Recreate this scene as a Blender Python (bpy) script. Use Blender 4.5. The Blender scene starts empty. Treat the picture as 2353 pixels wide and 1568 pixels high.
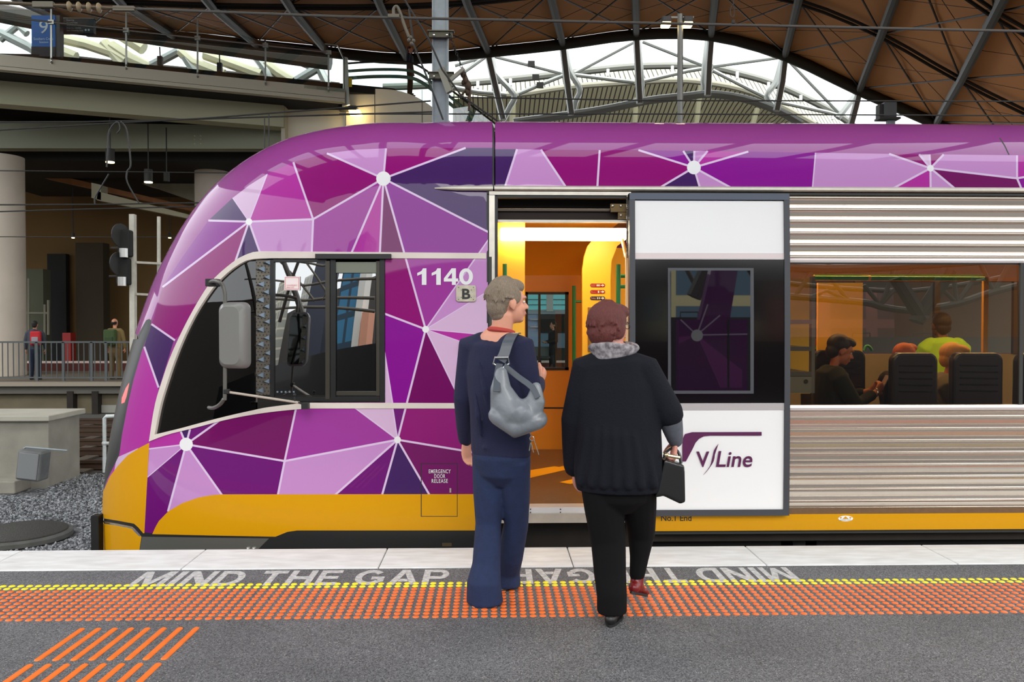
import bpy, bmesh, math, random
import numpy as np
from mathutils import Vector, Matrix
from mathutils.geometry import delaunay_2d_cdt
random.seed(7)
SC = bpy.context.scene
COL = SC.collection
# ------------------------------------------------------------------ camera
FPX = 1900.0; CAMZ = 1.486
YAW = math.atan(45/FPX); PIT = math.atan(34/FPX)
cam_d = bpy.data.cameras.new('camera'); cam = bpy.data.objects.new('camera', cam_d); COL.objects.link(cam)
cam_d.sensor_width = 36.0; cam_d.lens = 36.0*FPX/2353.0; cam_d.clip_end = 400
cam.location = (0, 0, CAMZ)
cam.rotation_euler = (math.pi/2-PIT, 0, -YAW)
SC.camera = cam
# ------------------------------------------------------------------ sky, sun, exposure
wd = bpy.data.worlds.new('sky'); SC.world = wd; wd.use_nodes = True
wn = wd.node_tree.nodes; bg = wn['Background']
bg.inputs[0].default_value = (0.93, 0.97, 1.0, 1); bg.inputs[1].default_value = 1.2
sun_d = bpy.data.lights.new('sun', 'SUN'); sun_d.energy = 1.3; sun_d.angle = math.radians(45); sun_d.color = (1, 0.96, 0.9)
sun = bpy.data.objects.new('sun', sun_d); COL.objects.link(sun)
sun.rotation_euler = (math.radians(48), 0, math.radians(20))
SC.view_settings.view_transform = 'Standard'; SC.view_settings.look = 'None'
SC.view_settings.exposure = 1.2; SC.view_settings.gamma = 1.0
SC.view_settings.use_curve_mapping = False
# ------------------------------------------------------------------ pixel rays
_fw = np.array([math.sin(YAW)*math.cos(PIT), math.cos(YAW)*math.cos(PIT), -math.sin(PIT)])
_rt = np.array([math.cos(YAW), -math.sin(YAW), 0.0]); _up = np.cross(_rt, _fw)
CAMP = np.array([0, 0, CAMZ])
def ray(px, py):
    d = _fw*FPX+_rt*(px-1176.5)-_up*(py-784.0)
    return d/d[1]
def at(px, py, Y):
    return Vector(CAMP+ray(px, py)*Y)
def onz(px, py, z):
    d = ray(px, py); return Vector(CAMP+d*((z-CAMZ)/d[2]))
# ------------------------------------------------------------------ materials
def lin(c):
    return tuple(((v/255)/12.92 if v/255 <= .04045 else ((v/255+.055)/1.055)**2.4) for v in c)+(1,)
MC = {}
def mat(name, rgb=(128, 128, 128), rough=.5, metal=0, spec=.5, coat=0, noise=0, nscale=8, bump=0, bscale=60, emit=None, estr=0, coat_rough=.05, rgb2=None, stretch=None):
    if name in MC: return MC[name]
    m = bpy.data.materials.new(name); m.use_nodes = True; nt = m.node_tree; b = nt.nodes['Principled BSDF']
    c = lin(rgb)
    b.inputs['Base Color'].default_value = c; b.inputs['Roughness'].default_value = rough
    b.inputs['Metallic'].default_value = metal; b.inputs['Specular IOR Level'].default_value = spec
    b.inputs['Coat Weight'].default_value = coat; b.inputs['Coat Roughness'].default_value = coat_rough
    if emit:
        b.inputs['Emission Color'].default_value = lin(emit); b.inputs['Emission Strength'].default_value = estr
    if noise or bump:
        tc = nt.nodes.new('ShaderNodeTexCoord'); src = tc.outputs['Object']
        if stretch:
            mp = nt.nodes.new('ShaderNodeMapping'); mp.inputs['Scale'].default_value = stretch
            nt.links.new(src, mp.inputs[0]); src = mp.outputs[0]
    if noise:
        n = nt.nodes.new('ShaderNodeTexNoise'); n.inputs['Scale'].default_value = nscale; n.inputs['Detail'].default_value = 6
        nt.links.new(src, n.inputs['Vector'])
        r = nt.nodes.new('ShaderNodeValToRGB'); r.color_ramp.elements[0].position = .3; r.color_ramp.elements[1].position = .7
        c2 = lin(rgb2) if rgb2 else tuple(v*(1-noise) for v in c[:3])+(1,)
        r.color_ramp.elements[0].color = c2; r.color_ramp.elements[1].color = c
        nt.links.new(n.outputs[0], r.inputs[0]); nt.links.new(r.outputs[0], b.inputs['Base Color'])
    if bump:
        n2 = nt.nodes.new('ShaderNodeTexNoise'); n2.inputs['Scale'].default_value = bscale; n2.inputs['Detail'].default_value = 4
        nt.links.new(src, n2.inputs['Vector'])
        bp = nt.nodes.new('ShaderNodeBump'); bp.inputs['Strength'].default_value = bump; bp.inputs['Distance'].default_value = .01
        nt.links.new(n2.outputs[0], bp.inputs['Height']); nt.links.new(bp.outputs[0], b.inputs['Normal'])
    MC[name] = m; return m
def glass(name, tint=(200, 210, 205), refl=.06, grough=0.0, ior=1.5, gcol=(255, 255, 255)):
    if name in MC: return MC[name]
    m = bpy.data.materials.new(name); m.use_nodes = True; nt = m.node_tree; N = nt.nodes; L = nt.links
    N.remove(N['Principled BSDF']); out = N['Material Output']
    tr = N.new('ShaderNodeBsdfTransparent'); tr.inputs[0].default_value = lin(tint)
    gl = N.new('ShaderNodeBsdfGlossy'); gl.inputs['Roughness'].default_value = grough; gl.inputs[0].default_value = lin(gcol)
    fr = N.new('ShaderNodeFresnel'); fr.inputs[0].default_value = ior
    ad = N.new('ShaderNodeMath'); ad.operation = 'ADD'; ad.inputs[1].default_value = refl; ad.use_clamp = True
    mx = N.new('ShaderNodeMixShader')
    L.new(fr.outputs[0], ad.inputs[0]); L.new(ad.outputs[0], mx.inputs[0]); L.new(tr.outputs[0], mx.inputs[1]); L.new(gl.outputs[0], mx.inputs[2])
    L.new(mx.outputs[0], out.inputs[0]); MC[name] = m; return m
def paint(name, rgb, k=.9):
    m = mat(name, tuple(v*k for v in rgb), rough=.5, spec=.1, coat=.65, coat_rough=.03); m.node_tree.nodes['Principled BSDF'].inputs['Coat IOR'].default_value = 1.5; return m
M = dict(
 roofp=paint('roof_purple', (158, 62, 148)), dark=paint('livery_indigo', (66, 26, 98)), lil=paint('livery_lilac', (206, 146, 210)),
 pal=paint('livery_pale_lilac', (224, 188, 224)), pink=paint('livery_pink', (186, 48, 165)), mag=paint('livery_magenta', (148, 0, 118)),
 viv=paint('livery_violet', (142, 10, 152)), plum=paint('livery_plum', (118, 4, 98)), pur=paint('livery_purple', (112, 6, 118)),
 mid=paint('livery_orchid', (164, 56, 160)), line=paint('livery_line', (232, 205, 240)), dot=paint('livery_dot', (250, 250, 252)),
 yel=mat('livery_yellow', (206, 146, 0), .55, spec=.1, coat=.2, coat_rough=.12), blk=mat('rubber_black', (22, 22, 22), .5),
 silver=mat('skirt_silver', (118, 118, 112), .35, .6), chrome=mat('chrome_line', (220, 220, 215), .2, .9),
 wscr=mat('windscreen_grey', (24, 24, 22), .4, spec=.3), redl=mat('tail_lamp_red', (190, 30, 30), .3, emit=(255, 40, 40), estr=.7),
 white=mat('door_white', (236, 236, 236), .35, coat=.3), trim=mat('trim_cream', (216, 206, 196), .5, noise=.12, nscale=5),
 alu=mat('aluminium', (196, 190, 178), .35, .75, noise=.15, nscale=14), steel=mat('fluted_steel', (214, 204, 192), .16, .85),
 rub=mat('door_rubber', (58, 60, 66), .45), bglass=mat('black_glass', (14, 12, 13), .10, spec=.5),
 asph=None, yint=mat('interior_yellow', (250, 204, 66), .45), ybr=mat('interior_yellow_shaded', (208, 138, 18), .45), grn=mat('handrail_green', (0, 130, 72), .35, coat=.4),  # amber is the interior yellow with its shade mixed into the colour
 dkgrey=mat('dark_grey', (48, 48, 46), .6), under=mat('underframe_brown', (38, 30, 22), .8, noise=.4, nscale=6),
 tubed=mat('roof_tube_grey', (44, 40, 32), .6), tubel=mat('truss_tube_silver', (150, 154, 150), .35, .3), cable=mat('cable_black', (28, 24, 20), .5),
 mast=mat('galvanised_mast', (146, 156, 160), .5, .2, noise=.15, nscale=12), wire=mat('wire_dark', (40, 40, 38), .5),
 conc=mat('concrete', (150, 146, 134), .9, noise=.25, nscale=2.5, bump=.2), concd=mat('concrete_stained', (104, 98, 84), .9, noise=.35, nscale=1.5, bump=.2),
 beam=mat('bridge_beam', (178, 177, 148), .7), fascia=mat('bridge_fascia', (190, 184, 164), .5, .1), black=mat('black_steel', (20, 20, 18), .8),  # near-black steel shared by soffits, wheels and signal heads
 ora=mat('tactile_orange', (240, 108, 30), .45, coat=.2, noise=.2, nscale=9), orb=mat('tactile_bar_orange', (238, 116, 30), .5, noise=.15, nscale=9), yelt=mat('tactile_yellow', (240, 220, 20), .45, coat=.2),
)
# ------------------------------------------------------------------ mesh builder
class MB:
    def __init__(s): s.v = []; s.f = []; s.m = []; s.mi = 0
    def add(s, vs, fs):
        o = len(s.v); s.v += [tuple(v) for v in vs]; s.f += [tuple(i+o for i in f) for f in fs]; s.m += [s.mi]*len(fs); return s
    def box(s, c, d, rz=0, R=None):
        c = Vector(c); h = [x/2 for x in d]
        if R is None: R = Matrix.Rotation(rz, 3, 'Z')
        vs = [c+R@Vector((sx*h[0], sy*h[1], sz*h[2])) for sz in (-1, 1) for sy in (-1, 1) for sx in (-1, 1)]
        return s.add(vs, [(0, 2, 3, 1), (4, 5, 7, 6), (0, 1, 5, 4), (2, 6, 7, 3), (0, 4, 6, 2), (1, 3, 7, 5)])
    def beam(s, a, b, w, h, up=(0, 0, 1)):
        a = Vector(a); b = Vector(b); z = (b-a); L = z.length; z.normalize(); u = Vector(up)
        x = z.cross(u)
        if x.length < 1e-4: x = Vector((1, 0, 0))
        x.normalize(); y = x.cross(z)
        R = Matrix((x, z, -y)).transposed() if False else Matrix((x, y, z)).transposed()
        return s.box((a+b)/2, (w, h, L), R=R)
    def tube(s, pts, r, n=10, cap=True, closed=False):
        P = [Vector(p) for p in pts]; k = len(P); rr = r if isinstance(r, (list, tuple)) else [r]*k
        vs = []; nrm = None
        for i, p in enumerate(P):
            if closed: t = P[(i+1) % k]-P[i-1]
            else: t = P[min(i+1, k-1)]-P[max(i-1, 0)]
            t.normalize()
            if nrm is None:
                nrm = t.orthogonal().normalized()
            else:
                nrm = (nrm-t*nrm.dot(t)); nrm = nrm.normalized() if nrm.length > 1e-6 else t.orthogonal().normalized()
            bn = t.cross(nrm)
            for j in range(n):
                a = 2*math.pi*j/n; vs.append(p+(nrm*math.cos(a)+bn*math.sin(a))*rr[i])
        fs = []
        for i in range(k if closed else k-1):
            i2 = (i+1) % k
            for j in range(n):
                fs.append((i*n+j, i*n+(j+1) % n, i2*n+(j+1) % n, i2*n+j))
        if cap and not closed:
            fs.append(tuple(range(n-1, -1, -1))); fs.append(tuple((k-1)*n+j for j in range(n)))
        return s.add(vs, fs)
    def lathe(s, prof, c=(0, 0, 0), n=16, R=None):
        c = Vector(c); vs = []
        for r, z in prof:
            for j in range(n):
                a = 2*math.pi*j/n; v = Vector((r*math.cos(a), r*math.sin(a), z))
                if R is not None: v = R@v
                vs.append(c+v)
        k = len(prof); fs = [(i*n+j, i*n+(j+1) % n, (i+1)*n+(j+1) % n, (i+1)*n+j) for i in range(k-1) for j in range(n)]
        fs.append(tuple(range(n-1, -1, -1))); fs.append(tuple((k-1)*n+j for j in range(n)))
        return s.add(vs, fs)
    def ball(s, c, r, n=16, m=10, R=None):
        if not isinstance(r, (tuple, list)): r = (r, r, r)
        c = Vector(c); vs = []
        for i in range(m+1):
            t = math.pi*i/m
            for j in range(n):
                a = 2*math.pi*j/n; v = Vector((r[0]*math.sin(t)*math.cos(a), r[1]*math.sin(t)*math.sin(a), -r[2]*math.cos(t)))
                if R is not None: v = R@v
                vs.append(c+v)
        fs = []
        for i in range(m):
            for j in range(n):
                fs.append((i*n+j, i*n+(j+1) % n, (i+1)*n+(j+1) % n, (i+1)*n+j))
        return s.add(vs, fs)
    def prism(s, poly, off):
        """poly: list of 3D points, off: extrusion vector"""
        P = [Vector(p) for p in poly]; n = len(P); off = Vector(off)
        vs = P+[p+off for p in P]
        return s.add(vs, [tuple(range(n)), tuple(range(2*n-1, n-1, -1))]+[(i, i+n, (i+1) % n+n, (i+1) % n) for i in range(n)])
    def grid(s, rows, closed=False):
        k = len(rows[0]); vs = [p for r in rows for p in r]; fs = []
        for i in range(len(rows)-1):
            for j in range(k if closed else k-1):
                fs.append((i*k+j, i*k+(j+1) % k, (i+1)*k+(j+1) % k, (i+1)*k+j))
        return s.add(vs, fs)
    def build(s, name, mats, parent=None, smooth=False, bevel=0, fix=True):
        me = bpy.data.meshes.new(name); me.from_pydata(s.v, [], s.f); me.validate()
        if fix or bevel:
            bm = bmesh.new(); bm.from_mesh(me)
            bmesh.ops.remove_doubles(bm, verts=bm.verts, dist=1e-5)
            if fix: bmesh.ops.recalc_face_normals(bm, faces=bm.faces)
            bm.to_mesh(me); bm.free()
        if not isinstance(mats, (list, tuple)): mats = [mats]
        for m in mats: me.materials.append(m)
        if len(mats) > 1 and len(me.polygons) == len(s.m):
            me.polygons.foreach_set('material_index', s.m)
        if smooth: shade(me)
        o = bpy.data.objects.new(name, me); COL.objects.link(o)
        if bevel:
            bv = o.modifiers.new('bevel', 'BEVEL'); bv.width = bevel; bv.segments = 2; bv.limit_method = 'ANGLE'; bv.angle_limit = .6
        if parent is not None: adopt(o, parent)
        return o
def shade(me, ang=40):
    me.polygons.foreach_set('use_smooth', [True]*len(me.polygons))
    bm = bmesh.new(); bm.from_mesh(me); a = math.radians(ang)
    for e in bm.edges:
        if len(e.link_faces) == 2 and e.calc_face_angle(0) > a: e.smooth = False
    bm.to_mesh(me); bm.free()
def wloc(o):
    l = Vector(o.location)
    while o.parent is not None: o = o.parent; l += Vector(o.location) if False else Vector((0, 0, 0))
    return l
def adopt(o, parent):
    o.parent = parent
    # parts are authored in world coordinates; the root is an un-rotated Empty at its base
    root = parent
    if parent.type == 'EMPTY': o.matrix_parent_inverse = Matrix.Translation(-Vector(parent.location))
    else: o.matrix_parent_inverse = Matrix.Identity(4)
def tag(o, label, cat, group=None, kind=None):
    if label: o['label'] = label
    if cat: o['category'] = cat
    if group: o['group'] = group
    if kind: o['kind'] = kind
    return o
def thing(name, label, cat, loc=(0, 0, 0), group=None):
    o = bpy.data.objects.new(name, None); COL.objects.link(o); o.location = loc; o.empty_display_size = .1
    return tag(o, label, cat, group)
def struct(o, label=None, cat=None):
    o['kind'] = 'structure'
    if label: o['label'] = label
    if cat: o['category'] = cat
    return o
def dup(o, loc=None, label=None, group=None, parent=None):
    c = o.copy(); COL.objects.link(c); c.parent = parent
    for ch in list(o.children): dup(ch, parent=c)
    if loc is not None: c.location = loc
    if label: c['label'] = label
    if group: c['group'] = group
    return c
def text_v(body, bold=0, shear=0, space=1):
    cu = bpy.data.curves.new('t', 'FONT'); cu.body = body; cu.size = 1; cu.offset = bold; cu.shear = shear; cu.space_character = space; cu.resolution_u = 4
    cu.align_x = 'LEFT'
    o = bpy.data.objects.new('t', cu); COL.objects.link(o)
    dg = bpy.context.evaluated_depsgraph_get(); me = bpy.data.meshes.new_from_object(o.evaluated_get(dg))
    V = [(v.co.x, v.co.y) for v in me.vertices]; F = [tuple(p.vertices) for p in me.polygons]
    bpy.data.objects.remove(o); bpy.data.curves.remove(cu); bpy.data.meshes.remove(me)
    xs = [v[0] for v in V]; ys = [v[1] for v in V]; x0, x1_, y0, y1 = min(xs), max(xs), min(ys), max(ys)
    return [((x-x0)/(x1_-x0), (y-y0)/(y1-y0)) for x, y in V], F
def text_plane(name, body, fn, m, parent, **k):
    """fn(u,v)->world point"""
    V, F = text_v(body, **k); b = MB(); b.add([fn(u, v) for u, v in V], F)
    return b.build(name, m, parent, fix=False)
def text_px(name, body, x0, y0, x1_, y1, Y, m, parent, **k):
    return text_plane(name, body, lambda u, v: at(x0+(x1_-x0)*u, y1+(y0-y1)*v, Y), m, parent, **k)
# ================================================================== TRAIN BODY SURFACE
Yc = 7.15; X1 = -.05; Z1 = 2.2; PP = 2.4; RR = 2.2
THN = np.radians([0, 12, 24, 36, 48, 60, 70, 80, 90, 100]); ZNN = np.array([-.9, -.3, .1, .4, .8, 1.2, 1.6, 1.9, 2.2])
RN = np.array([2.5764, 2.2647, 1.9105, 1.544, 1.2769, 1.096, 1.020, .9765, .9628, .9765])
XN = np.array([3.137, 3.1894, 3.1868, 3.1558, 3.079, 2.9775, 2.8521, 2.735, 2.5764])
def pch(xs, ys, x):
    x = np.asarray(x, float); i = np.clip(np.searchsorted(xs, x)-1, 0, len(xs)-2)
    m = np.gradient(ys, xs); h = xs[i+1]-xs[i]; t = np.clip((x-xs[i])/h, 0, 1)
    return (2*t**3-3*t**2+1)*ys[i]+(t**3-2*t**2+t)*h*m[i]+(-2*t**3+3*t**2)*ys[i+1]+(t**3-t**2)*h*m[i+1]
def Wd(z):
    z = np.asarray(z, float); return 1.45-.016*(z-.9)**2*np.where(z > .9, 1, .6)
def qf(x, z):
    x = np.asarray(x, float); z = np.asarray(z, float)
    r = np.hypot(X1-x, z-Z1); th = np.arctan2(z-Z1, X1-x)
    a = r/pch(THN, RN, np.clip(th, 0, np.pi/2)); b = (X1-x)/pch(ZNN, XN, np.clip(z, -.9, Z1)); c = (z-Z1)/RN[8]
    return np.where((x < X1) & (z > Z1), a, np.where(x < X1, b, np.where(z > Z1, c, 0)))
def Gf(x, y, z): return (np.abs(y-Yc)/Wd(np.minimum(z, Z1)))**RR+np.maximum(qf(x, z), 0)**PP
def Sf(x, z):
    q = np.clip(qf(x, z), 0, 1); return Yc-Wd(np.minimum(z, Z1))*(1-q**PP)**(1/RR)
_ys = np.linspace(5.45, 8.2, 220)
def hitxz(px, py):
    d = ray(px, py)
    g = Gf(d[0]*_ys, _ys, CAMZ+d[2]*_ys)-1
    neg = np.nonzero(g < 0)[0]
    if len(neg) and neg[0] > 0:
        a, b = _ys[neg[0]-1], _ys[neg[0]]
        for _ in range(26):
            m = (a+b)/2
            if Gf(d[0]*m, m, CAMZ+d[2]*m) < 1: b = m
            else: a = m
        return d[0]*a, CAMZ+d[2]*a
    k = int(g.argmin()); x, z = d[0]*_ys[k], CAMZ+d[2]*_ys[k]
    q = max(float(qf(x, z)), .2); s = 1.25/q   # beyond the outline: push out of the domain
    if x < X1 and z > Z1: return X1+(x-X1)*s, Z1+(z-Z1)*s
    if x < X1: return X1+(x-X1)*s, z
    return x, Z1+(z-Z1)*s
def hit(px, py, off=0.0):
    x, z = hitxz(px, py); n = nrm(x, z); p = Vector((x, float(Sf(x, z)), z))
    return p+n*off
def nrm(x, z):
    x = float(x); z = float(z); y = float(Sf(x, z)); e = 1e-4
    g = Vector((float(Gf(x+e, y, z)-Gf(x-e, y, z)), float(Gf(x, y+e, z)-Gf(x, y-e, z)), float(Gf(x, y, z+e)-Gf(x, y, z-e))))
    return g.normalized() if g.length > 1e-9 else Vector((0, -1, 0))
def dens(poly, step=14, closed=True):
    out = []; n = len(poly)
    for i in range(n if closed else n-1):
        a = poly[i]; b = poly[(i+1) % n]; L = math.hypot(b[0]-a[0], b[1]-a[1]); k = max(1, int(math.ceil(L/step)))
        for j in range(k): out.append((a[0]+(b[0]-a[0])*j/k, a[1]+(b[1]-a[1])*j/k))
    if not closed: out.append(poly[-1])
    return out
def smoothpoly(pts, n=4):
    """catmull-rom through open list"""
    P = [pts[0]]+list(pts)+[pts[-1]]; out = []
    for i in range(1, len(P)-2):
        p0, p1, p2, p3 = [np.array(p, float) for p in P[i-1:i+3]]
        for j in range(n):
            t = j/n; out.append(tuple(.5*((2*p1)+(-p0+p2)*t+(2*p0-5*p1+4*p2-p3)*t*t+(-p0+3*p1-3*p2+p3)*t**3)))
    out.append(tuple(pts[-1])); return out
def pip(X, Z, poly):
    ins = np.zeros(len(X), bool); n = len(poly)
    for i in range(n):
        x0, z0 = poly[i]; x1_, z1_ = poly[(i+1) % n]
        if z0 == z1_: continue
        c = ((z0 > Z) != (z1_ > Z)) & (X < (x1_-x0)*(Z-z0)/(z1_-z0)+x0)
        ins ^= c
    return ins
def skin(name, outline, holes, polys, base, mats, parent, grid=.07, contours=True, off=0.0, mirror=False, xr=None):
    """triangulates the (x,z) domain with the painted shapes as constraints, lifts it onto the body surface"""
    V = []; E = []
    def loop(pl):
        o = len(V)
        for p in pl: V.append(Vector(p))
        n = len(pl)
        for i in range(n): E.append((o+i, o+(i+1) % n))
    loop(outline)
    for h in holes: loop(h)
    for mi, pl in polys: loop(pl)
    ox = [p[0] for p in outline]; oz = [p[1] for p in outline]
    gx = np.arange(min(ox), max(ox), grid); gz = np.arange(min(oz), max(oz), grid)
    GX, GZ = np.meshgrid(gx, gz); GX = GX.ravel()+.0013; GZ = GZ.ravel()+.0011
    ok = pip(GX, GZ, outline) & (qf(GX, GZ) < .9)
    for x, z in zip(GX[ok], GZ[ok]): V.append(Vector((x, z)))
    if contours:
        for q in (.9, .94, .97, .985, .995):
            pts = profile(q, min(ox), max(ox), min(oz)); P = np.array(pts); k = pip(P[:, 0], P[:, 1], outline)
            for p, t in zip(pts, k):
                if t: V.append(Vector(p))
    r = delaunay_2d_cdt(V, E, [], 0, 1e-5)
    vo, fo = r[0], r[2]
    vx = np.array([v.x for v in vo]); vz = np.array([v.y for v in vo])
    F = [f for f in fo]; cx = np.array([sum(vx[i] for i in f)/len(f) for f in F]); cz = np.array([sum(vz[i] for i in f)/len(f) for f in F])
    keep = pip(cx, cz, outline)
    for h in holes: keep &= ~pip(cx, cz, h)
    mi = np.full(len(F), base)
    for m, pl in polys: mi[pip(cx, cz, pl)] = m
    F = [F[i] for i in range(len(F)) if keep[i]]; mi = mi[keep]
    used = sorted({i for f in F for i in f}); re = {u: k for k, u in enumerate(used)}
    Y = Sf(vx[used], vz[used]); N = [nrm(vx[u], vz[u]) for u in used]
    P = []
    for k, u in enumerate(used):
        p = Vector((vx[u], Y[k], vz[u]))+N[k]*off
        if mirror: p.y = 2*Yc-p.y; N[k] = Vector((N[k].x, -N[k].y, N[k].z))
        P.append(p)
    FF = []
    for f in F:
        g = tuple(re[i] for i in f); a, b, c = P[g[0]], P[g[1]], P[g[2]]
        n = (b-a).cross(c-a)
        if n.dot(N[g[0]]) < 0: g = g[::-1]
        FF.append(g)
    me = bpy.data.meshes.new(name); me.from_pydata([tuple(p) for p in P], [], FF)
    for m in mats: me.materials.append(m)
    me.polygons.foreach_set('material_index', [int(v) for v in mi]); me.polygons.foreach_set('use_smooth', [True]*len(FF)); me.update()
    me.normals_split_custom_set_from_vertices([tuple(n) for n in N])
    o = bpy.data.objects.new(name, me); COL.objects.link(o); adopt(o, parent); return o
def profile(q, xmin, xmax, zmin):
    pts = []
    for z in np.arange(zmin, Z1, .05): pts.append((X1-q*float(pch(ZNN, XN, z)), z))
    for t in np.linspace(0, np.pi/2, 50):
        r = q*float(pch(THN, RN, t)); pts.append((X1-r*math.cos(t), Z1+r*math.sin(t)))
    x = X1+.05
    while x < xmax-.01: pts.append((x, Z1+q*RN[8])); x += .05
    return pts
XZ = lambda pl: [hitxz(*p) for p in dens(pl)]
# ------------------------------------------------------------------ livery drawn as flat shapes
A = (881, 410.5); B = (572, 509.5); Cj = (719.5, 504); D = (978, 757); Eb = (427.7, 1021.6); Fb = (913.5, 1011); Gj = (654, 1060)
Nn = (1594.5, 385); K = (2138, 386.7)
WIN_IN = smoothpoly([(357, 999), (370, 933), (384.5, 884), (401.7, 832.6), (424.7, 775), (450.5, 723.6), (476, 683), (502, 649), (531, 621.7), (559.6, 603), (582.5, 596), (628, 594)], 3)+[(885, 594), (885, 925)]+smoothpoly([(700, 926), (617, 936), (582.5, 943), (531, 954.5), (473.5, 969), (416, 984.7)], 2)
WIN_TOP_OUT = [(344, 1015), (357, 933), (373, 878.5), (391.7, 824), (416, 769.5), (442, 719), (467.7, 675), (490.7, 643), (522, 614.5), (551, 593), (582.5, 580), (602.6, 578)]
WIN_BOT_OUT = [(344, 1015), (387, 999), (444.8, 984.7), (516.5, 966), (582.5, 953), (645.6, 944.5), (709, 939)]
mn = ['roofp', 'dark', 'lil', 'pal', 'pink', 'mag', 'viv', 'plum', 'pur', 'mid', 'line', 'dot', 'yel', 'blk', 'silver', 'chrome', 'wscr', 'redl', 'under']
mi = {k: i for i, k in enumerate(mn)}; LIV = [M[k] for k in mn]
wedge_up = [
 ('viv', [B, (478.7, 507), (420, 590), (373.5, 660)]),
 ('mag', [B, (373.5, 660), (352, 735), (348, 745), (400, 781), (416, 769), (442, 719), (467, 675), (490, 643), (522, 614), (544, 598)]),
 ('dark', [B, (534.5, 455), (478.7, 507)]), ('pal', [B, (614, 400), (574, 425), (534.5, 455)]), ('pink', [B, Cj, (674, 373), (614, 400)]),
 ('mag', [Cj, A, (751, 352.5), (674, 373)]), ('lil', [A, (887, 341), (820, 344), (751, 352.5)]), ('mag', [A, (1070, 340), (887, 341)]),
 ('dark', [A, (1120, 532), (1140, 540), (1140, 340), (1070, 340)]), ('mid', [A, Cj, (716, 590), (805, 590)]), ('pink', [A, (805, 590), (873, 590)]),
 ('plum', [A, (873, 590), (931, 590)]), ('viv', [A, (931, 590), (1090, 590), (1140, 527), (1140, 542), (1120, 532)]),
 ('lil', [B, Cj, (716, 590), (600, 590)]), ('dark', [B, (600, 590), (544, 600)]),
 ('dark', [(348, 745), (400, 781), (365, 895), (331, 797)]),
 ('pink', [(344, 757), (331, 797), (364, 891), (345, 1015), (343, 1022), (240, 1110), (274, 1046), (293, 932), (325, 810)]),
 ('pal', [(318, 1030), (268, 1052), (262, 1085), (300, 1050)]),
 ('mag', [(870, 590), (931, 590), D, (870, 718)]), ('mid', [D, (931, 590), (1092, 590)]), ('lil', [D, (1092, 590), (1140, 530), (1140, 659)]), ('pal', [D, (1140, 659), (1140, 772)]),
 ('pink', [D, (1140, 772), (1140, 813)]), ('pal', [D, (1140, 813), (1140, 940), (1067, 940)]), ('plum', [D, (1067, 940), (932, 940)]), ('viv', [D, (932, 940), (903, 940), (870, 740), (870, 718)]),
 ('pal', [(885, 812), (904, 940), (885, 940)])]
wedge_lo = [
 ('pink', [(343, 1010), (415, 985), Eb, (343, 1032)]), ('lil', [Eb, (343, 1032), (339, 1097)]), ('pur', [Eb, (339, 1097), (331, 1232), (350, 1232), (365, 1198), (386.4, 1175)]),
 ('lil', [Eb, (386, 1176), (419, 1157), (457, 1144), (509, 1137)]), ('pur', [Eb, (509, 1138), (639, 1138), Gj]), ('plum', [Eb, Gj, (680, 935), (514, 960)]),
 ('dark', [Eb, (413, 985), (438, 980)]), ('pur', [Eb, (438, 980), (516, 960)]), ('mid', [Gj, (680, 935), (815, 935), Fb]), ('pal', [Fb, (815, 935), (903, 935)]), ('pur', [Fb, (903, 935), (933, 935)]),
 ('mag', [Fb, (933, 935), (1140, 935), (1140, 1048)]), ('plum', [Fb, (1140, 1048), (1140, 1138), (986, 1138)]), ('dark', [Fb, (986, 1138), (879, 1138)]), ('pur', [Fb, (879, 1138), (771, 1138)]), ('lil', [Fb, (771, 1138), (639, 1138), Gj])]
lines_cab = [(B, (478.7, 507)), (B, (373.5, 660)), (B, (534.5, 455), 2), (B, (614, 400), 2.5), (B, Cj), (B, (541, 600)), (B, (600, 588)), (Cj, (674, 373)), (Cj, A), (Cj, (716, 588)), (A, (751, 352.5)), (A, (887, 341)),
 (A, (1070, 340)), (A, (1125, 535)), (A, (804, 590)), (A, (872.5, 590)), (A, D), (D, (1125, 547), 3), (D, (870, 716)), (D, Fb), (D, (1066, 938), 3), (D, (1130, 664), 2), (D, (1130, 771), 2), (D, (1130, 810), 2),
 ((348, 745), (402, 782.5)), ((331.4, 797), (364.4, 891)), (Eb, (342, 1032), 3), (Eb, (339, 1097), 2), (Eb, (386, 1176)), (Eb, (510, 1138)), (Eb, Gj), (Eb, (518, 957)), (Eb, (412, 984)), (Eb, (439, 977)), (Gj, (681, 935)), (Gj, (638.5, 1138)), (Gj, Fb),
 (Fb, (812, 935), 3), (Fb, (902, 935), 3), (Fb, (1130, 1047)), (Fb, (987, 1138)), (Fb, (878, 1138)), (Fb, (770, 1138)), ((883, 805), (904, 938), 3)]
def lquad(a, b, w=4.6):
    dx, dy = b[0]-a[0], b[1]-a[1]; L = math.hypot(dx, dy); nx, ny = -dy/L*w/2, dx/L*w/2
    return [(a[0]+nx, a[1]+ny), (b[0]+nx, b[1]+ny), (b[0]-nx, b[1]-ny), (a[0]-nx, a[1]-ny)]
def circ(c, r, n=28): return [(c[0]+r*math.cos(2*math.pi*i/n), c[1]+r*math.sin(2*math.pi*i/n)) for i in range(n)]
cabp = [(mi[k], XZ(p)) for k, p in wedge_up+wedge_lo]
cabp += [(mi['line'], XZ(lquad(*l))) for l in lines_cab]
cabp += [(mi['dot'], [hitxz(*p) for p in circ(c, r)]) for c, r in ((A, 16.5), (B, 7.6), (D, 7.8), (Eb, 15.3), (Fb, 7.8))]
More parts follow.
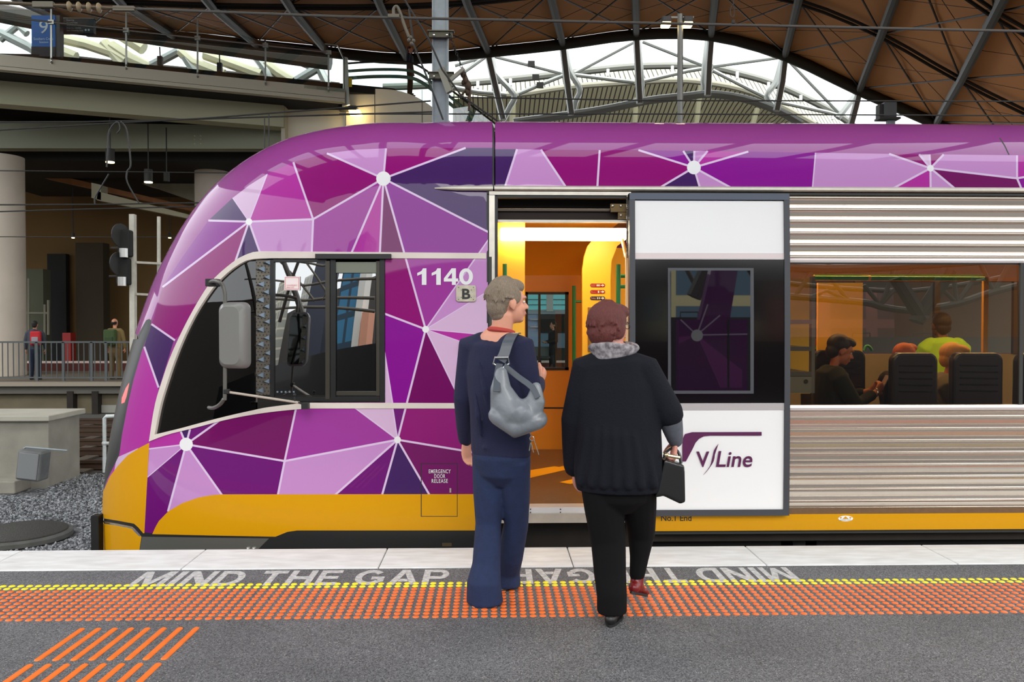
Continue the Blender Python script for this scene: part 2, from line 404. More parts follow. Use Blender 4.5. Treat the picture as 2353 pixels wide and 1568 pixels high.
yel_side = [(350, 1228), (357, 1212), (365, 1198), (387, 1175.5), (419, 1156.5), (457, 1143.5), (485, 1138.5), (511, 1136.5), (1118, 1136), (1140, 1136), (1140, 1219.5), (683, 1219.5), (660, 1223), (645, 1229), (633, 1234), (480, 1231)]
cabp.append((mi['blk'], XZ([(325, 1223), (350, 1226), (480, 1229), (633, 1232), (645, 1227), (660, 1221), (683, 1217), (1140, 1217), (1140, 1330), (300, 1330)])))
cabp.append((mi['yel'], XZ(yel_side)))
yel_front = [(343, 1018), (323, 1028), (293, 1047), (270, 1072), (252.5, 1095), (239, 1126), (222, 1160), (222, 1193), (239, 1193), (270, 1199), (308, 1206), (316, 1214), (325, 1226), (331.7, 1226)]
cabp.append((mi['yel'], XZ(yel_front)))
cabp.append((mi['yel'], XZ([(218, 1196), (239, 1196), (270, 1202), (306, 1210), (312, 1220), (325, 1234), (319, 1272), (317, 1330), (218, 1330)])))
cabp.append((mi['blk'], XZ([(218, 1189), (239, 1192), (270, 1197), (308, 1204), (318, 1213), (329, 1226), (329, 1232), (324, 1232), (311, 1217), (304, 1211), (270, 1204), (239, 1199), (218, 1196)])))
cabp.append((mi['chrome'], XZ([(218, 1197), (239, 1199.5), (270, 1204.5), (304, 1211.5), (311, 1218), (323, 1231), (321, 1234), (308, 1222), (303, 1215.5), (270, 1208.5), (239, 1204), (218, 1201)])))
cabp.append((mi['silver'], XZ([(326, 1234), (618, 1238), (588, 1268), (560, 1330), (321, 1330), (320, 1270)])))
wsr = [(347.7, 737), (344.5, 759), (325, 810), (306, 874), (293.5, 931.6), (280.7, 995.4), (274, 1046), (261.6, 1072), (245.6, 1104), (237, 1130)]
cabp.append((mi['blk'], XZ([(343, 733), (336, 736)]+[(330, 746), (316, 772), (250, 800), (150, 900), (150, 1130)]+wsr[::-1])))
win_ = [(x-5, y) for x, y in wsr]
cabp.append((mi['wscr'], XZ([(338, 742), (333, 750), (318, 780), (240, 800), (150, 900), (150, 1125), (225, 1118)]+win_[1:-1][::-1])))
cabp.append((mi['redl'], XZ([(297, 880), (289, 892), (280, 915), (279, 928), (286, 925), (291, 910)])))
cabp.append((mi['blk'], XZ([(1131.5, 270), (1135.5, 270), (1135.5, 440), (1131.5, 440)])))
# small door for the emergency release, drawn as a fine groove
for q in ([(967, 1065), (969, 1065), (969, 1188), (967, 1188)], [(1050, 1065), (1051.5, 1065), (1051.5, 1188), (1050, 1188)], [(967, 1065), (1051, 1065), (1051, 1066.5), (967, 1066.5)], [(967, 1186.5), (1051, 1186.5), (1051, 1188), (967, 1188)]):
    cabp.append((mi['blk'], XZ(q)))
XS = at(1136, 430, 5.72).x; XD0 = at(1121, 800, 5.7).x; XEND = 9.6
ZR = hitxz(1300, 434)[1]     # gutter height
pf = [p for p in profile(1.0, -4, XS, -.62)]
pf = [(x, z) for x, z in pf if x < XS]
cab_outline = [(XD0, -.62)]+pf+[(XS, Z1+RN[8]), (XS, ZR), (XD0, ZR)]
cab_outline = [p for i, p in enumerate(cab_outline)]
win_hole = [hitxz(*p) for p in dens(WIN_IN)]
TR = thing('passenger_train', 'long purple yellow and silver passenger train standing with its sliding door open', 'train', (0.5, Yc, -1.0))
shell = skin('cab_shell', cab_outline, [win_hole], cabp, mi['roofp'], LIV, TR); shell['label'] = 'rounded purple cab front painted with a lilac and magenta web pattern'
far = skin('far_side_shell', [(XEND, -.3)]+[(x, z) for x, z in profile(1.0, -4, XEND, -.62)]+[(XEND, Z1+RN[8])], [[(.28, .95), (.28, 1.95), (.86, 1.95), (.86, .95)], [(2.9, 1.2), (2.9, 1.95), (9.2, 1.95), (9.2, 1.2)]], [], 0, [M['roofp']], TR, grid=.15, mirror=True)
# roof and pattern band of the saloon
rp = [
 ('dark', [(1130, 343), (1188, 343), (1163, 421), (1160, 440), (1130, 440)]), ('lil', [(1188, 343), (1243, 344), (1296, 423), (1307, 440), (1157, 440), (1163, 421)]), ('mag', [(1243, 344), (1378, 345), (1372, 440), (1307, 440), (1296, 423)]),
 ('mag', [(1378, 345), (1467, 345), Nn, (1520, 430), (1500, 440), (1372, 440)]), ('viv', [Nn, (1467, 345), (1570, 347)]), ('dark', [Nn, (1570, 347), (1595.5, 347)]), ('lil', [Nn, (1595.5, 347), (1626, 347)]), ('pink', [Nn, (1626, 347), (1719.6, 348.5)]),
 ('viv', [Nn, (1719.6, 348.5), (1874, 351), (1866, 445), (1700, 445), (1670, 427)]), ('lil', [Nn, (1695, 441), (1612, 441)]), ('dark', [Nn, (1612, 441), (1500, 441)]),
 ('lil', [(1874, 351), (2043, 353.7), K, (2040, 440), (1866, 445)]), ('mag', [K, (2043, 353.7), (2112, 355)]), ('pal', [K, (2112, 355), (2136, 355)]), ('mag', [K, (2136, 355), (2168.5, 355)]), ('lil', [K, (2168.5, 355), (2337, 357), (2337, 410)]),
 ('plum', [K, (2337, 410), (2352, 445), (2210, 445)]), ('lil', [K, (2206, 445), (2138.6, 445)]), ('pink', [K, (2138.6, 445), (2030, 445)]), ('pink', [(2337, 357), (2480, 359), (2480, 385), (2337, 410)]), ('viv', [(2337, 410), (2480, 385), (2480, 445), (2352, 445)])]
lr = [((1188, 343), (1157, 440)), ((1243, 344), (1307, 440)), ((1378, 345), (1372, 440)), (Nn, (1467, 345)), (Nn, (1570, 347)), (Nn, (1595.5, 347)), (Nn, (1626, 347)), (Nn, (1719.6, 348.5)), (Nn, (1697, 441)), (Nn, (1611, 441)), (Nn, (1500, 441)),
 ((1874, 351), (1866, 445), 3), (K, (2043, 353.7)), (K, (2112, 355)), (K, (2136, 355)), (K, (2168.5, 355)), (K, (2337, 410)), (K, (2208, 445)), (K, (2138.6, 445)), (K, (2030, 445)), ((2337, 357), (2337, 410)), ((2337, 410), (2480, 385)), ((2337, 410), (2352, 445))]
rps = [(mi[k], XZ(p)) for k, p in rp]+[(mi['line'], XZ(lquad(*l))) for l in lr]+[(mi['dot'], [hitxz(*p) for p in circ(c, r)]) for c, r in ((Nn, 15.8), (K, 7.6))]
rps.append((mi['blk'], XZ(lquad((2297, 317), (2308, 334), 3)))); rps.append((mi['blk'], XZ(lquad((2308, 334), (2318.5, 356), 3))))
roof = skin('roof_shell', [(XS+.006, ZR-.01), (XS+.006, Z1+RN[8])]+[(X1+.05*k, Z1+RN[8]) for k in range(2, 400) if XS+.03 < X1+.05*k < XEND-.02]+[(XEND, Z1+RN[8]), (XEND, ZR-.01)], [], rps, mi['roofp'], LIV, TR)
def ys(z): return float(Yc-Wd(z))
def zz(py, Y=5.7): return CAMZ+float(ray(1131, py)[2])*Y
def xx(px, Y=5.7): return float(at(px, 750, Y).x)
# gutter rail
def railsec(x, h, dep):
    y = float(Sf(x, ZR))
    return [(x, y+.02, ZR-h/2), (x, y-dep*.7, ZR-h/2), (x, y-dep, ZR-h*.2), (x, y-dep, ZR+h*.2), (x, y-dep*.5, ZR+h/2), (x, y+.02, ZR+h/2)]
b = MB(); xa = xx(998); b.grid([railsec(xa, .008, .005), railsec(xa+.06, .02, .02), railsec(xa+.16, .033, .028), railsec(xx(1133), .036, .03)], closed=True)
b.build('gutter_rail', M['alu'], TR)
b = MB(); b.grid([railsec(xx(1136), .036, .03), railsec(XEND, .036, .03)], closed=True); b.build('gutter_rail', M['alu'], TR)
b = MB(); b.box(((xx(1120)+XEND)/2, ys(2.3)+.01, ZR-.034), (XEND-xx(1120), .03, .016)); b.build('gutter_shadow_gap', M['blk'], TR)
# window surround ribbons
def ribbon(name, o_, i_, m, th=.007, n=60):
    def rs(pl):
        P = np.array(pl, float); s = np.concatenate([[0], np.cumsum(np.hypot(*np.diff(P, axis=0).T))]); t = np.linspace(0, s[-1], n)
        return list(zip(np.interp(t, s, P[:, 0]), np.interp(t, s, P[:, 1])))
    rows = []
    for a, c in zip(rs(o_), rs(i_)):
        rows.append([hit(*a, -.004), hit(*a, th), hit(*c, th), hit(*c, -.02)])
    b = MB(); b.grid(rows, closed=True); b.add(rows[0], [(0, 1, 2, 3)]); b.add(rows[-1], [(3, 2, 1, 0)])
    return b.build(name, m, TR, smooth=True)
ribbon('window_surround', smoothpoly(WIN_TOP_OUT, 3)+[(885, 580), (1117, 582)], WIN_IN[:34]+[(628, 594), (885, 594), (1117, 595)], M['trim'])
ribbon('window_surround', smoothpoly(WIN_BOT_OUT, 3)+[(1117, 939)], [(357, 999)]+smoothpoly([(416, 984.7), (473.5, 969), (531, 954.5), (582.5, 943), (617, 936), (700, 926)], 3)+[(885, 926), (1117, 927)], M['trim'])
# cab glass
G_cab = glass('cab_glass', (96, 98, 92), .30); G_dark = glass('cab_glass_dark', (70, 70, 64), .02)
def pane(name, poly, m, off): 
    pl = [hitxz(*p) for p in dens(poly)]
    return skin(name, pl, [], [], 0, [m], TR, grid=.12, contours=False, off=off)
iF = [p for p in WIN_IN if p[0] < 588]; top = [p for p in WIN_IN if p[1] < 700 and p[0] <= 590]
pane('cab_corner_window', [p for p in WIN_IN[:34] if p[0] <= 586]+[(586, 596), (586, 942)]+[(582.5, 943), (531, 954.5), (473.5, 969), (416, 984.7)], G_dark, -.012)
pane('cab_lower_window_panel', [(590, 908), (885, 908), (885, 925), (700, 926), (617, 936), (590, 942)], mat('window_panel_black', (24, 23, 21), .25, coat=.6), -.010)
pane('cab_fixed_window', [(628, 600), (757, 600), (757, 914), (628, 914)], G_cab, -.014)
pane('cab_sliding_window', [(772, 628), (862, 628), (862, 905), (772, 905)], G_cab, -.018)
pane('window_vent_plate', [(771, 602), (868, 602), (868, 627), (771, 627)], mat('vent_plate', (112, 116, 102), .5, .2), -.008)
def bar(name, x0, y0, x1_, y1, m, off=.006, dp=.03):
    xs_ = np.linspace(x0, x1_, 5) if x1_-x0 > y1-y0 else [x0, x1_]
    yy = np.linspace(y0, y1, 5) if y1-y0 >= x1_-x0 else [y0, y1]
    rows = []
    if len(yy) > 2:
        for y in yy: rows.append([hit(x0, y, -dp), hit(x0, y, off), hit(x1_, y, off), hit(x1_, y, -dp)])
    else:
        for x in xs_: rows.append([hit(x, y0, -dp), hit(x, y0, off), hit(x, y1, off), hit(x, y1, -dp)])
    b = MB(); b.grid(rows, closed=True); b.add(rows[0], [(0, 1, 2, 3)]); b.add(rows[-1], [(3, 2, 1, 0)])
    return b.build(name, m, TR)
FR = mat('window_frame_bronze', (64, 60, 52), .4, .5)
bar('window_mullion', 748, 600, 758, 918, FR, .004); bar('window_mullion', 759, 597, 771, 918, mat('window_frame_dark', (34, 34, 34), .4, .4), .0); bar('window_frame', 864, 600, 872, 910, FR, -.004); bar('window_frame', 873, 596, 884, 924, mat('window_frame_dark'), .004)
bar('window_frame', 620, 597, 629, 918, mat('window_frame_dark'), -.002); bar('window_frame', 628, 596, 750, 602, mat('window_frame_dark'), -.002); bar('window_frame', 628, 913, 872, 922, mat('window_frame_dark'), 0); bar('window_frame', 772, 900, 866, 909, FR, -.006)
bar('window_drip_ledge', 728, 585, 900, 596, mat('ledge_black', (22, 18, 18), .5), .03, .0)
# punched pillar panel with small pyramids
b = MB(); b.grid([[hit(584, y, -.03), hit(584, y, -.012), hit(623, y, -.012), hit(623, y, -.03)] for y in np.linspace(597, 925, 6)], closed=True); pil = b.build('punched_pillar_panel', mat('punched_panel', (96, 90, 80), .4, .5), TR)
b = MB()
for r in range(42):
    for c in range(5):
        p = hit(588+c*8+(r % 2)*4-1, 603+r*7.6, -.0115); b.tube([p, p+Vector((0, -.001, 0))], .0045, 6)
b.build('punched_hole_rows', M['blk'], pil)
pm = mat('pyramid_blue_grey', (100, 112, 124), .3, .6)
ppts = [(613, 603), (598, 618), (612, 637), (597, 653), (610, 671), (596, 689), (611, 704), (598, 724), (612, 739), (596, 757), (611, 776), (596, 791), (613, 811), (597, 826), (610, 844), (596, 862), (611, 876), (595, 897)]
for x, y in ppts:
    b = MB(); t = hit(x+1, y+1, .03); q = [hit(x+9, y-7, -.012), hit(x-11, y+3, -.012), hit(x+9, y+7, -.012)]
    b.add(q+[t], [(0, 1, 3), (1, 2, 3), (2, 0, 3), (0, 2, 1)]); b.build('pyramid_stud', pm, pil)
# notice on the cab glass
b = MB(); st = b.prism([hit(652, 635, -.008), hit(688, 635, -.008), hit(688, 667, -.008), hit(652, 667, -.008)], (0, .002, 0)).build('window_notice', mat('notice_pink_white', (236, 222, 220), .5), TR)
b = MB()
for (a0, b0, a1, b1) in ((654, 637, 686, 638), (654, 664, 686, 665), (654, 637, 655, 665), (685, 637, 686, 665)):
    b.prism([hit(a0, b0, -.0065), hit(a1, b0, -.0065), hit(a1, b1, -.0065), hit(a0, b1, -.0065)], (0, .001, 0))
b.build('notice_border', mat('notice_red', (200, 110, 110), .5), st)
text_plane('notice_lettering', 'IN AN EMERGENCY\nBREAK GLASS', lambda u, v: hit(658+24*u, 662-8*v, -.0062), mat('notice_red'), st)
# cab interior
b = MB(); x0, x1_ = -2.75, XD0-.02
for q in ((-1.2, 7.1, .1, 2.0, 2.0, .05), (x1_-.02, 7.1, 1.2, .04, 2.5, 2.2), (-.9, 7.1, 2.3, 1.2, 1.6, .04)):
    b.box(q[:3], q[3:])
cl_ = mat('cab_lining_dark', (30, 28, 26), .7)
skin('cab_side_lining', [(XD0-.02, -.3)]+[p for p in profile(.96, -4, XD0-.02, -.3) if p[0] < XD0-.02]+[(XD0-.02, Z1+.9)], [], [], 0, [cl_], TR, grid=.2, mirror=True, off=-.05)
b.build('cab_lining', mat('cab_lining_dark', (30, 28, 26), .7), TR)
b = MB(); b.box((-2.2, 7.1, .75), (.6, 1.8, .06)); b.box((-2.3, 7.1, .45), (.5, 1.7, .6)); b.box((-2.3, 6.6, .9), (.1, .5, .25)); desk = b.build('driver_desk', mat('desk_grey', (86, 88, 82), .5), TR, bevel=.01)
b = MB(); b.box((-1.25, 6.9, .62), (.48, .48, .1)); b.box((-1.02, 6.9, 1.02), (.1, .46, .75)); b.tube([(-1.25, 6.9, .1), (-1.25, 6.9, .6)], .06); b.build('driver_seat', mat('seat_black', (24, 24, 26), .6), TR, bevel=.03)
b = MB(); b.box((-1.55, 6.2, .98), (.22, .1, .12)); con = b.build('radio_console', mat('console_black', (14, 14, 16), .4), TR, bevel=.01)
b = MB()
for k in range(6): b.box((-1.62+.03*k, 6.148, 1.0), (.012, .004, .012))
b.build('console_lamps', mat('screen_blue', (180, 200, 240), .4, emit=(200, 220, 255), estr=1.5), con)

# ================================================================== CARRIAGE SIDE
YD = 5.62  # plane of the sliding door
def box_px(mb, x0, y0, x1_, y1, Y, d, back=True):
    a = at(x0, y0, Y); c = at(x1_, y1, Y)
    mb.box(((a.x+c.x)/2, Y+d/2, (a.z+c.z)/2), (abs(c.x-a.x), d, abs(a.z-c.z))); return mb
# narrow jamb beside the cab
b = MB(); z0, z1_ = zz(1200), zz(437)
def vstrip(x0, x1_, y0, y1, m, off, dp, name):
    rows = [[Vector((xx(x0), ys(z)+dp, z)), Vector((xx(x0), ys(z)-off, z)), Vector((xx(x1_), ys(z)-off, z)), Vector((xx(x1_), ys(z)+dp, z))] for z in np.linspace(zz(y0), zz(y1), 10)]
    b = MB(); b.grid(rows, closed=True); b.add(rows[0], [(0, 1, 2, 3)]); b.add(rows[-1], [(3, 2, 1, 0)])
    return b.build(name, m, TR)
vstrip(1118.5, 1124, 438, 1215, M['blk'], 0, .04, 'door_jamb_seal'); vstrip(1124, 1137, 438, 1200, M['alu'], .004, .05, 'door_jamb'); vstrip(1137, 1144, 448, 1170, M['blk'], -.006, .06, 'door_seal')
vstrip(1124, 1130, 590, 1170, M['dkgrey'], .008, .0, 'door_jamb_edge')
b = MB(); box_px(b, 1124, 440, 1450, 449, ys(2.4)-.01, .05); b.build('door_head_trim', M['alu'], TR)
b = MB(); box_px(b, 1143, 449, 1450, 456, ys(2.4), .05); b.build('door_seal', M['blk'], TR)
# door mechanism above the opening
mech = MB(); box_px(mech, 1143, 456, 1452, 480, 5.90, .1); mech.build('door_gear_recess', M['black'], TR)
b = MB(); box_px(b, 1143, 480, 1452, 486, 5.78, .03); b.build('door_gear_rail', mat('gear_rail', (70, 62, 54), .35, .7), TR)
b = MB(); box_px(b, 1143, 486, 1452, 506, 5.80, .05); b.build('door_gear_brush', mat('gear_brush', (30, 18, 12), .8), TR)
b = MB(); box_px(b, 1143, 505, 1446, 511, 5.76, .05); b.build('door_gear_rail', M['alu'], TR)
b = MB(); box_px(b, 1403, 468, 1450, 488, 5.74, .02); box_px(b, 1420, 488, 1450, 503, 5.74, .02); br = b.build('hanger_bracket', mat('brass_bracket', (96, 78, 46), .45, .6), TR, bevel=.003)
b = MB()
for p in ((1408, 473), (1427, 473), (1427, 495)): b.ball(at(p[0], p[1], 5.735), .010, 10, 6)
b.build('bracket_bolt', M['chrome'], br, smooth=True)
# threshold step
b = MB(); box_px(b, 1138, 1167, 1500, 1180, 5.64, .12); b.build('threshold_plate', mat('threshold_alu', (222, 222, 224), .35, .6), TR)
b = MB(); box_px(b, 1134, 1181, 1500, 1201, 5.62, .1); th = b.build('step_nosing', M['alu'], TR)
b = MB()
for i in range(6):
    for yy in (1171, 1178): b.ball(at(1150+i*69, yy, 5.638), .005, 8, 5)
b.build('threshold_rivets', M['dkgrey'], th)
b = MB(); box_px(b, 1120, 1201, 1500, 1262, 5.86, .1); b.build('under_step_panel', M['under'], TR)
b = MB(); b.prism([hit(1016, 1248, .002), hit(1038, 1248, .002), hit(1038, 1256, .002), hit(1016, 1256, .002)], (0, -.002, 0)); b.build('skirt_label_plate', mat('label_brown', (70, 56, 30), .6), TR)
b = MB()
for px in (571, 584): b.ball(hit(px, 1261, .005), .012, 10, 6)
b.build('skirt_bolts', M['chrome'], TR)
# fluted stainless sides
def fluted(name, y0, y1, x0, x1_, pitch, yl, fz=.007):
    zt, zb = zz(y0), zz(y1); pr = [(zb, .0)]
    z = zz(yl) % pitch
    ks = [zz(yl)+k*pitch for k in range(-30, 30)]
    for r in sorted(ks):
        # r = top of rounded ridge; the flat band leans out below it
        for dz, of in ((-.052, -.002), (-.047, .004), (-.022, .010), (-.012, .011), (-.008, .016), (-.0035, .020), (-.001, .020), (fz, .012), (fz+.0015, .003), (.028, .001)):
            if zb < r+dz < zt: pr.append((r+dz, of))
    pr.append((zt, 0)); pr.sort()
    b = MB(); rows = [[(x, ys(z)-of, z) for z, of in pr] for x in (x0, x1_)]
    b.grid(rows); return b.build(name, M['steel'], TR, fix=False)
xr0 = xx(1812); f1 = fluted('fluted_panel', 446, 592, xx(1440), XEND, .0822, 477); f2 = fluted('fluted_panel', 946, 1172, xx(1440), XEND, .0837, 960, .0057)
for y0, y1, of in ((592, 602, .012), (933, 945, .012)):
    b = MB(); rows = [[(x, ys(z)+.02, z0_), (x, ys(z)-of, z0_), (x, ys(z)-of-.004, (z0_+z1a)/2), (x, ys(z)-of, z1a), (x, ys(z)+.02, z1a)] for x in (xr0, XEND) for z, z0_, z1a in [(zz((y0+y1)/2), zz(y1), zz(y0))]]
    b.grid(rows); b.build('window_band_trim', mat('trim_bright', (226, 218, 216), .3, .35), TR)
b = MB(); b.box(((xr0+XEND)/2, ys(2)+.012, zz(603.5)), (XEND-xr0, .03, .010)); b.build('window_rubber', M['blk'], TR)
b = MB(); box_px(b, 1815, 1172, 4600, 1184, ys(.2)-.004, .03); b.build('lower_sill', M['steel'], TR)
b = MB(); box_px(b, 1502, 1184, 4600, 1203, 5.67, .04); ysr = b.build('yellow_sole_stripe', M['yel'], TR)
text_px('end_marking', 'No.1 End', 1519, 1184, 1589, 1198, 5.668, M['blk'], ysr, bold=.01)
b = MB(); b.prism([at(1943+17*math.cos(t)*(1), 1192+6.5*math.sin(t), 5.669) for t in np.linspace(0, 2*math.pi, 24, endpoint=False)], (0, -.002, 0)); jp = b.build('jacking_point_plate', M['white'], ysr)
b = MB(); b.prism([at(1936, 1193, 5.666), at(1943, 1187, 5.666), at(1950, 1193, 5.666)], (0, -.001, 0)); b.prism([at(1929, 1189, 5.666), at(1935, 1189, 5.666), at(1932, 1193, 5.666)], (0, -.001, 0)); b.prism([at(1951, 1189, 5.666), at(1957, 1189, 5.666), at(1954, 1193, 5.666)], (0, -.001, 0)); b.build('jacking_symbol', M['yel'], jp)
text_px('jacking_lettering', 'JACKING POINT', 1930, 1194.5, 1956, 1197.5, 5.666, M['blk'], jp)
b = MB(); box_px(b, 1500, 1203, 4600, 1210, 5.70, .3); b.build('sole_bar', M['dkgrey'], TR)
b = MB(); box_px(b, 1500, 1210, 4600, 1226, 5.78, .3); box_px(b, 1740, 1226, 1990, 1300, 6.0, .5); box_px(b, 1795, 1232, 1876, 1300, 5.9, .2); box_px(b, 2100, 1228, 2360, 1330, 6.0, .5); box_px(b, 1480, 1226, 1700, 1300, 6.1, .5); ug = b.build('underframe_gear', M['under'], TR)
b = MB(); b.tube([at(1836, 1248, 5.90), at(1836, 1248, 5.88)], .045, 16); b.build('axle_cover', M['black'], ug)
b = MB(); box_px(b, 2104, 1234, 2160, 1249, 5.985, .012); fx = b.build('extinguisher_plate', mat('plate_maroon', (50, 12, 10), .6), ug)
b = MB(); 
for q in ((2104, 1234, 2160, 1235), (2104, 1248, 2160, 1249), (2104, 1234, 2105, 1249), (2159, 1234, 2160, 1249)): box_px(b, *q, 5.983, .003)
b.build('plate_border', mat('plate_red', (170, 50, 40), .5), fx); text_px('plate_lettering', 'Fire extinguisher', 2107, 1237, 2156, 1246, 5.982, mat('plate_text', (150, 110, 100), .5), fx)
# underfloor body keeps the light out
b = MB(); b.box(((xx(1130)+XEND)/2, 7.15, .02), (XEND-xx(1130), 2.5, .26)); b.box((-.4, 7.15, -.3), (3.0, 1.6, .5)); b.build('floor_pan', M['black'], TR)
bg_ = thing
# wheels and bogie, seen only as dark shapes below the sole bar
b = MB()
for x in (.6, 2.7): 
    for y in (6.3, 7.8): b.lathe([(.1, -.07), (.42, -.07), (.45, -.05), (.42, .06), (.1, .06)], (x, y, -.64), 28, Matrix.Rotation(math.pi/2, 3, 'X'))
b.build('wheel_set', M['black'], TR)
# saloon window
G_sal = glass('saloon_glass', (190, 182, 168), .05); G_door = glass('door_window_glass', (46, 44, 48), .18, gcol=(255, 240, 250))
b = MB(); rows = [[(x, ys(z)+.002, z) for z in np.linspace(zz(932), zz(605), 8)] for x in (xr0, xx(2346))]; b.grid(rows); b.build('saloon_window', G_sal, TR, smooth=True, fix=False)
b = MB(); rows = [[(x, ys(z)+.002, z) for z in np.linspace(zz(932), zz(605), 8)] for x in (xx(2349), XEND)]; b.grid(rows); b.build('saloon_window', G_sal, TR, smooth=True, fix=False)
b = MB(); box_px(b, 2345.5, 605, 2349.5, 932, 5.695, .02); b.build('window_divider', M['dkgrey'], TR)
# ------------------------------------------------------------------ sliding door
def rect(mb, x0, y0, x1_, y1, Y=YD, d=.02): return box_px(mb, x0, y0, x1_, y1, Y, d)
def bowed(name, x0, y0, x1_, y1, off, m, dp=.03, parent=TR, uv=False):
    """door leaf follows the curve of the side"""
    rows = [[Vector((xx(x0, YD), ys(z)-.075+dp, z)), Vector((xx(x0, YD), ys(z)-.075-off, z)), Vector((xx(x1_, YD), ys(z)-.075-off, z)), Vector((xx(x1_, YD), ys(z)-.075+dp, z))] for z in np.linspace(zz(y1, YD), zz(y0, YD), 8)]
    b = MB(); b.grid(rows, closed=True); b.add(rows[0], [(0, 1, 2, 3)]); b.add(rows[-1], [(3, 2, 1, 0)])
    return b.build(name, m, parent)
leaf = bowed('sliding_door', 1458, 458, 1805, 1176, 0, M['white'], .045); leaf['label'] = 'open white plug door with a black glass band'
bowed('door_rubber_edge', 1447, 441, 1460, 1188, .012, M['rub'], .05, leaf); bowed('door_rubber_edge', 1803, 444, 1816, 1188, .012, M['rub'], .05, leaf)
bowed('door_rubber_edge', 1447, 441, 1815, 456, .014, mat('door_rubber_blue', (62, 74, 92), .4), .05, leaf); bowed('door_rubber_edge', 1447, 1175, 1816, 1189, .012, M['rub'], .05, leaf)
bowed('door_light_strip', 1460, 580, 1803, 594, .003, mat('strip_pinkish', (222, 208, 208), .4), .0, leaf)
bowed('door_black_band', 1460, 595, 1803, 928, .004, M['bglass'], .0, leaf)
bowed('door_light_strip', 1460, 929, 1803, 944, .005, mat('strip_silver', (206, 200, 200), .3, .5), .0, leaf)
wf = bowed('door_window_frame', 1535, 615, 1732, 906, .012, mat('door_window_frame_grey', (66, 68, 74), .4), .0, leaf)
b = MB(); Yw = ys(1.3)-.075-.0135; b.prism([at(1542, 622, Yw), at(1724, 622, Yw), at(1724, 898, Yw), at(1542, 898, Yw)], (0, -.002, 0))
b.build('door_window', mat('door_window_mirror', (20, 19, 21), .015, spec=1.0, coat=1, coat_rough=0.0), wf)
Yl = ys(.7)-.081
def fpoly(name, polys, m, par, Y=Yl):
    b = MB()
    for p in polys: b.prism([at(x, y, Y) for x, y in p], (0, -.002, 0))
    return b.build(name, m, par)
lg = mat('logo_purple', (84, 18, 72), .4)
sw = fpoly('logo_sweep', [[(1750, 993), (1750, 1001.5), (1632, 1001.5), (1617, 1003), (1606, 1009), (1598, 1018), (1591, 1033), (1576, 1061), (1568, 1061), (1568, 1010), (1574, 998), (1590, 993.5)]], lg, leaf)
text_px('logo_lettering', 'V', 1600, 1038, 1630, 1074, Yl-.001, lg, sw, bold=.02)
text_px('logo_lettering', 'Line', 1645, 1037, 1729, 1074, Yl-.001, lg, sw, bold=.012, shear=.18)
fpoly('logo_slash', [smoothpoly([(1651, 1020), (1641, 1035), (1637, 1052), (1631, 1072), (1616, 1092), (1627, 1080), (1640, 1060), (1643, 1040)], 3)[:-1]], lg, sw, Yl-.001)
# numbers and marks on the cab side
def text_hit(name, body, x0, y0, x1_, y1, m, off=.003, **k):
    return text_plane(name, body, lambda u, v: hit(x0+(x1_-x0)*u, y1+(y0-y1)*v, off), m, shell, **k)
D1 = [[(.5, 0), (1, 0), (1, 1), (.62, 1), (.45, .84), (0, .72), (0, .55), (.5, .66)]]
D4 = [[(0, .2), (1, .2), (1, .39), (0, .39)], [(.56, 0), (.84, 0), (.84, 1), (.56, 1)], [(0, .39), (.25, .39), (.57, .74), (.57, 1), (.54, 1)]]
D0 = [[(.5+.5*math.cos(t), .5+.5*math.sin(t)), (.5+.5*math.cos(t+.2618), .5+.5*math.sin(t+.2618)), (.5+.21*math.cos(t+.2618), .5+.3*math.sin(t+.2618)), (.5+.21*math.cos(t), .5+.3*math.sin(t))] for t in np.arange(24)*.2618]
for dg_, x0, x1_ in ((D1, 959, 980), (D1, 992, 1013), (D4, 1020, 1053), (D0, 1055, 1087)):
    b = MB()
    for pl in dg_: b.add([hit(x0+(x1_-x0)*u, 655-38*v, .003) for u, v in pl], [tuple(range(len(pl)))])
    b.build('number_digit', M['dot'], shell)
for i, t in enumerate(('EMERGENCY', 'DOOR', 'RELEASE')):
    w = (50, 25, 37)[i]; text_hit('release_lettering', t, 1010.5-w/2, 1079+i*11, 1010.5+w/2, 1088+i*11, M['dot'], bold=.003, space=1.12)
b = MB(); b.prism([hit(1033, 1122, .001), hit(1037, 1122, .001), hit(1037, 1132, .001), hit(1033, 1132, .001)], (0, -.004, 0)); b.build('release_lock', M['chrome'], shell)
b = MB(); b.prism([hit(x, y, .001) for x, y in ((1051, 656), (1091, 656), (1094, 660), (1094, 690), (1090, 694), (1052, 694), (1048, 690), (1048, 660))], (0, -.012, 0))
pl = b.build('letter_plate', mat('plate_cream', (196, 188, 168), .45, .2, noise=.3, nscale=20), shell, bevel=.003)
text_hit('plate_letter', 'B', 1062, 664, 1081, 688, M['blk'], .0145, bold=.03)
b = MB()
for p in ((1054, 661), (1088, 661), (1054, 689), (1088, 689), (1060, 667), (1083, 667), (1060, 684), (1083, 684)): b.ball(hit(p[0], p[1], .014), .003, 8, 5)
b.build('plate_screws', M['dkgrey'], pl)
def ring(name, px, py, r, m, par):
    c = hit(px, py, .006); b = MB(); b.tube([c+Vector((r*math.cos(t), 0, r*math.sin(t))) for t in np.linspace(0, 2*math.pi, 24, endpoint=False)], r*.25, 8, closed=True); return b.build(name, m, par, smooth=True)
for y in (801, 848):
    r_ = ring('button_ring', 1072, y, .045, mat('button_brass', (170, 140, 40), .4, .3), shell)
    b = MB(); b.lathe([(.034, 0), (.034, .008), (.0, .01)], hit(1072, y, 0), 20, Matrix.Rotation(math.pi/2, 3, 'X')); b.build('door_button', mat('button_blue', (40, 60, 90), .4), r_)
